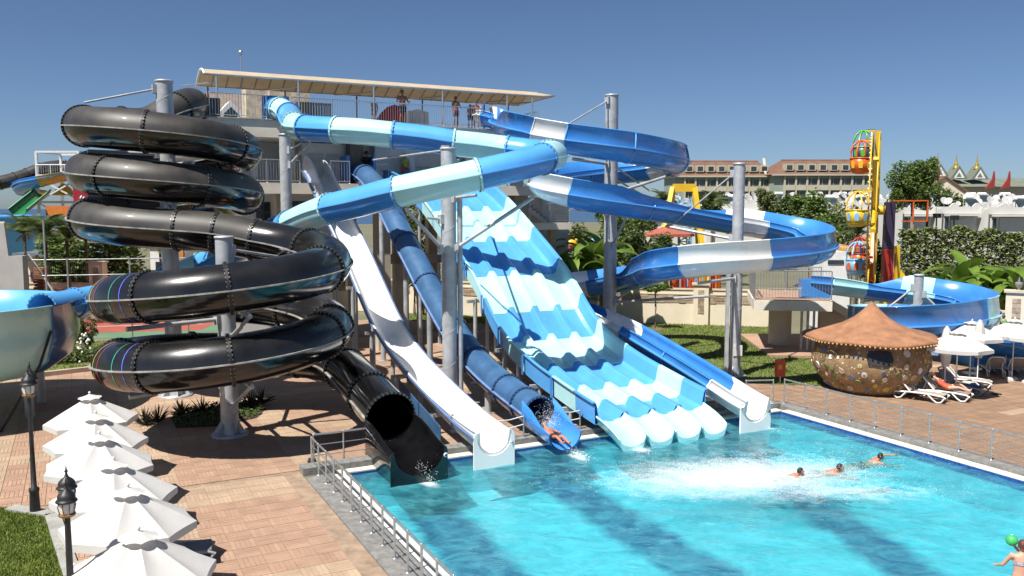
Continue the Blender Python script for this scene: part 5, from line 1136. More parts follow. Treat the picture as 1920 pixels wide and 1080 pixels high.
ww = thing("white_gatehouse", "small white house with an orange panel behind the black coil", "house", P2(300, 391, 74) * Vector((1, 1, 0)))
x0, x1 = P2(278, 391, 74).x, P2(345, 391, 74).x; MB().hexa([(x0, 74, 0), (x1, 74, 0), (x1, 80, 0), (x0, 80, 0), (x0, 74, 5.0), (x1, 74, 5.0), (x1, 80, 5.0), (x0, 80, 5.0)]).build("wall", WHITEP, ww)
MB().box((x0 + 1.0, 73.9, 2.4), (1.0, .1, 1.6)).build("window", GLASS, ww); MB().box((x1 - .7, 73.9, 3.0), (1.1, .1, 2.6)).build("orange_panel", mat("orange_panel", (.5, .2, .03), .6), ww)
MB().box(((x0 + x1) / 2, 77, 5.1), (x1 - x0 + .8, 6.8, .25)).build("roof_slab", BEIGE, ww)
wb = thing("white_villa", "white villa with pale walls seen behind the tower's left side", "house", (P2(470, 391, 85).x, 85, 0))
x0, x1 = P2(415, 391, 85).x, P2(640, 391, 85).x; MB().hexa([(x0, 85, 0), (x1, 85, 0), (x1, 94, 0), (x0, 94, 0), (x0, 85, 6.4), (x1, 85, 6.4), (x1, 94, 6.4), (x0, 94, 6.4)]).build("wall", WHITEP, wb)
for k in range(5): MB().box((x0 + 1.4 + 2.2 * k, 84.95, 4.5), (1.1, .1, 1.5)).build("window", GLASS, wb)

# ------------------------------------------------------------------ hotels
HG = mat("sage_render", (.24, .29, .24), .85, .06, .3); HC = mat("hotel_cream", (.42, .39, .30), .85, .05, .3); HR = mat("hotel_roof_tiles", (.165, .085, .055), .85, .15, .5, .3, 3)
def hotel(label, px0, px1, yr, ye, d, nb):
    x0, x1 = P2(px0, 391, d).x, P2(px1, 391, d).x; ze, zr = P2(0, ye, d).z, P2(0, yr, d + 6).z; t_ = thing("hotel", label, "hotel", ((x0 + x1) / 2, d, 0))
    MB().box(((x0 + x1) / 2, d + 6.5, ze / 2), (x1 - x0, 13, ze)).build("wall", HG, t_)
    m = MB(); a, b_, c, e_ = (x0 - .8, d - .8, ze - .05), (x1 + .8, d - .8, ze - .05), (x1 - 1.4, d + 6.5, zr), (x0 + 3.4, d + 6.5, zr); f, g = (x1 + .8, d + 14, ze - .05), (x0 - .8, d + 14, ze - .05)
    m.poly(a, b_, c, e_); m.poly(b_, f, c); m.poly(f, g, e_, c); m.poly(g, a, e_); rf = m.build("roof", HR, t_); MB().pipe([e_, c], .18, 6).build("ridge", HR, rf); MB().beam((x0 - .8, d - .85, ze - .1), (x1 + .8, d - .85, ze - .1), .15, .35).build("gutter", HC, t_)
    MB().extr([(x1 - 2.0, d - 1, ze + .2), (x1 - 1.5, d - 1, ze + .2), (x1 + .1, d + 6, zr + .35), (x1 - .5, d + 6, zr + .35)], (0, 0, .3)).build("roof_verge", HC, rf)
    s = (x1 - x0 - 2.6) / nb; bx0 = x0 + 2.2; st_ = 2.75
    for k in range(nb + 1): MB().box((bx0 + s * k, d - .25, ze / 2 - .2), (.38, .5, ze - .4)).build("pier", HC, t_)
    for fl in range(5):
        zf = ze - .35 - st_ * (fl + 1)
        for k in range(nb):
            xc = bx0 + s * (k + .5)
            w_ = MB().box((xc, d - .06, zf + 1.35), (s - .5, .1, 1.6)).build("window", mat('hotel_glass', (.075, .09, .085), .2, .3, .3), t_)
            MB().box((xc - s * .12, d - .13, zf + 1.3), (.1, .05, 1.9)).build("mullion", HC, w_)
            MB().box((xc, d - .35, zf + .25), (s - .42, .5, .1 + 1.0)).build("balcony_front", HC, t_)
    for k in range(nb):
        xc = bx0 + s * (k + .55) - .2; f_ = .36; zc = ze + (zr - ze) * f_; yc = d - .8 + 7.3 * f_
        dm = MB().box((xc, yc - .5, zc + .35), (1.7, 2.2, 1.5)).build("dormer", HC, t_); MB().box((xc, yc - 1.62, zc + .3), (1.15, .06, .95)).build("pane", GLASS, dm)
hotel("left wing of the far hotel with red tiled roof and dormers", 1264, 1446, 302, 330, 190, 8)
hotel("right wing of the far hotel with red tiled roof and dormers", 1450, 1640, 300, 327, 186, 8)

# ------------------------------------------------------------------ white villas with dishes
VW = mat("villa_white", (.56, .55, .52), .85, .05, .4); VS = mat("shutter_grey", (.46, .46, .46), .6, .05, 2)
import re
def villa(label, px0, px1, ytop, d, units=1, ledge=True):
    x0, x1 = P2(px0, 391, d).x, P2(px1, 391, d).x; zt = P2(0, ytop, d).z; t_ = thing("white_villa", label, "house", ((x0 + x1) / 2, d, 0), "flat roofed white villas"); W_ = x1 - x0
    MB().box(((x0 + x1) / 2, d + 4, (zt - .5) / 2), (W_, 8, zt - .5)).build("wall", VW, t_)
    pts = []; n = 40
    for k in range(n + 1):
        f = k / n; g = (f * units * 2) % 1; w_ = .45 * max(0, math.sin(math.pi * max(0, (g - .55) / .4))) if .55 < g < .95 else 0; pts.append((x0 + W_ * f, zt - .35 + w_))
    m = MB()
    for (a, za), (b_, zb) in zip(pts, pts[1:]): m.hexa([(a, d - .2, zt - 1.2), (b_, d - .2, zt - 1.2), (b_, d + .1, zt - 1.2), (a, d + .1, zt - 1.2), (a, d - .2, za), (b_, d - .2, zb), (b_, d + .1, zb), (a, d + .1, za)])
    m.build("wavy_parapet", VW, t_)
    u = W_ / units
    for k in range(units):
        xc = x0 + u * (k + .52)
        MB().box((xc, d - .5, zt - 1.35), (u * .72, .9, .22)).build("ledge", VW, t_); MB().box((xc + u * .05, d - .08, zt - 2.75), (u * .5, .08, 2.3)).build("shutter", VS, t_); MB().box((xc - u * .3, d - .12, zt - 2.3), (.4, .1, 1.3)).build("window", GLASS, t_)
        MB().box((x0 + u * k + .2, d - .28, zt / 2 - .3), (.45, .5, zt - .6)).build("pilaster", VW, t_)
    return zt
roofs = []
SHORT = ['villa beside the wheel', 'middle right edge villa', 'rightmost villa', 'villas under the right hotel wing', 'villas behind the yellow gondola', 'villas under the left hotel wing', 'villas left of the hotel', 'second row behind the right edge', 'second row before the hotel']
for (lb, a, b_, y, d, u) in (("white flat roofed villa just right of the ferris wheel tower", 1683, 1755, 383, 104, 1), ("middle white villa of the right edge row behind the hedge", 1756, 1842, 382, 103, 1), ("white villa cut off by the right edge behind the hedge", 1843, 2140, 383, 102, 3),
        ("white villa row below the right wing of the hotel", 1478, 1600, 380, 112, 3), ("white villa row behind the yellow gondola", 1600, 1690, 379, 116, 2), ("white villa row below the left wing of the hotel", 1330, 1478, 378, 120, 3), ("white villa row left of the hotel behind the yellow swing frame", 1195, 1330, 378, 122, 3),
        ("second white villa row rising behind the right edge villas", 1690, 1940, 374, 124, 5), ("second white villa row rising behind the hotel forecourt villas", 1340, 1690, 372, 134, 6)):
    z_ = villa(lb, a, b_, y, d, u); roofs.append((a, b_, z_ - .5, d, SHORT[len(roofs)]))
DISH = mat("dish_white", (.40, .40, .39), .6, .1, 3); rr = random.Random(11)
dish = thing("satellite_dish", "x", "satellite dish", (0, 0, 0), local=True)
MB().lathe([(.001, .0), (.35, .04), (.6, .13), (.62, .13), (.6, .11), (.34, .015), (.001, -.03)], (0, 0, 0), 14).build("reflector", DISH, dish); rfl = dish.children[0]; rfl.rotation_euler = (R(58), 0, 0); rfl.location = (0, -.05, 1.0)
MB().pipe([(0, 0, 0), (0, .0, .95)], .04, 6).build("mast", GALV, dish); MB().pipe([(0, -.1, .75), (0, -.62, 1.25)], .02, 5).build("feed_arm", GALV, dish); MB().box((0, -.64, 1.28), (.09, .12, .09)).build("feed_horn", GREYW, dish)
nd = 0
for (a, b_, z_, d, vl) in roofs:
    n_ = int((b_ - a) / 16)
    for k in range(n_):
        x = a + (b_ - a) * (k + rr.uniform(.2, .8)) / n_; p = P2(x, 391, d + rr.uniform(.8, 5)); p.z = z_; s_ = rr.uniform(.5, 1.05); o = dish if nd == 0 else copy_tree(dish); nd += 1
        o.location = p; o.rotation_euler = (0, 0, R(rr.uniform(-55, 40))); o.scale = (s_, s_, s_); o["label"] = "satellite dish on a roof of the " + vl; o["group"] = "satellite dishes on the villa roofs"
tk = thing("solar_heater", "x", "water heater", (0, 0, 0), local=True)
MB().pipe([(-.6, .5, 1.3), (.6, .5, 1.3)], .27, 12).build("tank", WHITEP, tk); MB().hexa([(-.9, -.8, .15), (.9, -.8, .15), (.9, .3, 1.05), (-.9, .3, 1.05), (-.9, -.83, .22), (.9, -.83, .22), (.9, .27, 1.12), (-.9, .27, 1.12)]).build("panel", GLASS, tk)
for sx_ in (-.7, .7): MB().beam((sx_, .5, 0), (sx_, .5, 1.1), .06).build("leg", GALV, tk)
nd = 0
for (a, b_, z_, d, vl) in roofs:
    for k in range(max(1, int((b_ - a) / 50))):
        x = a + (b_ - a) * rr.uniform(.1, .9); p = P2(x, 391, d + 2.5); p.z = z_; o = tk if nd == 0 else copy_tree(tk); nd += 1; o.location = p; o.rotation_euler = (0, 0, R(rr.uniform(-20, 20))); o["label"] = "solar water heater on a roof of the " + vl; o["group"] = "solar heaters on the villa roofs"

# ------------------------------------------------------------------ pagoda roofs
PGR = mat("grey_green_roof", (.15, .17, .13), .8, .1, .5); GOLD = mat("gold_spire", (.62, .40, .06), .3, .1, 2, metal=.6); PRED = mat("temple_red", (.26, .03, .03), .6)
pg = thing("pagoda_hall", "long grey green roofed hall with gold spires at the right edge", "hall", P2(1840, 391, 170) * Vector((1, 1, 0)))
x0, x1 = P2(1768, 391, 170).x, P2(2120, 391, 170).x; ze, zr = P2(0, 350, 170).z, P2(0, 334, 175).z
MB().box(((x0 + x1) / 2, 176, ze / 2), (x1 - x0, 11, ze)).build("wall", HC, pg)
MB().add([(x0 - 1, 169.5, ze), (x1 + 1, 169.5, ze), (x1, 176, zr), (x0, 176, zr), (x1 + 1, 182.5, ze), (x0 - 1, 182.5, ze)], [(0, 1, 2, 3), (3, 2, 4, 5), (0, 3, 5), (1, 4, 2)]).build("roof", PGR, pg)
for (px, yb) in ((1758, 330), (1793, 334), (1832, 335)):
    c = P2(px, yb, 172); s_ = 1.5
    tq = MB().extr([c + Vector((-s_, -1, 0)), c + Vector((s_, -1, 0)), c + Vector((0, -1, 2.0))], (0, 3, 0)).build("turret_gable", WHITEP, pg); MB().extr([c + Vector((-.5, -1.06, .3)), c + Vector((.5, -1.06, .3)), c + Vector((0, -1.06, 1.1))], (0, .05, 0)).build("gable_panel", PGR, tq)
    MB().extr([c + Vector((-s_ - .25, -1.1, -.1)), c + Vector((0, -1.1, 2.45)), c + Vector((0, -1.1, 2.0)), c + Vector((-s_ + .2, -1.1, -.1))], (0, 3.2, 0)).extr([c + Vector((s_ + .25, -1.1, -.1)), c + Vector((s_ - .2, -1.1, -.1)), c + Vector((0, -1.1, 2.0)), c + Vector((0, -1.1, 2.45))], (0, 3.2, 0)).build("turret_roof", PGR, tq)
    MB().lathe([(.6, 0), (.55, .35), (.36, .6), (.4, .8), (.22, 1.2), (.15, 1.6), (.08, 2.3), (.01, 3.1)], c + Vector((0, .3, 1.9)), 12).build("spire", GOLD, tq)
for px in (1862, 1891):
    c = P2(px, 350, 168); MB().extr([c + Vector((-1.4, 0, -.4)), c + Vector((.3, 0, -.2)), c + Vector((.35, 0, 1.5)), c + Vector((.2, 0, 3.0)), c + Vector((-.05, 0, 1.6)), c + Vector((-.6, 0, .7))], (0, .5, 0)).build("red_finial", PRED, pg)
bh = thing("brown_gable_house", "small brown gabled house between the big tree and the pagoda", "house", P2(1760, 391, 140) * Vector((1, 1, 0)))
c = P2(1762, 360, 140); MB().extr([c + Vector((-3, 0, -9)), c + Vector((4.5, 0, -9)), c + Vector((4.5, 0, 0)), c + Vector((.8, 0, 2.3)), c + Vector((-3, 0, 0))], (0, 6, 0)).build("wall", CREAM, bh); MB().extr([c + Vector((-3.5, -.3, -.2)), c + Vector((.8, -.3, 2.6)), c + Vector((.8, -.3, 2.3)), c + Vector((-3.2, -.3, -.4))], (0, 6.6, 0)).extr([c + Vector((5, -.3, -.2)), c + Vector((4.8, -.3, -.4)), c + Vector((.8, -.3, 2.3)), c + Vector((.8, -.3, 2.6))], (0, 6.6, 0)).build("roof", HR, bh)
MB().box(c + Vector((.2, 2, 2.8)), (.9, .9, 2)).build("chimney", HR, bh)

# ------------------------------------------------------------------ ferris wheel seen edge on
fwx, fwy = P2(1668, 391, 55).x, 55.0
fw = thing("ferris_wheel", "slim ferris wheel seen edge on with coloured basket gondolas", "ferris wheel", (fwx, fwy, 0))
YEL = mat("yellow_enamel", (.68, .42, .02), .35, .08, 2); ORA = mat("orange_enamel", (.62, .11, .02), .35, .08, 2); RED = mat("red_enamel", (.38, .025, .02), .4, .08, 2); PUR = mat("purple_enamel", (.04, .025, .06), .45); GRN = mat("green_enamel", (.12, .42, .04), .35); LBL = mat("light_blue_enamel", (.20, .42, .62), .35)
for (z0, z1, mt, nm) in ((0, 2.9, YEL, "tower_foot"), (2.9, 5.2, RED, "tower_shaft"), (5.2, 8.2, PUR, "tower_head")):
    w0, w1 = .33 - z0 * .008, .33 - z1 * .008; MB().hexa([(fwx - w0, fwy - .25, z0), (fwx + w0, fwy - .25, z0), (fwx + w0, fwy + .25, z0), (fwx - w0, fwy + .25, z0), (fwx - w1, fwy - .25, z1), (fwx + w1, fwy - .25, z1), (fwx + w1, fwy + .25, z1), (fwx - w1, fwy + .25, z1)]).build(nm, mt, fw)
MB().beam((fwx + .62, fwy - .2, 0), (fwx + .5, fwy - .2, 5.4), .26).build("side_strut", YEL, fw); MB().beam((fwx + .6, fwy, 4.0), (fwx + 3.0, fwy - 1.5, 0), .3).build("raking_strut", YEL, fw)
HD = Vector((-fwx, -fwy, 0)).normalized(); HL = Vector((-HD.y, HD.x, 0)) * -1
if HL.x > 0: HL = -HL
hub = Vector((fwx, fwy, 7.7)) + HL * .85
MB().pipe([hub + HL * .25, hub - HL * .6], .3, 12).build("hub", YEL, fw)
angs = [90, 38, -14, -60, 142, 232]
for k, a in enumerate(angs):
    d_ = HD * math.cos(R(a)) + Vector((0, 0, math.sin(R(a)))); ln = 5.05
    MB().beam(hub, hub + d_ * ln, .3, .22).build("arm", YEL if k != 3 else ORA, fw)
for (dx,) in ((-.3,), (.12,)):
    MB().pipe([hub + HL * -dx + HD * 4.9 * math.cos(R(k * 10)) + Vector((0, 0, 4.9 * math.sin(R(k * 10)))) for k in range(37)], .05, 6).build("rim", YEL, fw)
bulbs = MB()
for k in range(72): bulbs.ball(hub + HL * .36 + HD * 4.9 * math.cos(R(k * 5)) + Vector((0, 0, 4.9 * math.sin(R(k * 5)))), .06, 3)
bulbs.build("rim_bulbs", WHITEP, fw, kind="stuff")
def gondola(at_, body, cage, patch, nm):
    o = Vector(at_) + HL * .72 + Vector((0, 0, -2.0))
    g = MB().lathe([(.25, -.06), (.45, 0), (.58, .12), (.64, .95), (.66, .95), (.6, .2), (.4, .08), (.01, .08)], o, 16).build("gondola", body, fw); g["label"] = nm
    for k in range(8):
        a = R(45 * k); d_ = Vector((math.cos(a), math.sin(a), 0)); MB().pipe([o + d_ * .63 + Vector((0, 0, .9)), o + d_ * .66 + Vector((0, 0, 1.35)), o + d_ * .5 + Vector((0, 0, 1.75)), o + d_ * .22 + Vector((0, 0, 2.0)), o + Vector((0, 0, 2.05))], .05, 6).build("cage_bar", cage, g)
        a += R(22.5); d_ = Vector((math.cos(a), math.sin(a), 0)); s_ = Vector((-d_.y, d_.x, 0)); MB().poly(*[o + d_ * (.628 + .05 * (z_ - .3)) + s_ * x + Vector((0, 0, z_)) for x, z_ in ((-.11, .3), (.11, .3), (.15, .6), (.08, .76), (-.08, .76), (-.15, .6))]).build("body_panel", patch, g)
    MB().lathe([(.65, .88), (.70, .92), (.65, .97)], o, 16).build("rim_band", cage, g); MB().beam(o + Vector((0, 0, 2.05)), Vector(at_) + Vector((0, 0, .06)), .08).build("hanger", body, g); MB().box(o + Vector((0, 0, .42)), (.9, .35, .1)).build("bench", patch, g)
for (a, body, cage, patch, nm) in ((90, ORA, ORA, YEL, "orange gondola with yellow panels near the top"), (38, mat("purple_green", (.07, .05, .10), .4), GRN, GRN, "green and purple gondola at the very top"), (-14, YEL, YEL, LBL, "yellow gondola with pale blue panels at mid height"), (-60, LBL, LBL, ORA, "pale blue gondola with orange panels at the bottom"), (232, ORA, RED, YEL, "red gondola behind the pale blue one")):
    zt = {90: P2(0, 266, 55).z + 0, 38: P2(0, 244, 57).z, -14: P2(0, 366, 50.2).z + .2, -60: P2(0, 456, 52.6).z, 232: P2(0, 447, 57.5).z}[a]; yy = {90: 53.6, 38: 57.2, -14: 50.2, -60: 52.6, 232: 57.8}[a]
    g0 = hub + HD * (fwy - yy) + HL * .2; g0.z = zt; gondola(g0, body, cage, patch, nm)
    MB().beam(g0, g0 + HL * .75, .1).build("hanger_bar", YEL, fw)
for (p, q) in (((.5, -.7, 8.3), (2.1, -.7, 8.3)), ((.5, -.7, 7.0), (2.1, -.7, 7.0)), ((2.1, -.7, 8.3), (2.1, -.7, 7.0)), ((1.2, -.7, 8.3), (1.2, -.7, 7.0)), ((.5, .7, 8.3), (2.1, .7, 8.3)), ((2.1, -.7, 8.3), (2.1, .7, 8.3)), ((2.1, -.7, 7.0), (2.1, .7, 7.0))): MB().beam(Vector((fwx, fwy, 0)) + Vector(p), Vector((fwx, fwy, 0)) + Vector(q), .07).build("cage_rail", ORA, fw)

# ------------------------------------------------------------------ yellow swing ride, tents, play panels
sw = thing("swing_ride_frame", "yellow pirate swing frame with blue lattice beyond the flume", "ride", P2(1275, 391, 78) * Vector((1, 1, 0)))
zt = P2(0, 352, 78).z
tl_, tr_ = P2(1262, 352, 78), P2(1302, 352, 78)
MB().beam(tl_, tr_, .5, .7).build("top_beam", YEL, sw)
for (p, xq, yq) in ((tl_, 1222, 74), (tl_, 1250, 83), (tr_, 1332, 74), (tr_, 1318, 83)):
    q = P2(xq, 391, yq); q.z = 0; MB().beam(p, q, .42).build("leg", YEL, sw)
for k in range(7):
    a, b_ = P2(1272, 375 + k * 13, 77.5), P2(1296, 375 + k * 13, 77.5); c, e_ = P2(1272, 388 + k * 13, 77.5), P2(1296, 388 + k * 13, 77.5)
    MB().beam(a, e_, .1).build("lattice_bar", LBL, sw); MB().beam(b_, c, .1).build("lattice_bar", LBL, sw); MB().beam(a, b_, .1).build("lattice_bar", LBL, sw)
for xx in (1272, 1296): MB().beam(P2(xx, 370, 77.5), P2(xx, 480, 77.5), .14).build("lattice_post", LBL, sw)
def tent(label, px, py, d, w_, h_, mt, n=8):
    p = P2(px, py, d); t_ = thing("play_tent", label, "tent", (p.x, p.y, 0)); MB().lathe([(w_, 0), (w_ * .98, .25), (w_ * .45, h_ * .6), (.05, h_)], p, n, sm=False).build("roof", mt, t_)
    for k in range(4): a = R(45 + 90 * k); MB().pipe([(p.x + w_ * .85 * math.cos(a), p.y + w_ * .85 * math.sin(a), 0), (p.x + w_ * .85 * math.cos(a), p.y + w_ * .85 * math.sin(a), p.z + .1)], .06, 6).build("pole", WHITEP, t_)
tent("red conical tent roof behind the yellow swing frame", 1248, 443, 76, 2.6, .9, mat("faded_red_canvas", (.36, .10, .06), .8))
tent("rainbow striped tent awning left of the ferris wheel", 1572, 470, 60, 1.9, .5, mat("rainbow_canvas", (.5, .38, .04), .8, col2=(.3, .08, .12), scale=1.5))
tent("red pole tent awning beside the bottom gondola", 1606, 466, 62, .8, .4, RED)
ki = thing("white_kiosk", "small white rounded kiosk behind the concrete platform", "kiosk", P2(1568, 500, 54) * Vector((1, 1, 0)))
p = P2(1568, 500, 54); MB().extr([p + Vector((-.9, 0, -4)), p + Vector((.95, 0, -4)), p + Vector((.85, 0, .6)), p + Vector((.55, 0, .95)), p + Vector((-.4, 0, .95)), p + Vector((-.75, 0, .6))], (0, 2, 0)).build("body", WHITEP, ki); MB().box(p + Vector((-.05, -.03, .3)), (1.0, .06, .25)).build("window", GLASS, ki)
pp = thing("play_fence", "red yellow and orange play fence panels behind the boundary wall", "playground", P2(1300, 391, 64) * Vector((1, 1, 0)))
for k, (x, y, w_, h_, mt) in enumerate(((1272, 520, 1.2, 1.6, RED), (1292, 517, .6, 1.5, ORA), (1306, 522, .8, 1.4, LBL), (1283, 535, 2.0, .8, ORA), (1318, 524, .6, 1.8, YEL), (1335, 522, .5, 1.6, RED), (1347, 518, .5, 2.0, ORA), (1262, 530, .6, .9, YEL))): MB().box(P2(x, y, 63 + .3 * (k % 3)), (w_, .12, h_), .1 * k).build("panel", mt, pp); q = P2(x, y, 63 + .3 * (k % 3)); MB().beam((q.x, q.y, 0), (q.x, q.y, q.z), .1).build("panel_post", YEL, pp)
for k in range(10): MB().beam(P2(1268 + 7 * k, 512, 62.6), P2(1268 + 7 * k, 538, 62.6), .07).build("slat", (RED, LBL)[k % 2], pp)
for (px, py, d, mt, lb) in ((1062, 465, 62, mat("pink_play", (.5, .08, .18), .5), "pink play flower among the banana leaves"), (1072, 457, 62, YEL, "yellow play flower among the banana leaves"), (1118, 470, 60, ORA, "orange play bird behind the banana leaves"), (1112, 455, 62, LBL, "pale blue play bird behind the banana leaves")):
    p = P2(px, py, d); t_ = thing("play_figure", lb, "play figure", (p.x, p.y, 0)); MB().lathe([(.01, -.3), (.25, -.2), (.3, .05), (.15, .25), (.01, .32)], p, 8, sx=1.5).build("body", mt, t_); MB().ball(p + Vector((.4, 0, .3)), .17, 5).build("head", mt, t_); MB().extr([p + Vector((-.7, 0, -.2)), p + Vector((-.1, 0, -.05)), p + Vector((-.35, 0, .4))], (0, .06, 0)).build("wing", mt, t_); MB().pipe([(p.x, p.y, 0), p + Vector((0, 0, -.25))], .04, 6).build("post", GALV, t_)
for (px, d, h_) in ((1757, 96, 6.9), (1790, 95, 6.7)):
    p = P2(px, 391, d); t_ = thing("flood_light", "left flood light post before the villas" if px < 1770 else "right flood light post before the villas", "lamp post", (p.x, p.y, 0)); MB().pipe([(p.x, p.y, 0), (p.x, p.y, h_)], .08, 6).build("post", LBLK, t_); MB().box((p.x, p.y - .1, h_ + .1), (.8, .4, .5)).build("lamp_head", LBLK, t_)
# ------------------------------------------------------------------ vegetation
LEAF1 = leafmat("broad_leaf_green", (.14, .20, .045), (.08, .13, .028)); LEAF2 = leafmat("olive_leaf_green", (.17, .20, .075), (.10, .13, .045)); LEAF3 = leafmat("fresh_banana_green", (.16, .24, .035), (.08, .15, .022), .4); LEAF4 = leafmat("dark_shrub_green", (.085, .12, .03), (.045, .075, .02)); PALML = leafmat("palm_green", (.11, .15, .04), (.06, .09, .025), .45)
BARK = mat("bark", (.16, .12, .085), .95, .25, 6, .6, 20); FLW = mat("white_petals", (.7, .68, .62), .7, .05, 3)
def cloud(m, c, rx, ry, rz, n, s, rng, hollow=.45):
    for k in range(n):
        while True:
            d = Vector((rng.uniform(-1, 1), rng.uniform(-1, 1), rng.uniform(-1, 1)))
            if hollow < d.length < 1: break
        d *= .85 + .3 * mnoise.noise(d * 2.3 + Vector(c) * .7); p = Vector(c) + Vector((d.x * rx, d.y * ry, d.z * rz))
        a = Vector((rng.uniform(-1, 1), rng.uniform(-1, 1), rng.uniform(-.6, .6))).normalized() * s * rng.uniform(.6, 1.3); b_ = a.cross(Vector((rng.uniform(-1, 1), rng.uniform(-1, 1), rng.uniform(.2, 1)))).normalized() * s * .45 * rng.uniform(.7, 1.2)
        m.add([p - a, p + b_, p + a, p - b_], [(0, 1, 2, 3)])
def tree(label, x, y, zc, r, h, lm, n=2600, s=.16, seed=1, clumps=9, zr=None, trunk=.12, cat="tree", name="leafy_tree", group=None):
    rng = random.Random(seed); zr = zr or r; t_ = thing(name, label, cat, (x, y, 0), group); cr = MB(); tr = MB(); top = Vector((x, y, zc)); tr.pipe([(x, y, 0), (x + .03 * r, y, zc * .5), (x - .02 * r, y, zc - zr * .2)], [trunk, trunk * .8, trunk * .5], 8)
    for k in range(clumps):
        a = 6.283 * k / clumps + rng.uniform(-.4, .4); el = rng.uniform(-.7, .95); rr_ = rng.uniform(.35, .78); c = top + Vector((math.cos(a) * r * rr_ * math.sqrt(max(.1, 1 - el * el * .6)), math.sin(a) * r * rr_ * .9, el * zr * .72))
        q = rng.uniform(.3, .48); cloud(cr, c, r * q, r * q, zr * q * .9, n // clumps, s, rng, .25); tr.pipe([Vector((x, y, zc - zr * .4)), c], [trunk * .5, trunk * .12], 5)
    cloud(cr, top, r * .5, r * .5, zr * .6, n // 6, s, rng, .1)
    tr.build("trunk", BARK, t_); cr.build("crown", lm, t_); return t_
tp_ = G(1228, 618)
tree("small young tree standing on the lawn before the boundary wall", tp_.x, tp_.y, 2.7, .95, 0, LEAF1, 700, .14, 3, 7, .6, .075)
b = MB().lathe([(.75, .02), (.5, .07), (.01, .09)], (tp_.x, tp_.y, 0), 14); tag(b.build("tree_mulch", BARK, loc=(tp_.x, tp_.y, 0)), "brown mulch ring around the young lawn tree", "mulch")
p = P2(1718, 335, 96); tree("big dense tree rising right of the ferris wheel", p.x - .3, p.y, p.z - 1.1, 2.7, 0, LEAF1, 8000, .2, 5, 22, 3.6, .25)
p = P2(1742, 320, 97); tree("taller right shoulder tree beside the big dense tree", p.x, p.y, p.z - .5, 1.3, 0, LEAF1, 1800, .2, 6, 7, 2.2, .18)
for i, (px, py, d, r, zr, lm, lb, s) in enumerate(((1520, 385, 80, 1.9, 1.6, LEAF1, "green tree below the right hotel wing", .2), (1580, 415, 78, 2.0, 2.3, LEAF2, "pale olive tree left of the yellow gondola", .17), (1480, 380, 84, 1.4, 1.2, LEAF4, "dark bushy tree right of the slim column", .18), (1545, 430, 74, 1.6, 1.8, LEAF1, "green tree above the lower loop's right end", .18),
        (1180, 430, 68, 2.6, 2.6, LEAF1, "broad green tree right of the tallest column", .19), (1215, 470, 64, 2.0, 1.8, LEAF4, "dark shrub tree under the long straight flume", .18), (1150, 395, 76, 2.2, 1.4, LEAF1, "tree top above the long straight flume by the column", .2), (1200, 385, 80, 1.5, 1.0, LEAF2, "olive tree top left of the yellow swing frame", .18),
        (1090, 430, 72, 1.7, 1.5, LEAF2, "olive shrub behind the stair landing", .17), (1770, 365, 118, 2.6, 2.0, LEAF1, "round tree before the brown gabled house", .25), (1440, 372, 105, 1.6, 1.3, LEAF2, "scrubby olive bush before the hotel forecourt", .2), (1335, 375, 96, 2.0, 1.5, LEAF4, "dark bush right of the yellow swing frame", .2), (1640, 480, 62, 1.4, 1.6, LEAF4, "dark bush behind the ferris wheel foot", .17),
        (640, 470, 66, 1.5, 1.8, LEAF4, "dark tree seen between the white slide and the tower pillar", .17), (775, 400, 62, 1.6, 1.8, LEAF2, "dry olive tree between the navy tube and the lanes", .17), (790, 475, 62, 1.4, 1.2, LEAF1, "green shrub below the dry olive tree", .17))):
    p = P2(px, py, d); tree(lb, p.x, p.y, p.z - .9, r * 1.1, 0, lm, 2600, s, 20 + i, 12, zr + .95, .12)
# hedges: clipped or climbing masses, one thing each
def hedge(label, pts, h0, h1, th, n, s, lm, seed, cat="hedge", flowers=0):
    rng = random.Random(seed); t_ = thing("hedge", label, cat, (pts[0][0], pts[0][1], 0)); m = MB(); st_ = MB(); fl = MB()
    for k in range(n):
        f = rng.uniform(0, len(pts) - 1.001); i = int(f); a, b_ = Vector((*pts[i], 0)), Vector((*pts[i + 1], 0)); p = a.lerp(b_, f - i); top = h1 * (1 + .12 * mnoise.noise(p * .5)) ; z_ = h0 + (top - h0) * rng.random() ** .8; nd = Vector((-(b_ - a).y, (b_ - a).x, 0)).normalized(); p += nd * rng.uniform(-th, th) * (1 - .4 * (z_ / top) ** 3) ; p.z = z_ + .12 * mnoise.noise(p * 1.7)
        x = Vector((rng.uniform(-1, 1), rng.uniform(-1, 1), rng.uniform(-.5, .5))).normalized() * s * rng.uniform(.6, 1.3); y = x.cross(Vector((rng.uniform(-1, 1), rng.uniform(-1, 1), 1))).normalized() * s * .5
        m.add([p - x, p + y, p + x, p - y], [(0, 1, 2, 3)])
        if flowers and k % flowers == 0: fl.ball(p + Vector((0, -.1, 0)), .07, 3)
    for k in range(int(len(pts) * 4)):
        f = (len(pts) - 1.001) * k / (len(pts) * 4); i = int(f); p = Vector((*pts[i], 0)).lerp(Vector((*pts[i + 1], 0)), f - i); st_.pipe([p, p + Vector((rng.uniform(-.3, .3), 0, h1 * .7))], .03, 5)
    m.build("foliage", lm, t_); st_.build("stems", BARK, t_, kind="stuff")
    if flowers: fl.build("blossoms", FLW, t_, kind="stuff")
    return t_
x0, x1 = P2(1690, 391, 73).x, P2(2130, 391, 73).x
hedge("long vine covered fence hedge below the white villas", [(x0, 73), ((x0 + x1) / 2, 72.6), (x1, 72)], .2, 6.0, .7, 17000, .2, leafmat('vine_green', (.21, .25, .075), (.12, .15, .05)), 41)
x0, x1 = P2(-10, 391, 57).x, P2(200, 391, 57).x
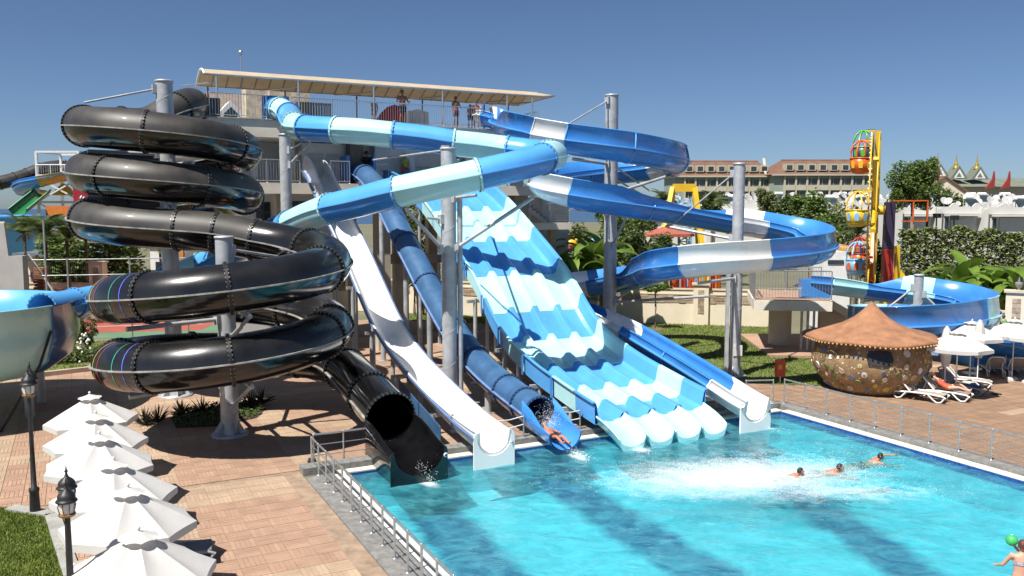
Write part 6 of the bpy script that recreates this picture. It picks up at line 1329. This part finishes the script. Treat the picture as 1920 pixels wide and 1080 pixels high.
hedge("tropical hedge of mixed leaves below the lattice tower", [(x0, 62.6), (x1, 61.6)], 1.5, 5.6, 1.2, 4200, .24, LEAF1, 42)
p0, p1 = G(60, 690), G(330, 668)
hedge("flowering rose hedge between the court and the lawn strip", [(p0.x - 3, p0.y + .6), (p0.x + 1.5, p0.y + 1.4), (p1.x, p1.y + 1)], .05, .75, .5, 3200, .1, LEAF4, 43, flowers=60)
p0 = G(160, 672); tree("white flowering rose bush at the court edge", p0.x, p0.y, 1.3, .75, 0, LEAF4, 800, .09, 44, 7, 1.1, .04, "bush", "rose_bush")
rb = bpy.data.objects["rose_bush"]; fl = MB(); rng = random.Random(9)
for k in range(46): fl.ball((p0.x + rng.uniform(-.7, .6), p0.y - .4 + rng.uniform(-.2, .2), .6 + rng.uniform(-.1, .9)), .07, 3)
fl.build("blossoms", FLW, rb, kind="stuff")
for i, (x, y) in enumerate(((700, 470), (725, 478), (830, 610))): pass
# ---- banana plants
def banana_leaf(L, wd, droop):
    m = MB(); rows = []; N = 12
    for i in range(N + 1):
        f = i / N; a = R(72) - droop * f; 
        if i == 0: c = Vector((0, 0, 0))
        else: c = c + Vector((math.cos(a), 0, math.sin(a))) * L / N
        w_ = wd * math.sin(math.pi * min(1, .06 + f * .94)) ** .65; nrm = Vector((-math.sin(a), 0, math.cos(a)))
        rg = 1 + .12 * math.sin(i * 2.7); rows.append([c + Vector((0, -w_ * rg, 0)) + nrm * w_ * .35, c, c + Vector((0, w_ * (2 - rg), 0)) + nrm * w_ * .35])
    return m.grid(rows)
BLM = [banana_leaf(L, w_, dr).mesh("banana_leaf", LEAF3) for L, w_, dr in ((2.2, .27, R(115)), (1.9, .3, R(85)), (2.5, .26, R(140)), (1.6, .25, R(60)))]
def banana(label, x, y, n, sc=1., seed=0, z=0., stem=.8, name="banana_plant"):
    rng = random.Random(seed); t_ = thing(name, label, "plant", (x, y, z), "banana plants"); MB().pipe([(x, y, z), (x, y, z + stem * sc)], .1 * sc, 8, r2=.06 * sc).build("stem", mat("banana_stem", (.16, .18, .06), .7), t_)
    for k in range(n):
        o = bpy.data.objects.new("leaf", BLM[rng.randrange(4)]); COL.objects.link(o); o.parent = t_; o.location = (0, 0, stem * sc * rng.uniform(.6, 1)); o.rotation_euler = (rng.uniform(-.2, .2), rng.uniform(-.35, .25), 6.283 * k / n + rng.uniform(-.4, .4)); s_ = sc * rng.uniform(.75, 1.15); o.scale = (s_, s_, s_)
blab = ["banana plant left of the big right hand clump", "banana plant with arching leaves above the curved terrace slide", "tall banana plant in the middle of the right hand clump", "banana plant before the vine hedge in the right clump", "banana plant beside the lamp pillar at the right edge", "banana plant leaning over the wall at the right edge", "banana plant by the foot of the ferris wheel", "low banana plant behind the red wall at right"]
for i, (px, py, d, sc) in enumerate(((1758, 535, 53, 1.2), (1790, 525, 52, 1.35), (1815, 505, 54, 1.45), (1845, 505, 56, 1.45), (1868, 525, 51, 1.3), (1915, 525, 49, 1.3), (1715, 545, 56, 1.0), (1885, 545, 50, 1.2))):
    p = P2(px, py, d); banana(blab[i], p.x, p.y, 14, sc, 60 + i, 0, max(.6, p.z / sc - .4))
blab2 = ["banana plant right behind the lane slide's upper edge", "banana plant left of the pink play flower", "banana plant between the play flower and the column", "banana plant just left of the tallest column", "low banana plant above the white flume bend", "banana plant near the stair pillar", "banana plant deepest in the garden below the landing"]
for i, (px, py, d, sc) in enumerate(((1030, 505, 52, 1.3), (1048, 485, 54, 1.4), (1075, 490, 53, 1.4), (1105, 485, 53, 1.4), (1088, 510, 51, 1.1), (1022, 470, 55, 1.3), (1130, 465, 55, 1.5))):
    p = P2(px, py, d); banana(blab2[i], p.x, p.y, 11, sc, 80 + i, 0, max(.6, p.z / sc - .2))
# ---- fan and feather palms
def frond(L, n=22, w_=.45):
    m = MB(); c = Vector((0, 0, 0)); pts = []
    for i in range(n + 1):
        f = i / n; a = R(58) - R(105) * f; pts.append(c.copy()); c = c + Vector((math.cos(a), 0, math.sin(a))) * L / n
    m.pipe(pts, .018, 4, caps=False)
    for i in range(2, n):
        f = i / n; l_ = w_ * math.sin(math.pi * f) ** .5; t_ = (pts[i] - pts[i - 1]).normalized()
        for sg in (-1, 1):
            b_ = pts[i]; e_ = b_ + Vector((0, sg * l_, -.25 * l_)) + t_ * l_ * .5; m.add([b_ - t_ * .03, b_ + t_ * .03, e_], [(0, 1, 2)])
    return m
FRM = frond(1.7).mesh("palm_frond", PALML)
def palm(label, x, y, h, n=16, sc=1., seed=0):
    rng = random.Random(seed); t_ = thing("palm_tree", label, "palm", (x, y, 0), "palms"); MB().pipe([(x, y, 0), (x + .05, y, h * .5), (x, y, h)], [.16, .13, .12], 8).build("trunk", BARK, t_)
    for k in range(n):
        o = bpy.data.objects.new("frond", FRM); COL.objects.link(o); o.parent = t_; o.location = (0, 0, h); o.rotation_euler = (0, rng.uniform(-.75, .35), 6.283 * k / n + rng.uniform(-.2, .2)); o.scale = (sc, sc, sc)
for i, (px, py, d, sc, lb) in enumerate(((45, 440, 58, 1.3, "palm left of the others below the lattice tower"), (85, 445, 57, 1.4, "palm in the middle below the lattice tower"), (125, 450, 57, 1.3, "palm next to the black coil below the lattice tower"), (160, 440, 60, 1.3, "palm half hidden by the black coil"), (1243, 378, 90, 1.3, "palm between the column and the yellow swing frame"), (1335, 385, 84, 1.3, "palm beneath the left hotel wing"), (1608, 440, 70, 1.1, "palm tuft behind the yellow gondola"), (1240, 470, 66, 1.1, "palm under the long straight flume"), (300, 470, 66, 1.2, "palm seen through the black coil"), (835, 560, 60, .8, "small palm right behind the navy tube"), (1205, 420, 72, 1.2, "palm just right of the tallest column"))):
    p = P2(px, py, d); palm(lb, p.x, p.y, max(.6, p.z), 18, sc, 30 + i)
# ---- yuccas and ground cover below the coil
YB = MB(); rng = random.Random(4)
for k in range(46):
    a = rng.uniform(0, 6.283); el = R(rng.uniform(15, 85)); L = rng.uniform(.45, .75); d = Vector((math.cos(a) * math.cos(el), math.sin(a) * math.cos(el), math.sin(el))); s_ = Vector((-d.y, d.x, 0)).normalized() * .022; YB.add([-s_, s_, d * L * .6 + s_ * .8 + Vector((0, 0, .02)), d * L - Vector((0, 0, .05 * L)), d * L * .6 - s_ * .8 + Vector((0, 0, .02))], [(0, 1, 2, 3, 4)])
YM = YB.mesh("yucca_rosette", leafmat("bronze_spiky_leaf", (.07, .06, .035), (.035, .035, .02)))
for i, (px, py, lb) in enumerate(((272, 797, "spiky plant just right of the farthest parasol"), (296, 792, "spiky plant second right of the farthest parasol"), (470, 765, "spiky plant right of the coil's column foot"), (492, 757, "spiky plant farthest right of the coil's column foot"), (380, 775, "spiky plant left of the coil's column foot"), (340, 780, "spiky plant between the parasols and the coil's column"))):
    p = G(px, py); o = bpy.data.objects.new("yucca_plant", YM); COL.objects.link(o); o.location = p; o.scale = (1.15, 1.15, 1.15); o.rotation_euler = (0, 0, i); tag(o, lb, "plant", "spiky plants in the coil bed")
bedp = [tuple(G(x, y)[:2]) for x, y in ((330, 803), (410, 800), (480, 784), (500, 766), (460, 755), (380, 764), (320, 782))]
MB().add([(x, y, .012) for x, y in bedp], [tuple(range(len(bedp)))]).build("plant_bed", mat("bed_soil", (.07, .05, .035), .95, .3, 4, .5, 20), kind="structure")
m = MB(); rng = random.Random(5); k = 0
while k < 1500:
    p = Vector((rng.uniform(min(q[0] for q in bedp), max(q[0] for q in bedp)), rng.uniform(min(q[1] for q in bedp), max(q[1] for q in bedp)), .02))
    if not inpoly(p, bedp): continue
    k += 1; p.z += rng.uniform(0, .22); x = Vector((rng.uniform(-1, 1), rng.uniform(-1, 1), rng.uniform(-.3, .5))).normalized() * .07; y = x.cross(Vector((rng.uniform(-1, 1), rng.uniform(-1, 1), 1))).normalized() * .04; m.add([p - x, p + y, p + x, p - y], [(0, 1, 2, 3)])
tag(m.build("ground_cover", LEAF4), "low green ground cover in the bed under the black coil", "ground cover", kind="stuff")
# ------------------------------------------------------------------ people
import numpy as np
SKINS = {"tan": mat("tan_skin", (.40, .20, .12), .55, .06, 5), "brown": mat("brown_skin", (.26, .12, .07), .55, .06, 5), "fair": mat("fair_skin", (.56, .32, .22), .55, .05, 5), "red": mat("sunburnt_skin", (.46, .18, .10), .55, .06, 5)}
HAIRS = {"dark": mat("dark_hair", (.018, .013, .010), .6, .3, 20), "brown": mat("brown_hair", (.07, .04, .022), .6, .3, 20), "auburn": mat("auburn_hair", (.10, .035, .02), .6, .3, 20)}
STAND = dict(pelvis=(0, 0, .93), waist=(0, .01, 1.08), chest=(0, .0, 1.30), neck=(0, .02, 1.47), head=(0, 0, 1.60),
             shL=(-.18, .01, 1.40), elL=(-.24, .03, 1.12), haL=(-.22, -.08, .88), shR=(.18, .01, 1.40), elR=(.24, .03, 1.12), haR=(.22, -.08, .88),
             hiL=(-.10, 0, .90), knL=(-.11, -.02, .48), anL=(-.11, .03, .09), toL=(-.12, -.15, .035), hiR=(.10, 0, .90), knR=(.11, -.02, .48), anR=(.11, .03, .09), toR=(.12, -.15, .035))
def pose(**k): d = dict(STAND); d.update(k); return d
def person(label, P, loc, rz=0., sc=1., skin="tan", hair="dark", clothes=(), long_hair=False, hat=None, woman=False, look=(0, -1, 0), tilt=None):
    """faces -Y locally; clothes: [(name, material, [(bone, t0, t1)...], offset)]"""
    P = {k: Vector(v) for k, v in P.items()}
    m = MB(); sh = .93 if woman else 1.
    def limb(*js): m.pipe([P[j] if isinstance(j, str) else j for j, _ in js], [r for _, r in js], 10)
    up = (P["neck"] - P["pelvis"]).normalized(); side = (P["shR"] - P["shL"]).normalized(); fwd = up.cross(side).normalized() * -1
    def torso():
        rows = []
        for c, w_, dp in ((P["pelvis"] - up * .08, .12, .10), (P["pelvis"], .165, .115), (P["waist"], .135 if woman else .145, .095), (P["chest"], .17 * sh, .115), (P["chest"].lerp(P["neck"], .55), .16 * sh, .09), (P["neck"] - up * .02, .075, .065)):
            rows.append([c + side * w_ * math.cos(6.283 * k / 14) + fwd * dp * math.sin(6.283 * k / 14) for k in range(14)])
        m.grid(rows, closed=True); m.add(rows[0], [tuple(range(14))]); m.add(rows[-1], [tuple(range(14))])
    torso(); m.pipe([P["neck"] - up * .04, P["neck"] + (P["head"] - P["neck"]) * .6], .052, 10)
    H = P["head"]; lk = Vector(look).normalized(); hu = (tilt and Vector(tilt).normalized()) or up; hs_ = lk.cross(hu).normalized(); lk = hu.cross(hs_).normalized()
    rows = []
    for i in range(9):
        a = math.pi * i / 8; z_ = -math.cos(a) * .118; rr_ = math.sin(a); jaw = .82 if i < 4 else 1.
        rows.append([H + hu * z_ + hs_ * rr_ * .074 * jaw * math.cos(6.283 * k / 14) + lk * (rr_ * .093 * math.sin(6.283 * k / 14) + (.008 if i < 4 else 0)) for k in range(14)])
    m.grid(rows, closed=True); m.pipe([H + lk * .085 + hu * .012, H + lk * .112 - hu * .022], .013, 6)
    for s_ in (-1, 1): m.ball(H + hs_ * s_ * .078, .02, 5, sz=1.4)
    for S in "LR":
        limb((P["chest"].lerp(P["sh" + S], .5), .075 * sh), ("sh" + S, .062 * sh), (P["sh" + S].lerp(P["el" + S], .45), .049 * sh), ("el" + S, .038), (P["el" + S].lerp(P["ha" + S], .35), .037), ("ha" + S, .024))
        limb((P["pelvis"].lerp(P["hi" + S], .6), .10), ("hi" + S, .093), (P["hi" + S].lerp(P["kn" + S], .5), .074), ("kn" + S, .052), (P["kn" + S].lerp(P["an" + S], .35), .053), ("an" + S, .034)); limb(("an" + S, .038), (P["an" + S].lerp(P["to" + S], .5), .036), ("to" + S, .024))
        d = (P["ha" + S] - P["el" + S]).normalized(); m.pipe([P["ha" + S], P["ha" + S] + d * .05, P["ha" + S] + d * .09], [.026, .036, .03], 8)
    me = m.mesh("tmp", SKINS[skin]); tmp = bpy.data.objects.new("tmp", me); COL.objects.link(tmp)
    md = tmp.modifiers.new("r", 'REMESH'); md.mode = 'VOXEL'; md.voxel_size = .021; md.use_smooth_shade = True
    m2 = tmp.modifiers.new("s", 'SMOOTH'); m2.factor = .5; m2.iterations = 3
    dg = bpy.context.evaluated_depsgraph_get(); em_ = bpy.data.meshes.new_from_object(tmp.evaluated_get(dg)); bpy.data.objects.remove(tmp)
    n = len(em_.vertices); V = np.empty(n * 3); em_.vertices.foreach_get("co", V); V = V.reshape(-1, 3); F = [tuple(p.vertices) for p in em_.polygons]; NV = np.empty(n * 3); em_.vertices.foreach_get("normal", NV); NV = NV.reshape(-1, 3)
    b = MB(); b.add([tuple(v) for v in V], F, 0, True)
    for S in "LR":      # fingers
        d = (P["ha" + S] - P["el" + S]).normalized(); s_ = d.cross(up); s_ = side if s_.length < .1 else s_.normalized(); nn = s_.cross(d)
        for k, L in enumerate((.062, .072, .068, .052)):
            p0 = P["ha" + S] + d * .085 + s_ * (k - 1.5) * .017; b.pipe([p0, p0 + d * L * .55 + nn * .006, p0 + d * L + nn * .022], [.0088, .0082, .006], 5)
        p0 = P["ha" + S] + d * .04 + s_ * .03; b.pipe([p0, p0 + s_ * .025 + d * .02, p0 + s_ * .032 + d * .05], [.011, .0095, .007], 5)
    root = thing("person", label, "person", loc, None, rz, local=True); root.scale = (sc, sc, sc)
    b.build("body", SKINS[skin], root)
    bones = dict(spine=("pelvis", "neck"), head=("neck", "head"))
    for S in "LR": bones.update({"thigh" + S: ("hi" + S, "kn" + S), "shin" + S: ("kn" + S, "an" + S), "arm" + S: ("sh" + S, "el" + S), "fore" + S: ("el" + S, "ha" + S), "hip" + S: ("pelvis", "hi" + S)})
    bn = list(bones); C = np.array([np.mean(V[list(f)], axis=0) for f in F]); D = []; T = []
    for k in bn:
        a, c = np.array(P[bones[k][0]]), np.array(P[bones[k][1]]); d = c - a; t = np.clip(((C - a) @ d) / (d @ d), -.25, 1.1); q = np.clip(t, 0, 1)[:, None] * d + a; D.append(np.linalg.norm(C - q, axis=1) - (.1 if k == "spine" else .03)); T.append(((C - a) @ d) / (d @ d))
    near = np.argmin(np.array(D), axis=0); T = np.array(T)
    for (nm, mt, zones, off) in clothes:
        sel = []
        for i, f in enumerate(F):
            k = bn[near[i]]
            for (z_, t0, t1) in zones:
                if k.rstrip("LR") == z_ and t0 <= T[near[i], i] <= t1: sel.append(f); break
        ids = sorted({i for f in sel for i in f}); mp = {v: i for i, v in enumerate(ids)}
        if sel: MB().add([tuple(V[i] + NV[i] * off) for i in ids], [tuple(mp[i] for i in f) for f in sel], 0, True).build(nm, mt, root)
    hm = MB(); rows = []
    for i in range(7):
        a = math.pi * (.40 + .6 * i / 6) if True else 0; z_ = -math.cos(a) * .128; rr_ = math.sin(a)
        rows.append([H + hu * (z_ + .004) - lk * .012 + hs_ * rr_ * .086 * math.cos(6.283 * k / 16) + lk * rr_ * .100 * (1 if math.sin(6.283 * k / 16) < .45 or i > 2 else .55) * math.sin(6.283 * k / 16) for k in range(16)])
    hm.grid(rows, closed=True)
    if long_hair: hm.pipe([H - lk * .07 + hu * .04, H - lk * .1 - hu * .08, H - lk * .09 - hu * .22], [.07, .075, .03], 10)
    hm.build("hair", HAIRS[hair], root)
    for s_ in (-1, 1): MB().ball(H + lk * .083 + hs_ * s_ * .03 + hu * .012, .011, 5).build("eye", DARK, root)
    MB().pipe([H + lk * .086 - hu * .055 - hs_ * .022, H + lk * .091 - hu * .056, H + lk * .086 - hu * .055 + hs_ * .022], .006, 5).build("mouth", mat("lips", (.3, .09, .07), .5), root)
    if hat:
        hn, hm_, br = hat; MB().lathe([(br, .06), (br * .98, .07), (.1, .09), (.098, .15), (.07, .19), (.001, .2)], (0, 0, 0), 18).build(hn, hm_, root); o = root.children[-1]
        for o in root.children:
            if o.name.startswith(hn): o.location = H - hu * .02; o.rotation_euler = hu.to_track_quat('Z', 'Y').to_euler()
    return root
TRK = [("spine", -.3, .12), ("hip", -1, 2), ("thigh", -.3, .55)]; BRIEF = [("spine", -.3, .08), ("hip", -1, 2), ("thigh", -.3, .12)]
DR = mat("dark_red_trunks", (.16, .02, .02), .8); DK = mat("dark_trunks", (.02, .02, .025), .8); BLT = mat("blue_trunks", (.04, .1, .3), .8); ORS = mat("orange_swimsuit", (.62, .09, .04), .7); YSH = mat("yellow_patterned_shirt", (.55, .42, .08), .8, col2=(.2, .3, .06), scale=14); RSH = mat("red_shorts", (.5, .04, .05), .8); BKS = mat("black_cloth", (.012, .012, .014), .85); BIK = mat("patterned_bikini", (.6, .6, .62), .7, col2=(.1, .15, .35), scale=22)
railhands = pose(elL=(-.30, -.02, 1.14), haL=(-.27, -.24, 1.14), elR=(.30, -.02, 1.14), haR=(.27, -.24, 1.14))
def onv(px, v, z): u = PVu(px, 230, v); return W(u, v, z)
person("man with dark trunks holding the upper deck railing by the red raft", railhands, onv(755, 44.5, 12.26), TH, 1.12, "brown", "dark", [("swim_trunks", DK, TRK, .012)])
person("child standing left of the red raft on the upper deck", STAND, onv(702, 44.6, 12.26), TH, .8, "brown", "brown", [("swim_trunks", BLT, TRK, .012)])
person("man in dark red trunks standing at the upper deck railing", pose(elR=(.3, .02, 1.16), haR=(.18, -.22, 1.12), knL=(-.12, -.04, .48)), onv(855, 44.5, 12.26), TH + .2, 1.03, "brown", "dark", [("swim_trunks", DR, TRK, .012)])
lean = pose(waist=(0, -.03, 1.06), chest=(0, -.16, 1.22), neck=(0, -.28, 1.33), head=(0, -.36, 1.44), shL=(-.18, -.22, 1.29), shR=(.18, -.22, 1.29), elL=(-.3, -.36, 1.14), haL=(-.1, -.46, 1.16), elR=(.3, -.36, 1.14), haR=(.1, -.46, 1.16))
person("sunburnt man leaning on the railing beside the blue flume start", lean, onv(893, 44.65, 12.26), TH - .4, 1.0, "red", "dark", [("swim_trunks", RSH, TRK, .012)])
person("boy half hidden next to the leaning man at the flume start", STAND, onv(882, 45.2, 12.26), TH, .85, "brown", "dark", [("swim_trunks", DK, TRK, .012)])
person("person peeking over the far left deck railing above the coil", railhands, W(4.75, 46.6, 12.26) if False else W(5.5, 46.7, 12.26), TH, .72, "tan", "auburn", [("swim_trunks", BLT, TRK, .012)])
person("lifeguard in dark clothes and a wide hat on the middle deck", pose(elL=(-.36, .02, 1.2), haL=(-.2, -.06, 1.0), elR=(.3, .0, 1.16), haR=(.22, -.18, 1.0)), W(PVu(687, 300, 45.2), 45.2, 9.1), TH, 1.02, "brown", "dark", [("shirt", BKS, [("spine", .1, 1), ("arm", -.3, .6)], .014), ("shorts", BKS, TRK + [("thigh", .5, .8)], .016)], hat=("sun_hat", BKS, .2))
person("attendant in yellow patterned shirt and red shorts on the middle deck", STAND, W(PVu(760, 300, 46.6), 46.6, 9.1), TH + .3, 1.05, "tan", "brown", [("shirt", YSH, [("spine", .05, 1), ("arm", -.3, .7)], .016), ("shorts", RSH, TRK, .016)])
# rider shooting out of the navy tube, on the back, feet first
ride = dict(pelvis=(0, 0, .14), waist=(0, .16, .15), chest=(0, .38, .22), neck=(0, .54, .30), head=(0, .64, .40), shL=(-.18, .48, .27), elL=(-.3, .28, .2), haL=(-.26, .06, .24), shR=(.18, .48, .27), elR=(.3, .28, .2), haR=(.26, .06, .24), hiL=(-.1, 0, .14), knL=(-.13, -.40, .26), anL=(-.1, -.78, .12), toL=(-.1, -.88, .22), hiR=(.1, 0, .14), knR=(.12, -.42, .22), anR=(.12, -.80, .1), toR=(.12, -.9, .2))
person("rider lying feet first at the navy tube's mouth", ride, W(13.75, 23.95, .16), TH, 1.0, "red", "dark", [("swim_trunks", DK, TRK, .012)], look=(0, -.7, .5), tilt=(0, .5, .8))
# sunbather
lay = dict(pelvis=(0, 0, .50), waist=(0, .15, .53), chest=(0, .34, .66), neck=(0, .50, .79), head=(0, .60, .90), shL=(-.17, .43, .74), elL=(-.32, .46, .86), haL=(-.12, .60, .93), shR=(.17, .43, .74), elR=(.28, .2, .56), haR=(.22, -.04, .55), hiL=(-.1, 0, .48), knL=(-.11, -.42, .54), anL=(-.1, -.84, .44), toL=(-.1, -.9, .56), hiR=(.1, 0, .48), knR=(.13, -.38, .66), anR=(.12, -.74, .44), toR=(.12, -.86, .46))
person("sunbather in an orange swimsuit and straw hat lying on a lounger", lay, (17.85 + .08, 34.6 - .07, .02), R(-40) + R(90), .98, "fair", "brown", [("swimsuit", ORS, [("spine", -.3, .8), ("hip", -1, 2), ("thigh", -.3, .1)], .012)], woman=True, look=(0, -.6, .8), tilt=(0, .8, .6), hat=("straw_hat", mat("straw", (.62, .46, .24), .8), .2))
person("person in a green top beside the lamp pillar at the right edge", STAND, (24.9, 42.9, .9), R(200), .9, "tan", "brown", [("shirt", mat("pale_green_top", (.3, .45, .15), .8), [("spine", .1, 1), ("arm", -.3, .5)], .014), ("shorts", DK, TRK, .014)])
# swimmers
swim = dict(pelvis=(0, .55, -.12), waist=(0, .40, -.1), chest=(0, .16, -.05), neck=(0, 0, .05), head=(0, -.08, .15), shL=(-.18, .06, .0), elL=(-.3, -.2, -.08), haL=(-.24, -.46, -.1), shR=(.18, .06, .0), elR=(.32, -.1, -.1), haR=(.3, -.36, -.14), hiL=(-.1, .58, -.13), knL=(-.13, .98, -.2), anL=(-.1, 1.35, -.2), toL=(-.1, 1.5, -.2), hiR=(.1, .58, -.13), knR=(.13, 1.0, -.2), anR=(.1, 1.36, -.2), toR=(.1, 1.5, -.2))
for (px, py, a, lb, sk, arm_) in ((1570, 884, 70, "dark haired swimmer with bare shoulders right of the foam", "red", 0), (1647, 864, 95, "swimmer reaching one arm forward farthest right in the pool", "tan", 1), (1496, 892, 80, "swimmer almost hidden inside the white foam", "red", 0)):
    P = dict(swim)
    if arm_: P.update(elR=(.2, -.28, .14), haR=(.12, -.56, .16), shR=(.17, .04, .04))
    person(lb, P, G(px, py, WZ) + Vector((0, 0, -.02)), R(a), 1.0, sk, "dark", [("swim_trunks", DK, TRK, .012)], look=(0, -1, .1), tilt=(0, .1, 1))
person("woman in a patterned bikini standing with her back to us at the bottom right", pose(elL=(-.32, -.1, 1.16), haL=(-.44, -.28, 1.06), elR=(.3, -.1, 1.14), haR=(.34, -.3, 1.05)), (9.55, 15.45, 0), R(165), .95, "fair", "auburn", [("bikini_bottom", BIK, BRIEF, .012), ("bikini_top", BIK, [("spine", .56, .66)], .012)], woman=True)
person("child raising a hand toward the green ball at the bottom right", pose(elL=(-.36, -.1, 1.38), haL=(-.52, -.2, 1.58), elR=(.3, -.1, 1.2), haR=(.3, -.3, 1.25)), (10.15, 16.0, 0), R(-20), .86, "tan", "dark", [("swim_trunks", BLT, TRK, .012)])
q = at(1897, 1013, 15.9); gbm = mat("green_ball", (.05, .45, .12), .4)
bl_ = thing("beach_ball", "small green ball held up at the bottom right", "ball", q); MB().ball(q, .11, 8).build("ball_skin", gbm, bl_); MB().lathe([(.02, .108), (.025, .113), (.001, .117)], q, 8).build("valve", WHITEP, bl_)
for k, (px, lb) in enumerate(((126, "left figure on the far lattice tower"), (133, "middle figure on the far lattice tower"), (141, "right figure on the far lattice tower"))):
    p = P2(px, 391, 94.2); person(lb, STAND, (p.x, p.y, 11.32), .3 * k, 1.05, "tan", "dark", [("shirt", (BKS, WHITEP, BLT)[k], [("spine", .1, 1), ("arm", -.3, .5)], .014), ("shorts", DK, TRK, .014)])

# ------------------------------------------------------------------ spray
rng = random.Random(77); SPR = mat("spray_white", (.85, .9, .9), .3, .05, 5)
def drop(m, p, s):
    a = rng.uniform(0, 6.28); x = Vector((math.cos(a), math.sin(a), 0)) * s; y = Vector((-x.y, x.x, 0)); z_ = Vector((0, 0, s))
    m.add([p - x - z_ * .6, p + x * .5 + y * .8 - z_ * .6, p + x * .5 - y * .8 - z_ * .6, p + z_], [(0, 2, 1), (0, 1, 3), (1, 2, 3), (2, 0, 3)])
def gauss(c, ru, rv, hz, n, smin, smax, m, ang):
    d = Vector((math.cos(R(ang)), math.sin(R(ang)), 0)); e = Vector((-d.y, d.x, 0))
    for k in range(n):
        p = Vector(c) + d * rng.gauss(0, ru) + e * rng.gauss(0, rv); p.z = WZ + abs(rng.gauss(0, hz)); drop(m, p, rng.uniform(smin, smax))
m = MB()
gauss(G(1390, 890, WZ), 2.3, .7, .14, 5200, .004, .012, m, 12); gauss(G(1550, 920, WZ), 2.2, .5, .06, 1500, .004, .01, m, 0); gauss(G(1400, 860, WZ), 3.4, 1.6, .25, 1600, .003, .008, m, 12)
tag(m.build("splash_spray", SPR), "broad white splash of spray in the middle of the pool", "splash", kind="stuff")
for (px, py, n, hz, ru, rv, lb, ang) in ((795, 895, 700, .16, .28, .1, "small water jet leaving the black slide exit", -62), (1085, 856, 500, .10, .3, .12, "splash below the navy tube mouth", -62), (1195, 842, 420, .07, .3, .14, "splash below the leftmost lane exit", -62), (1300, 820, 260, .05, .4, .12, "thin splash below the right lane exits", 20), (1432, 803, 200, .04, .35, .1, "thin splash below the right white exit", -40)):
    m = MB(); gauss(G(px, py, WZ), ru, rv, hz, n, .005, .015, m, ang); tag(m.build("splash_spray", SPR), lb, "splash", kind="stuff")
m = MB()
for k in range(900):
    p = W(13.75, 24.3, .55) + Vector((rng.gauss(0, .2), rng.gauss(0, .25), abs(rng.gauss(0, .35)))); drop(m, p, rng.uniform(.004, .011))
tag(m.build("splash_spray", SPR), "burst of droplets over the rider at the navy tube mouth", "splash", kind="stuff")
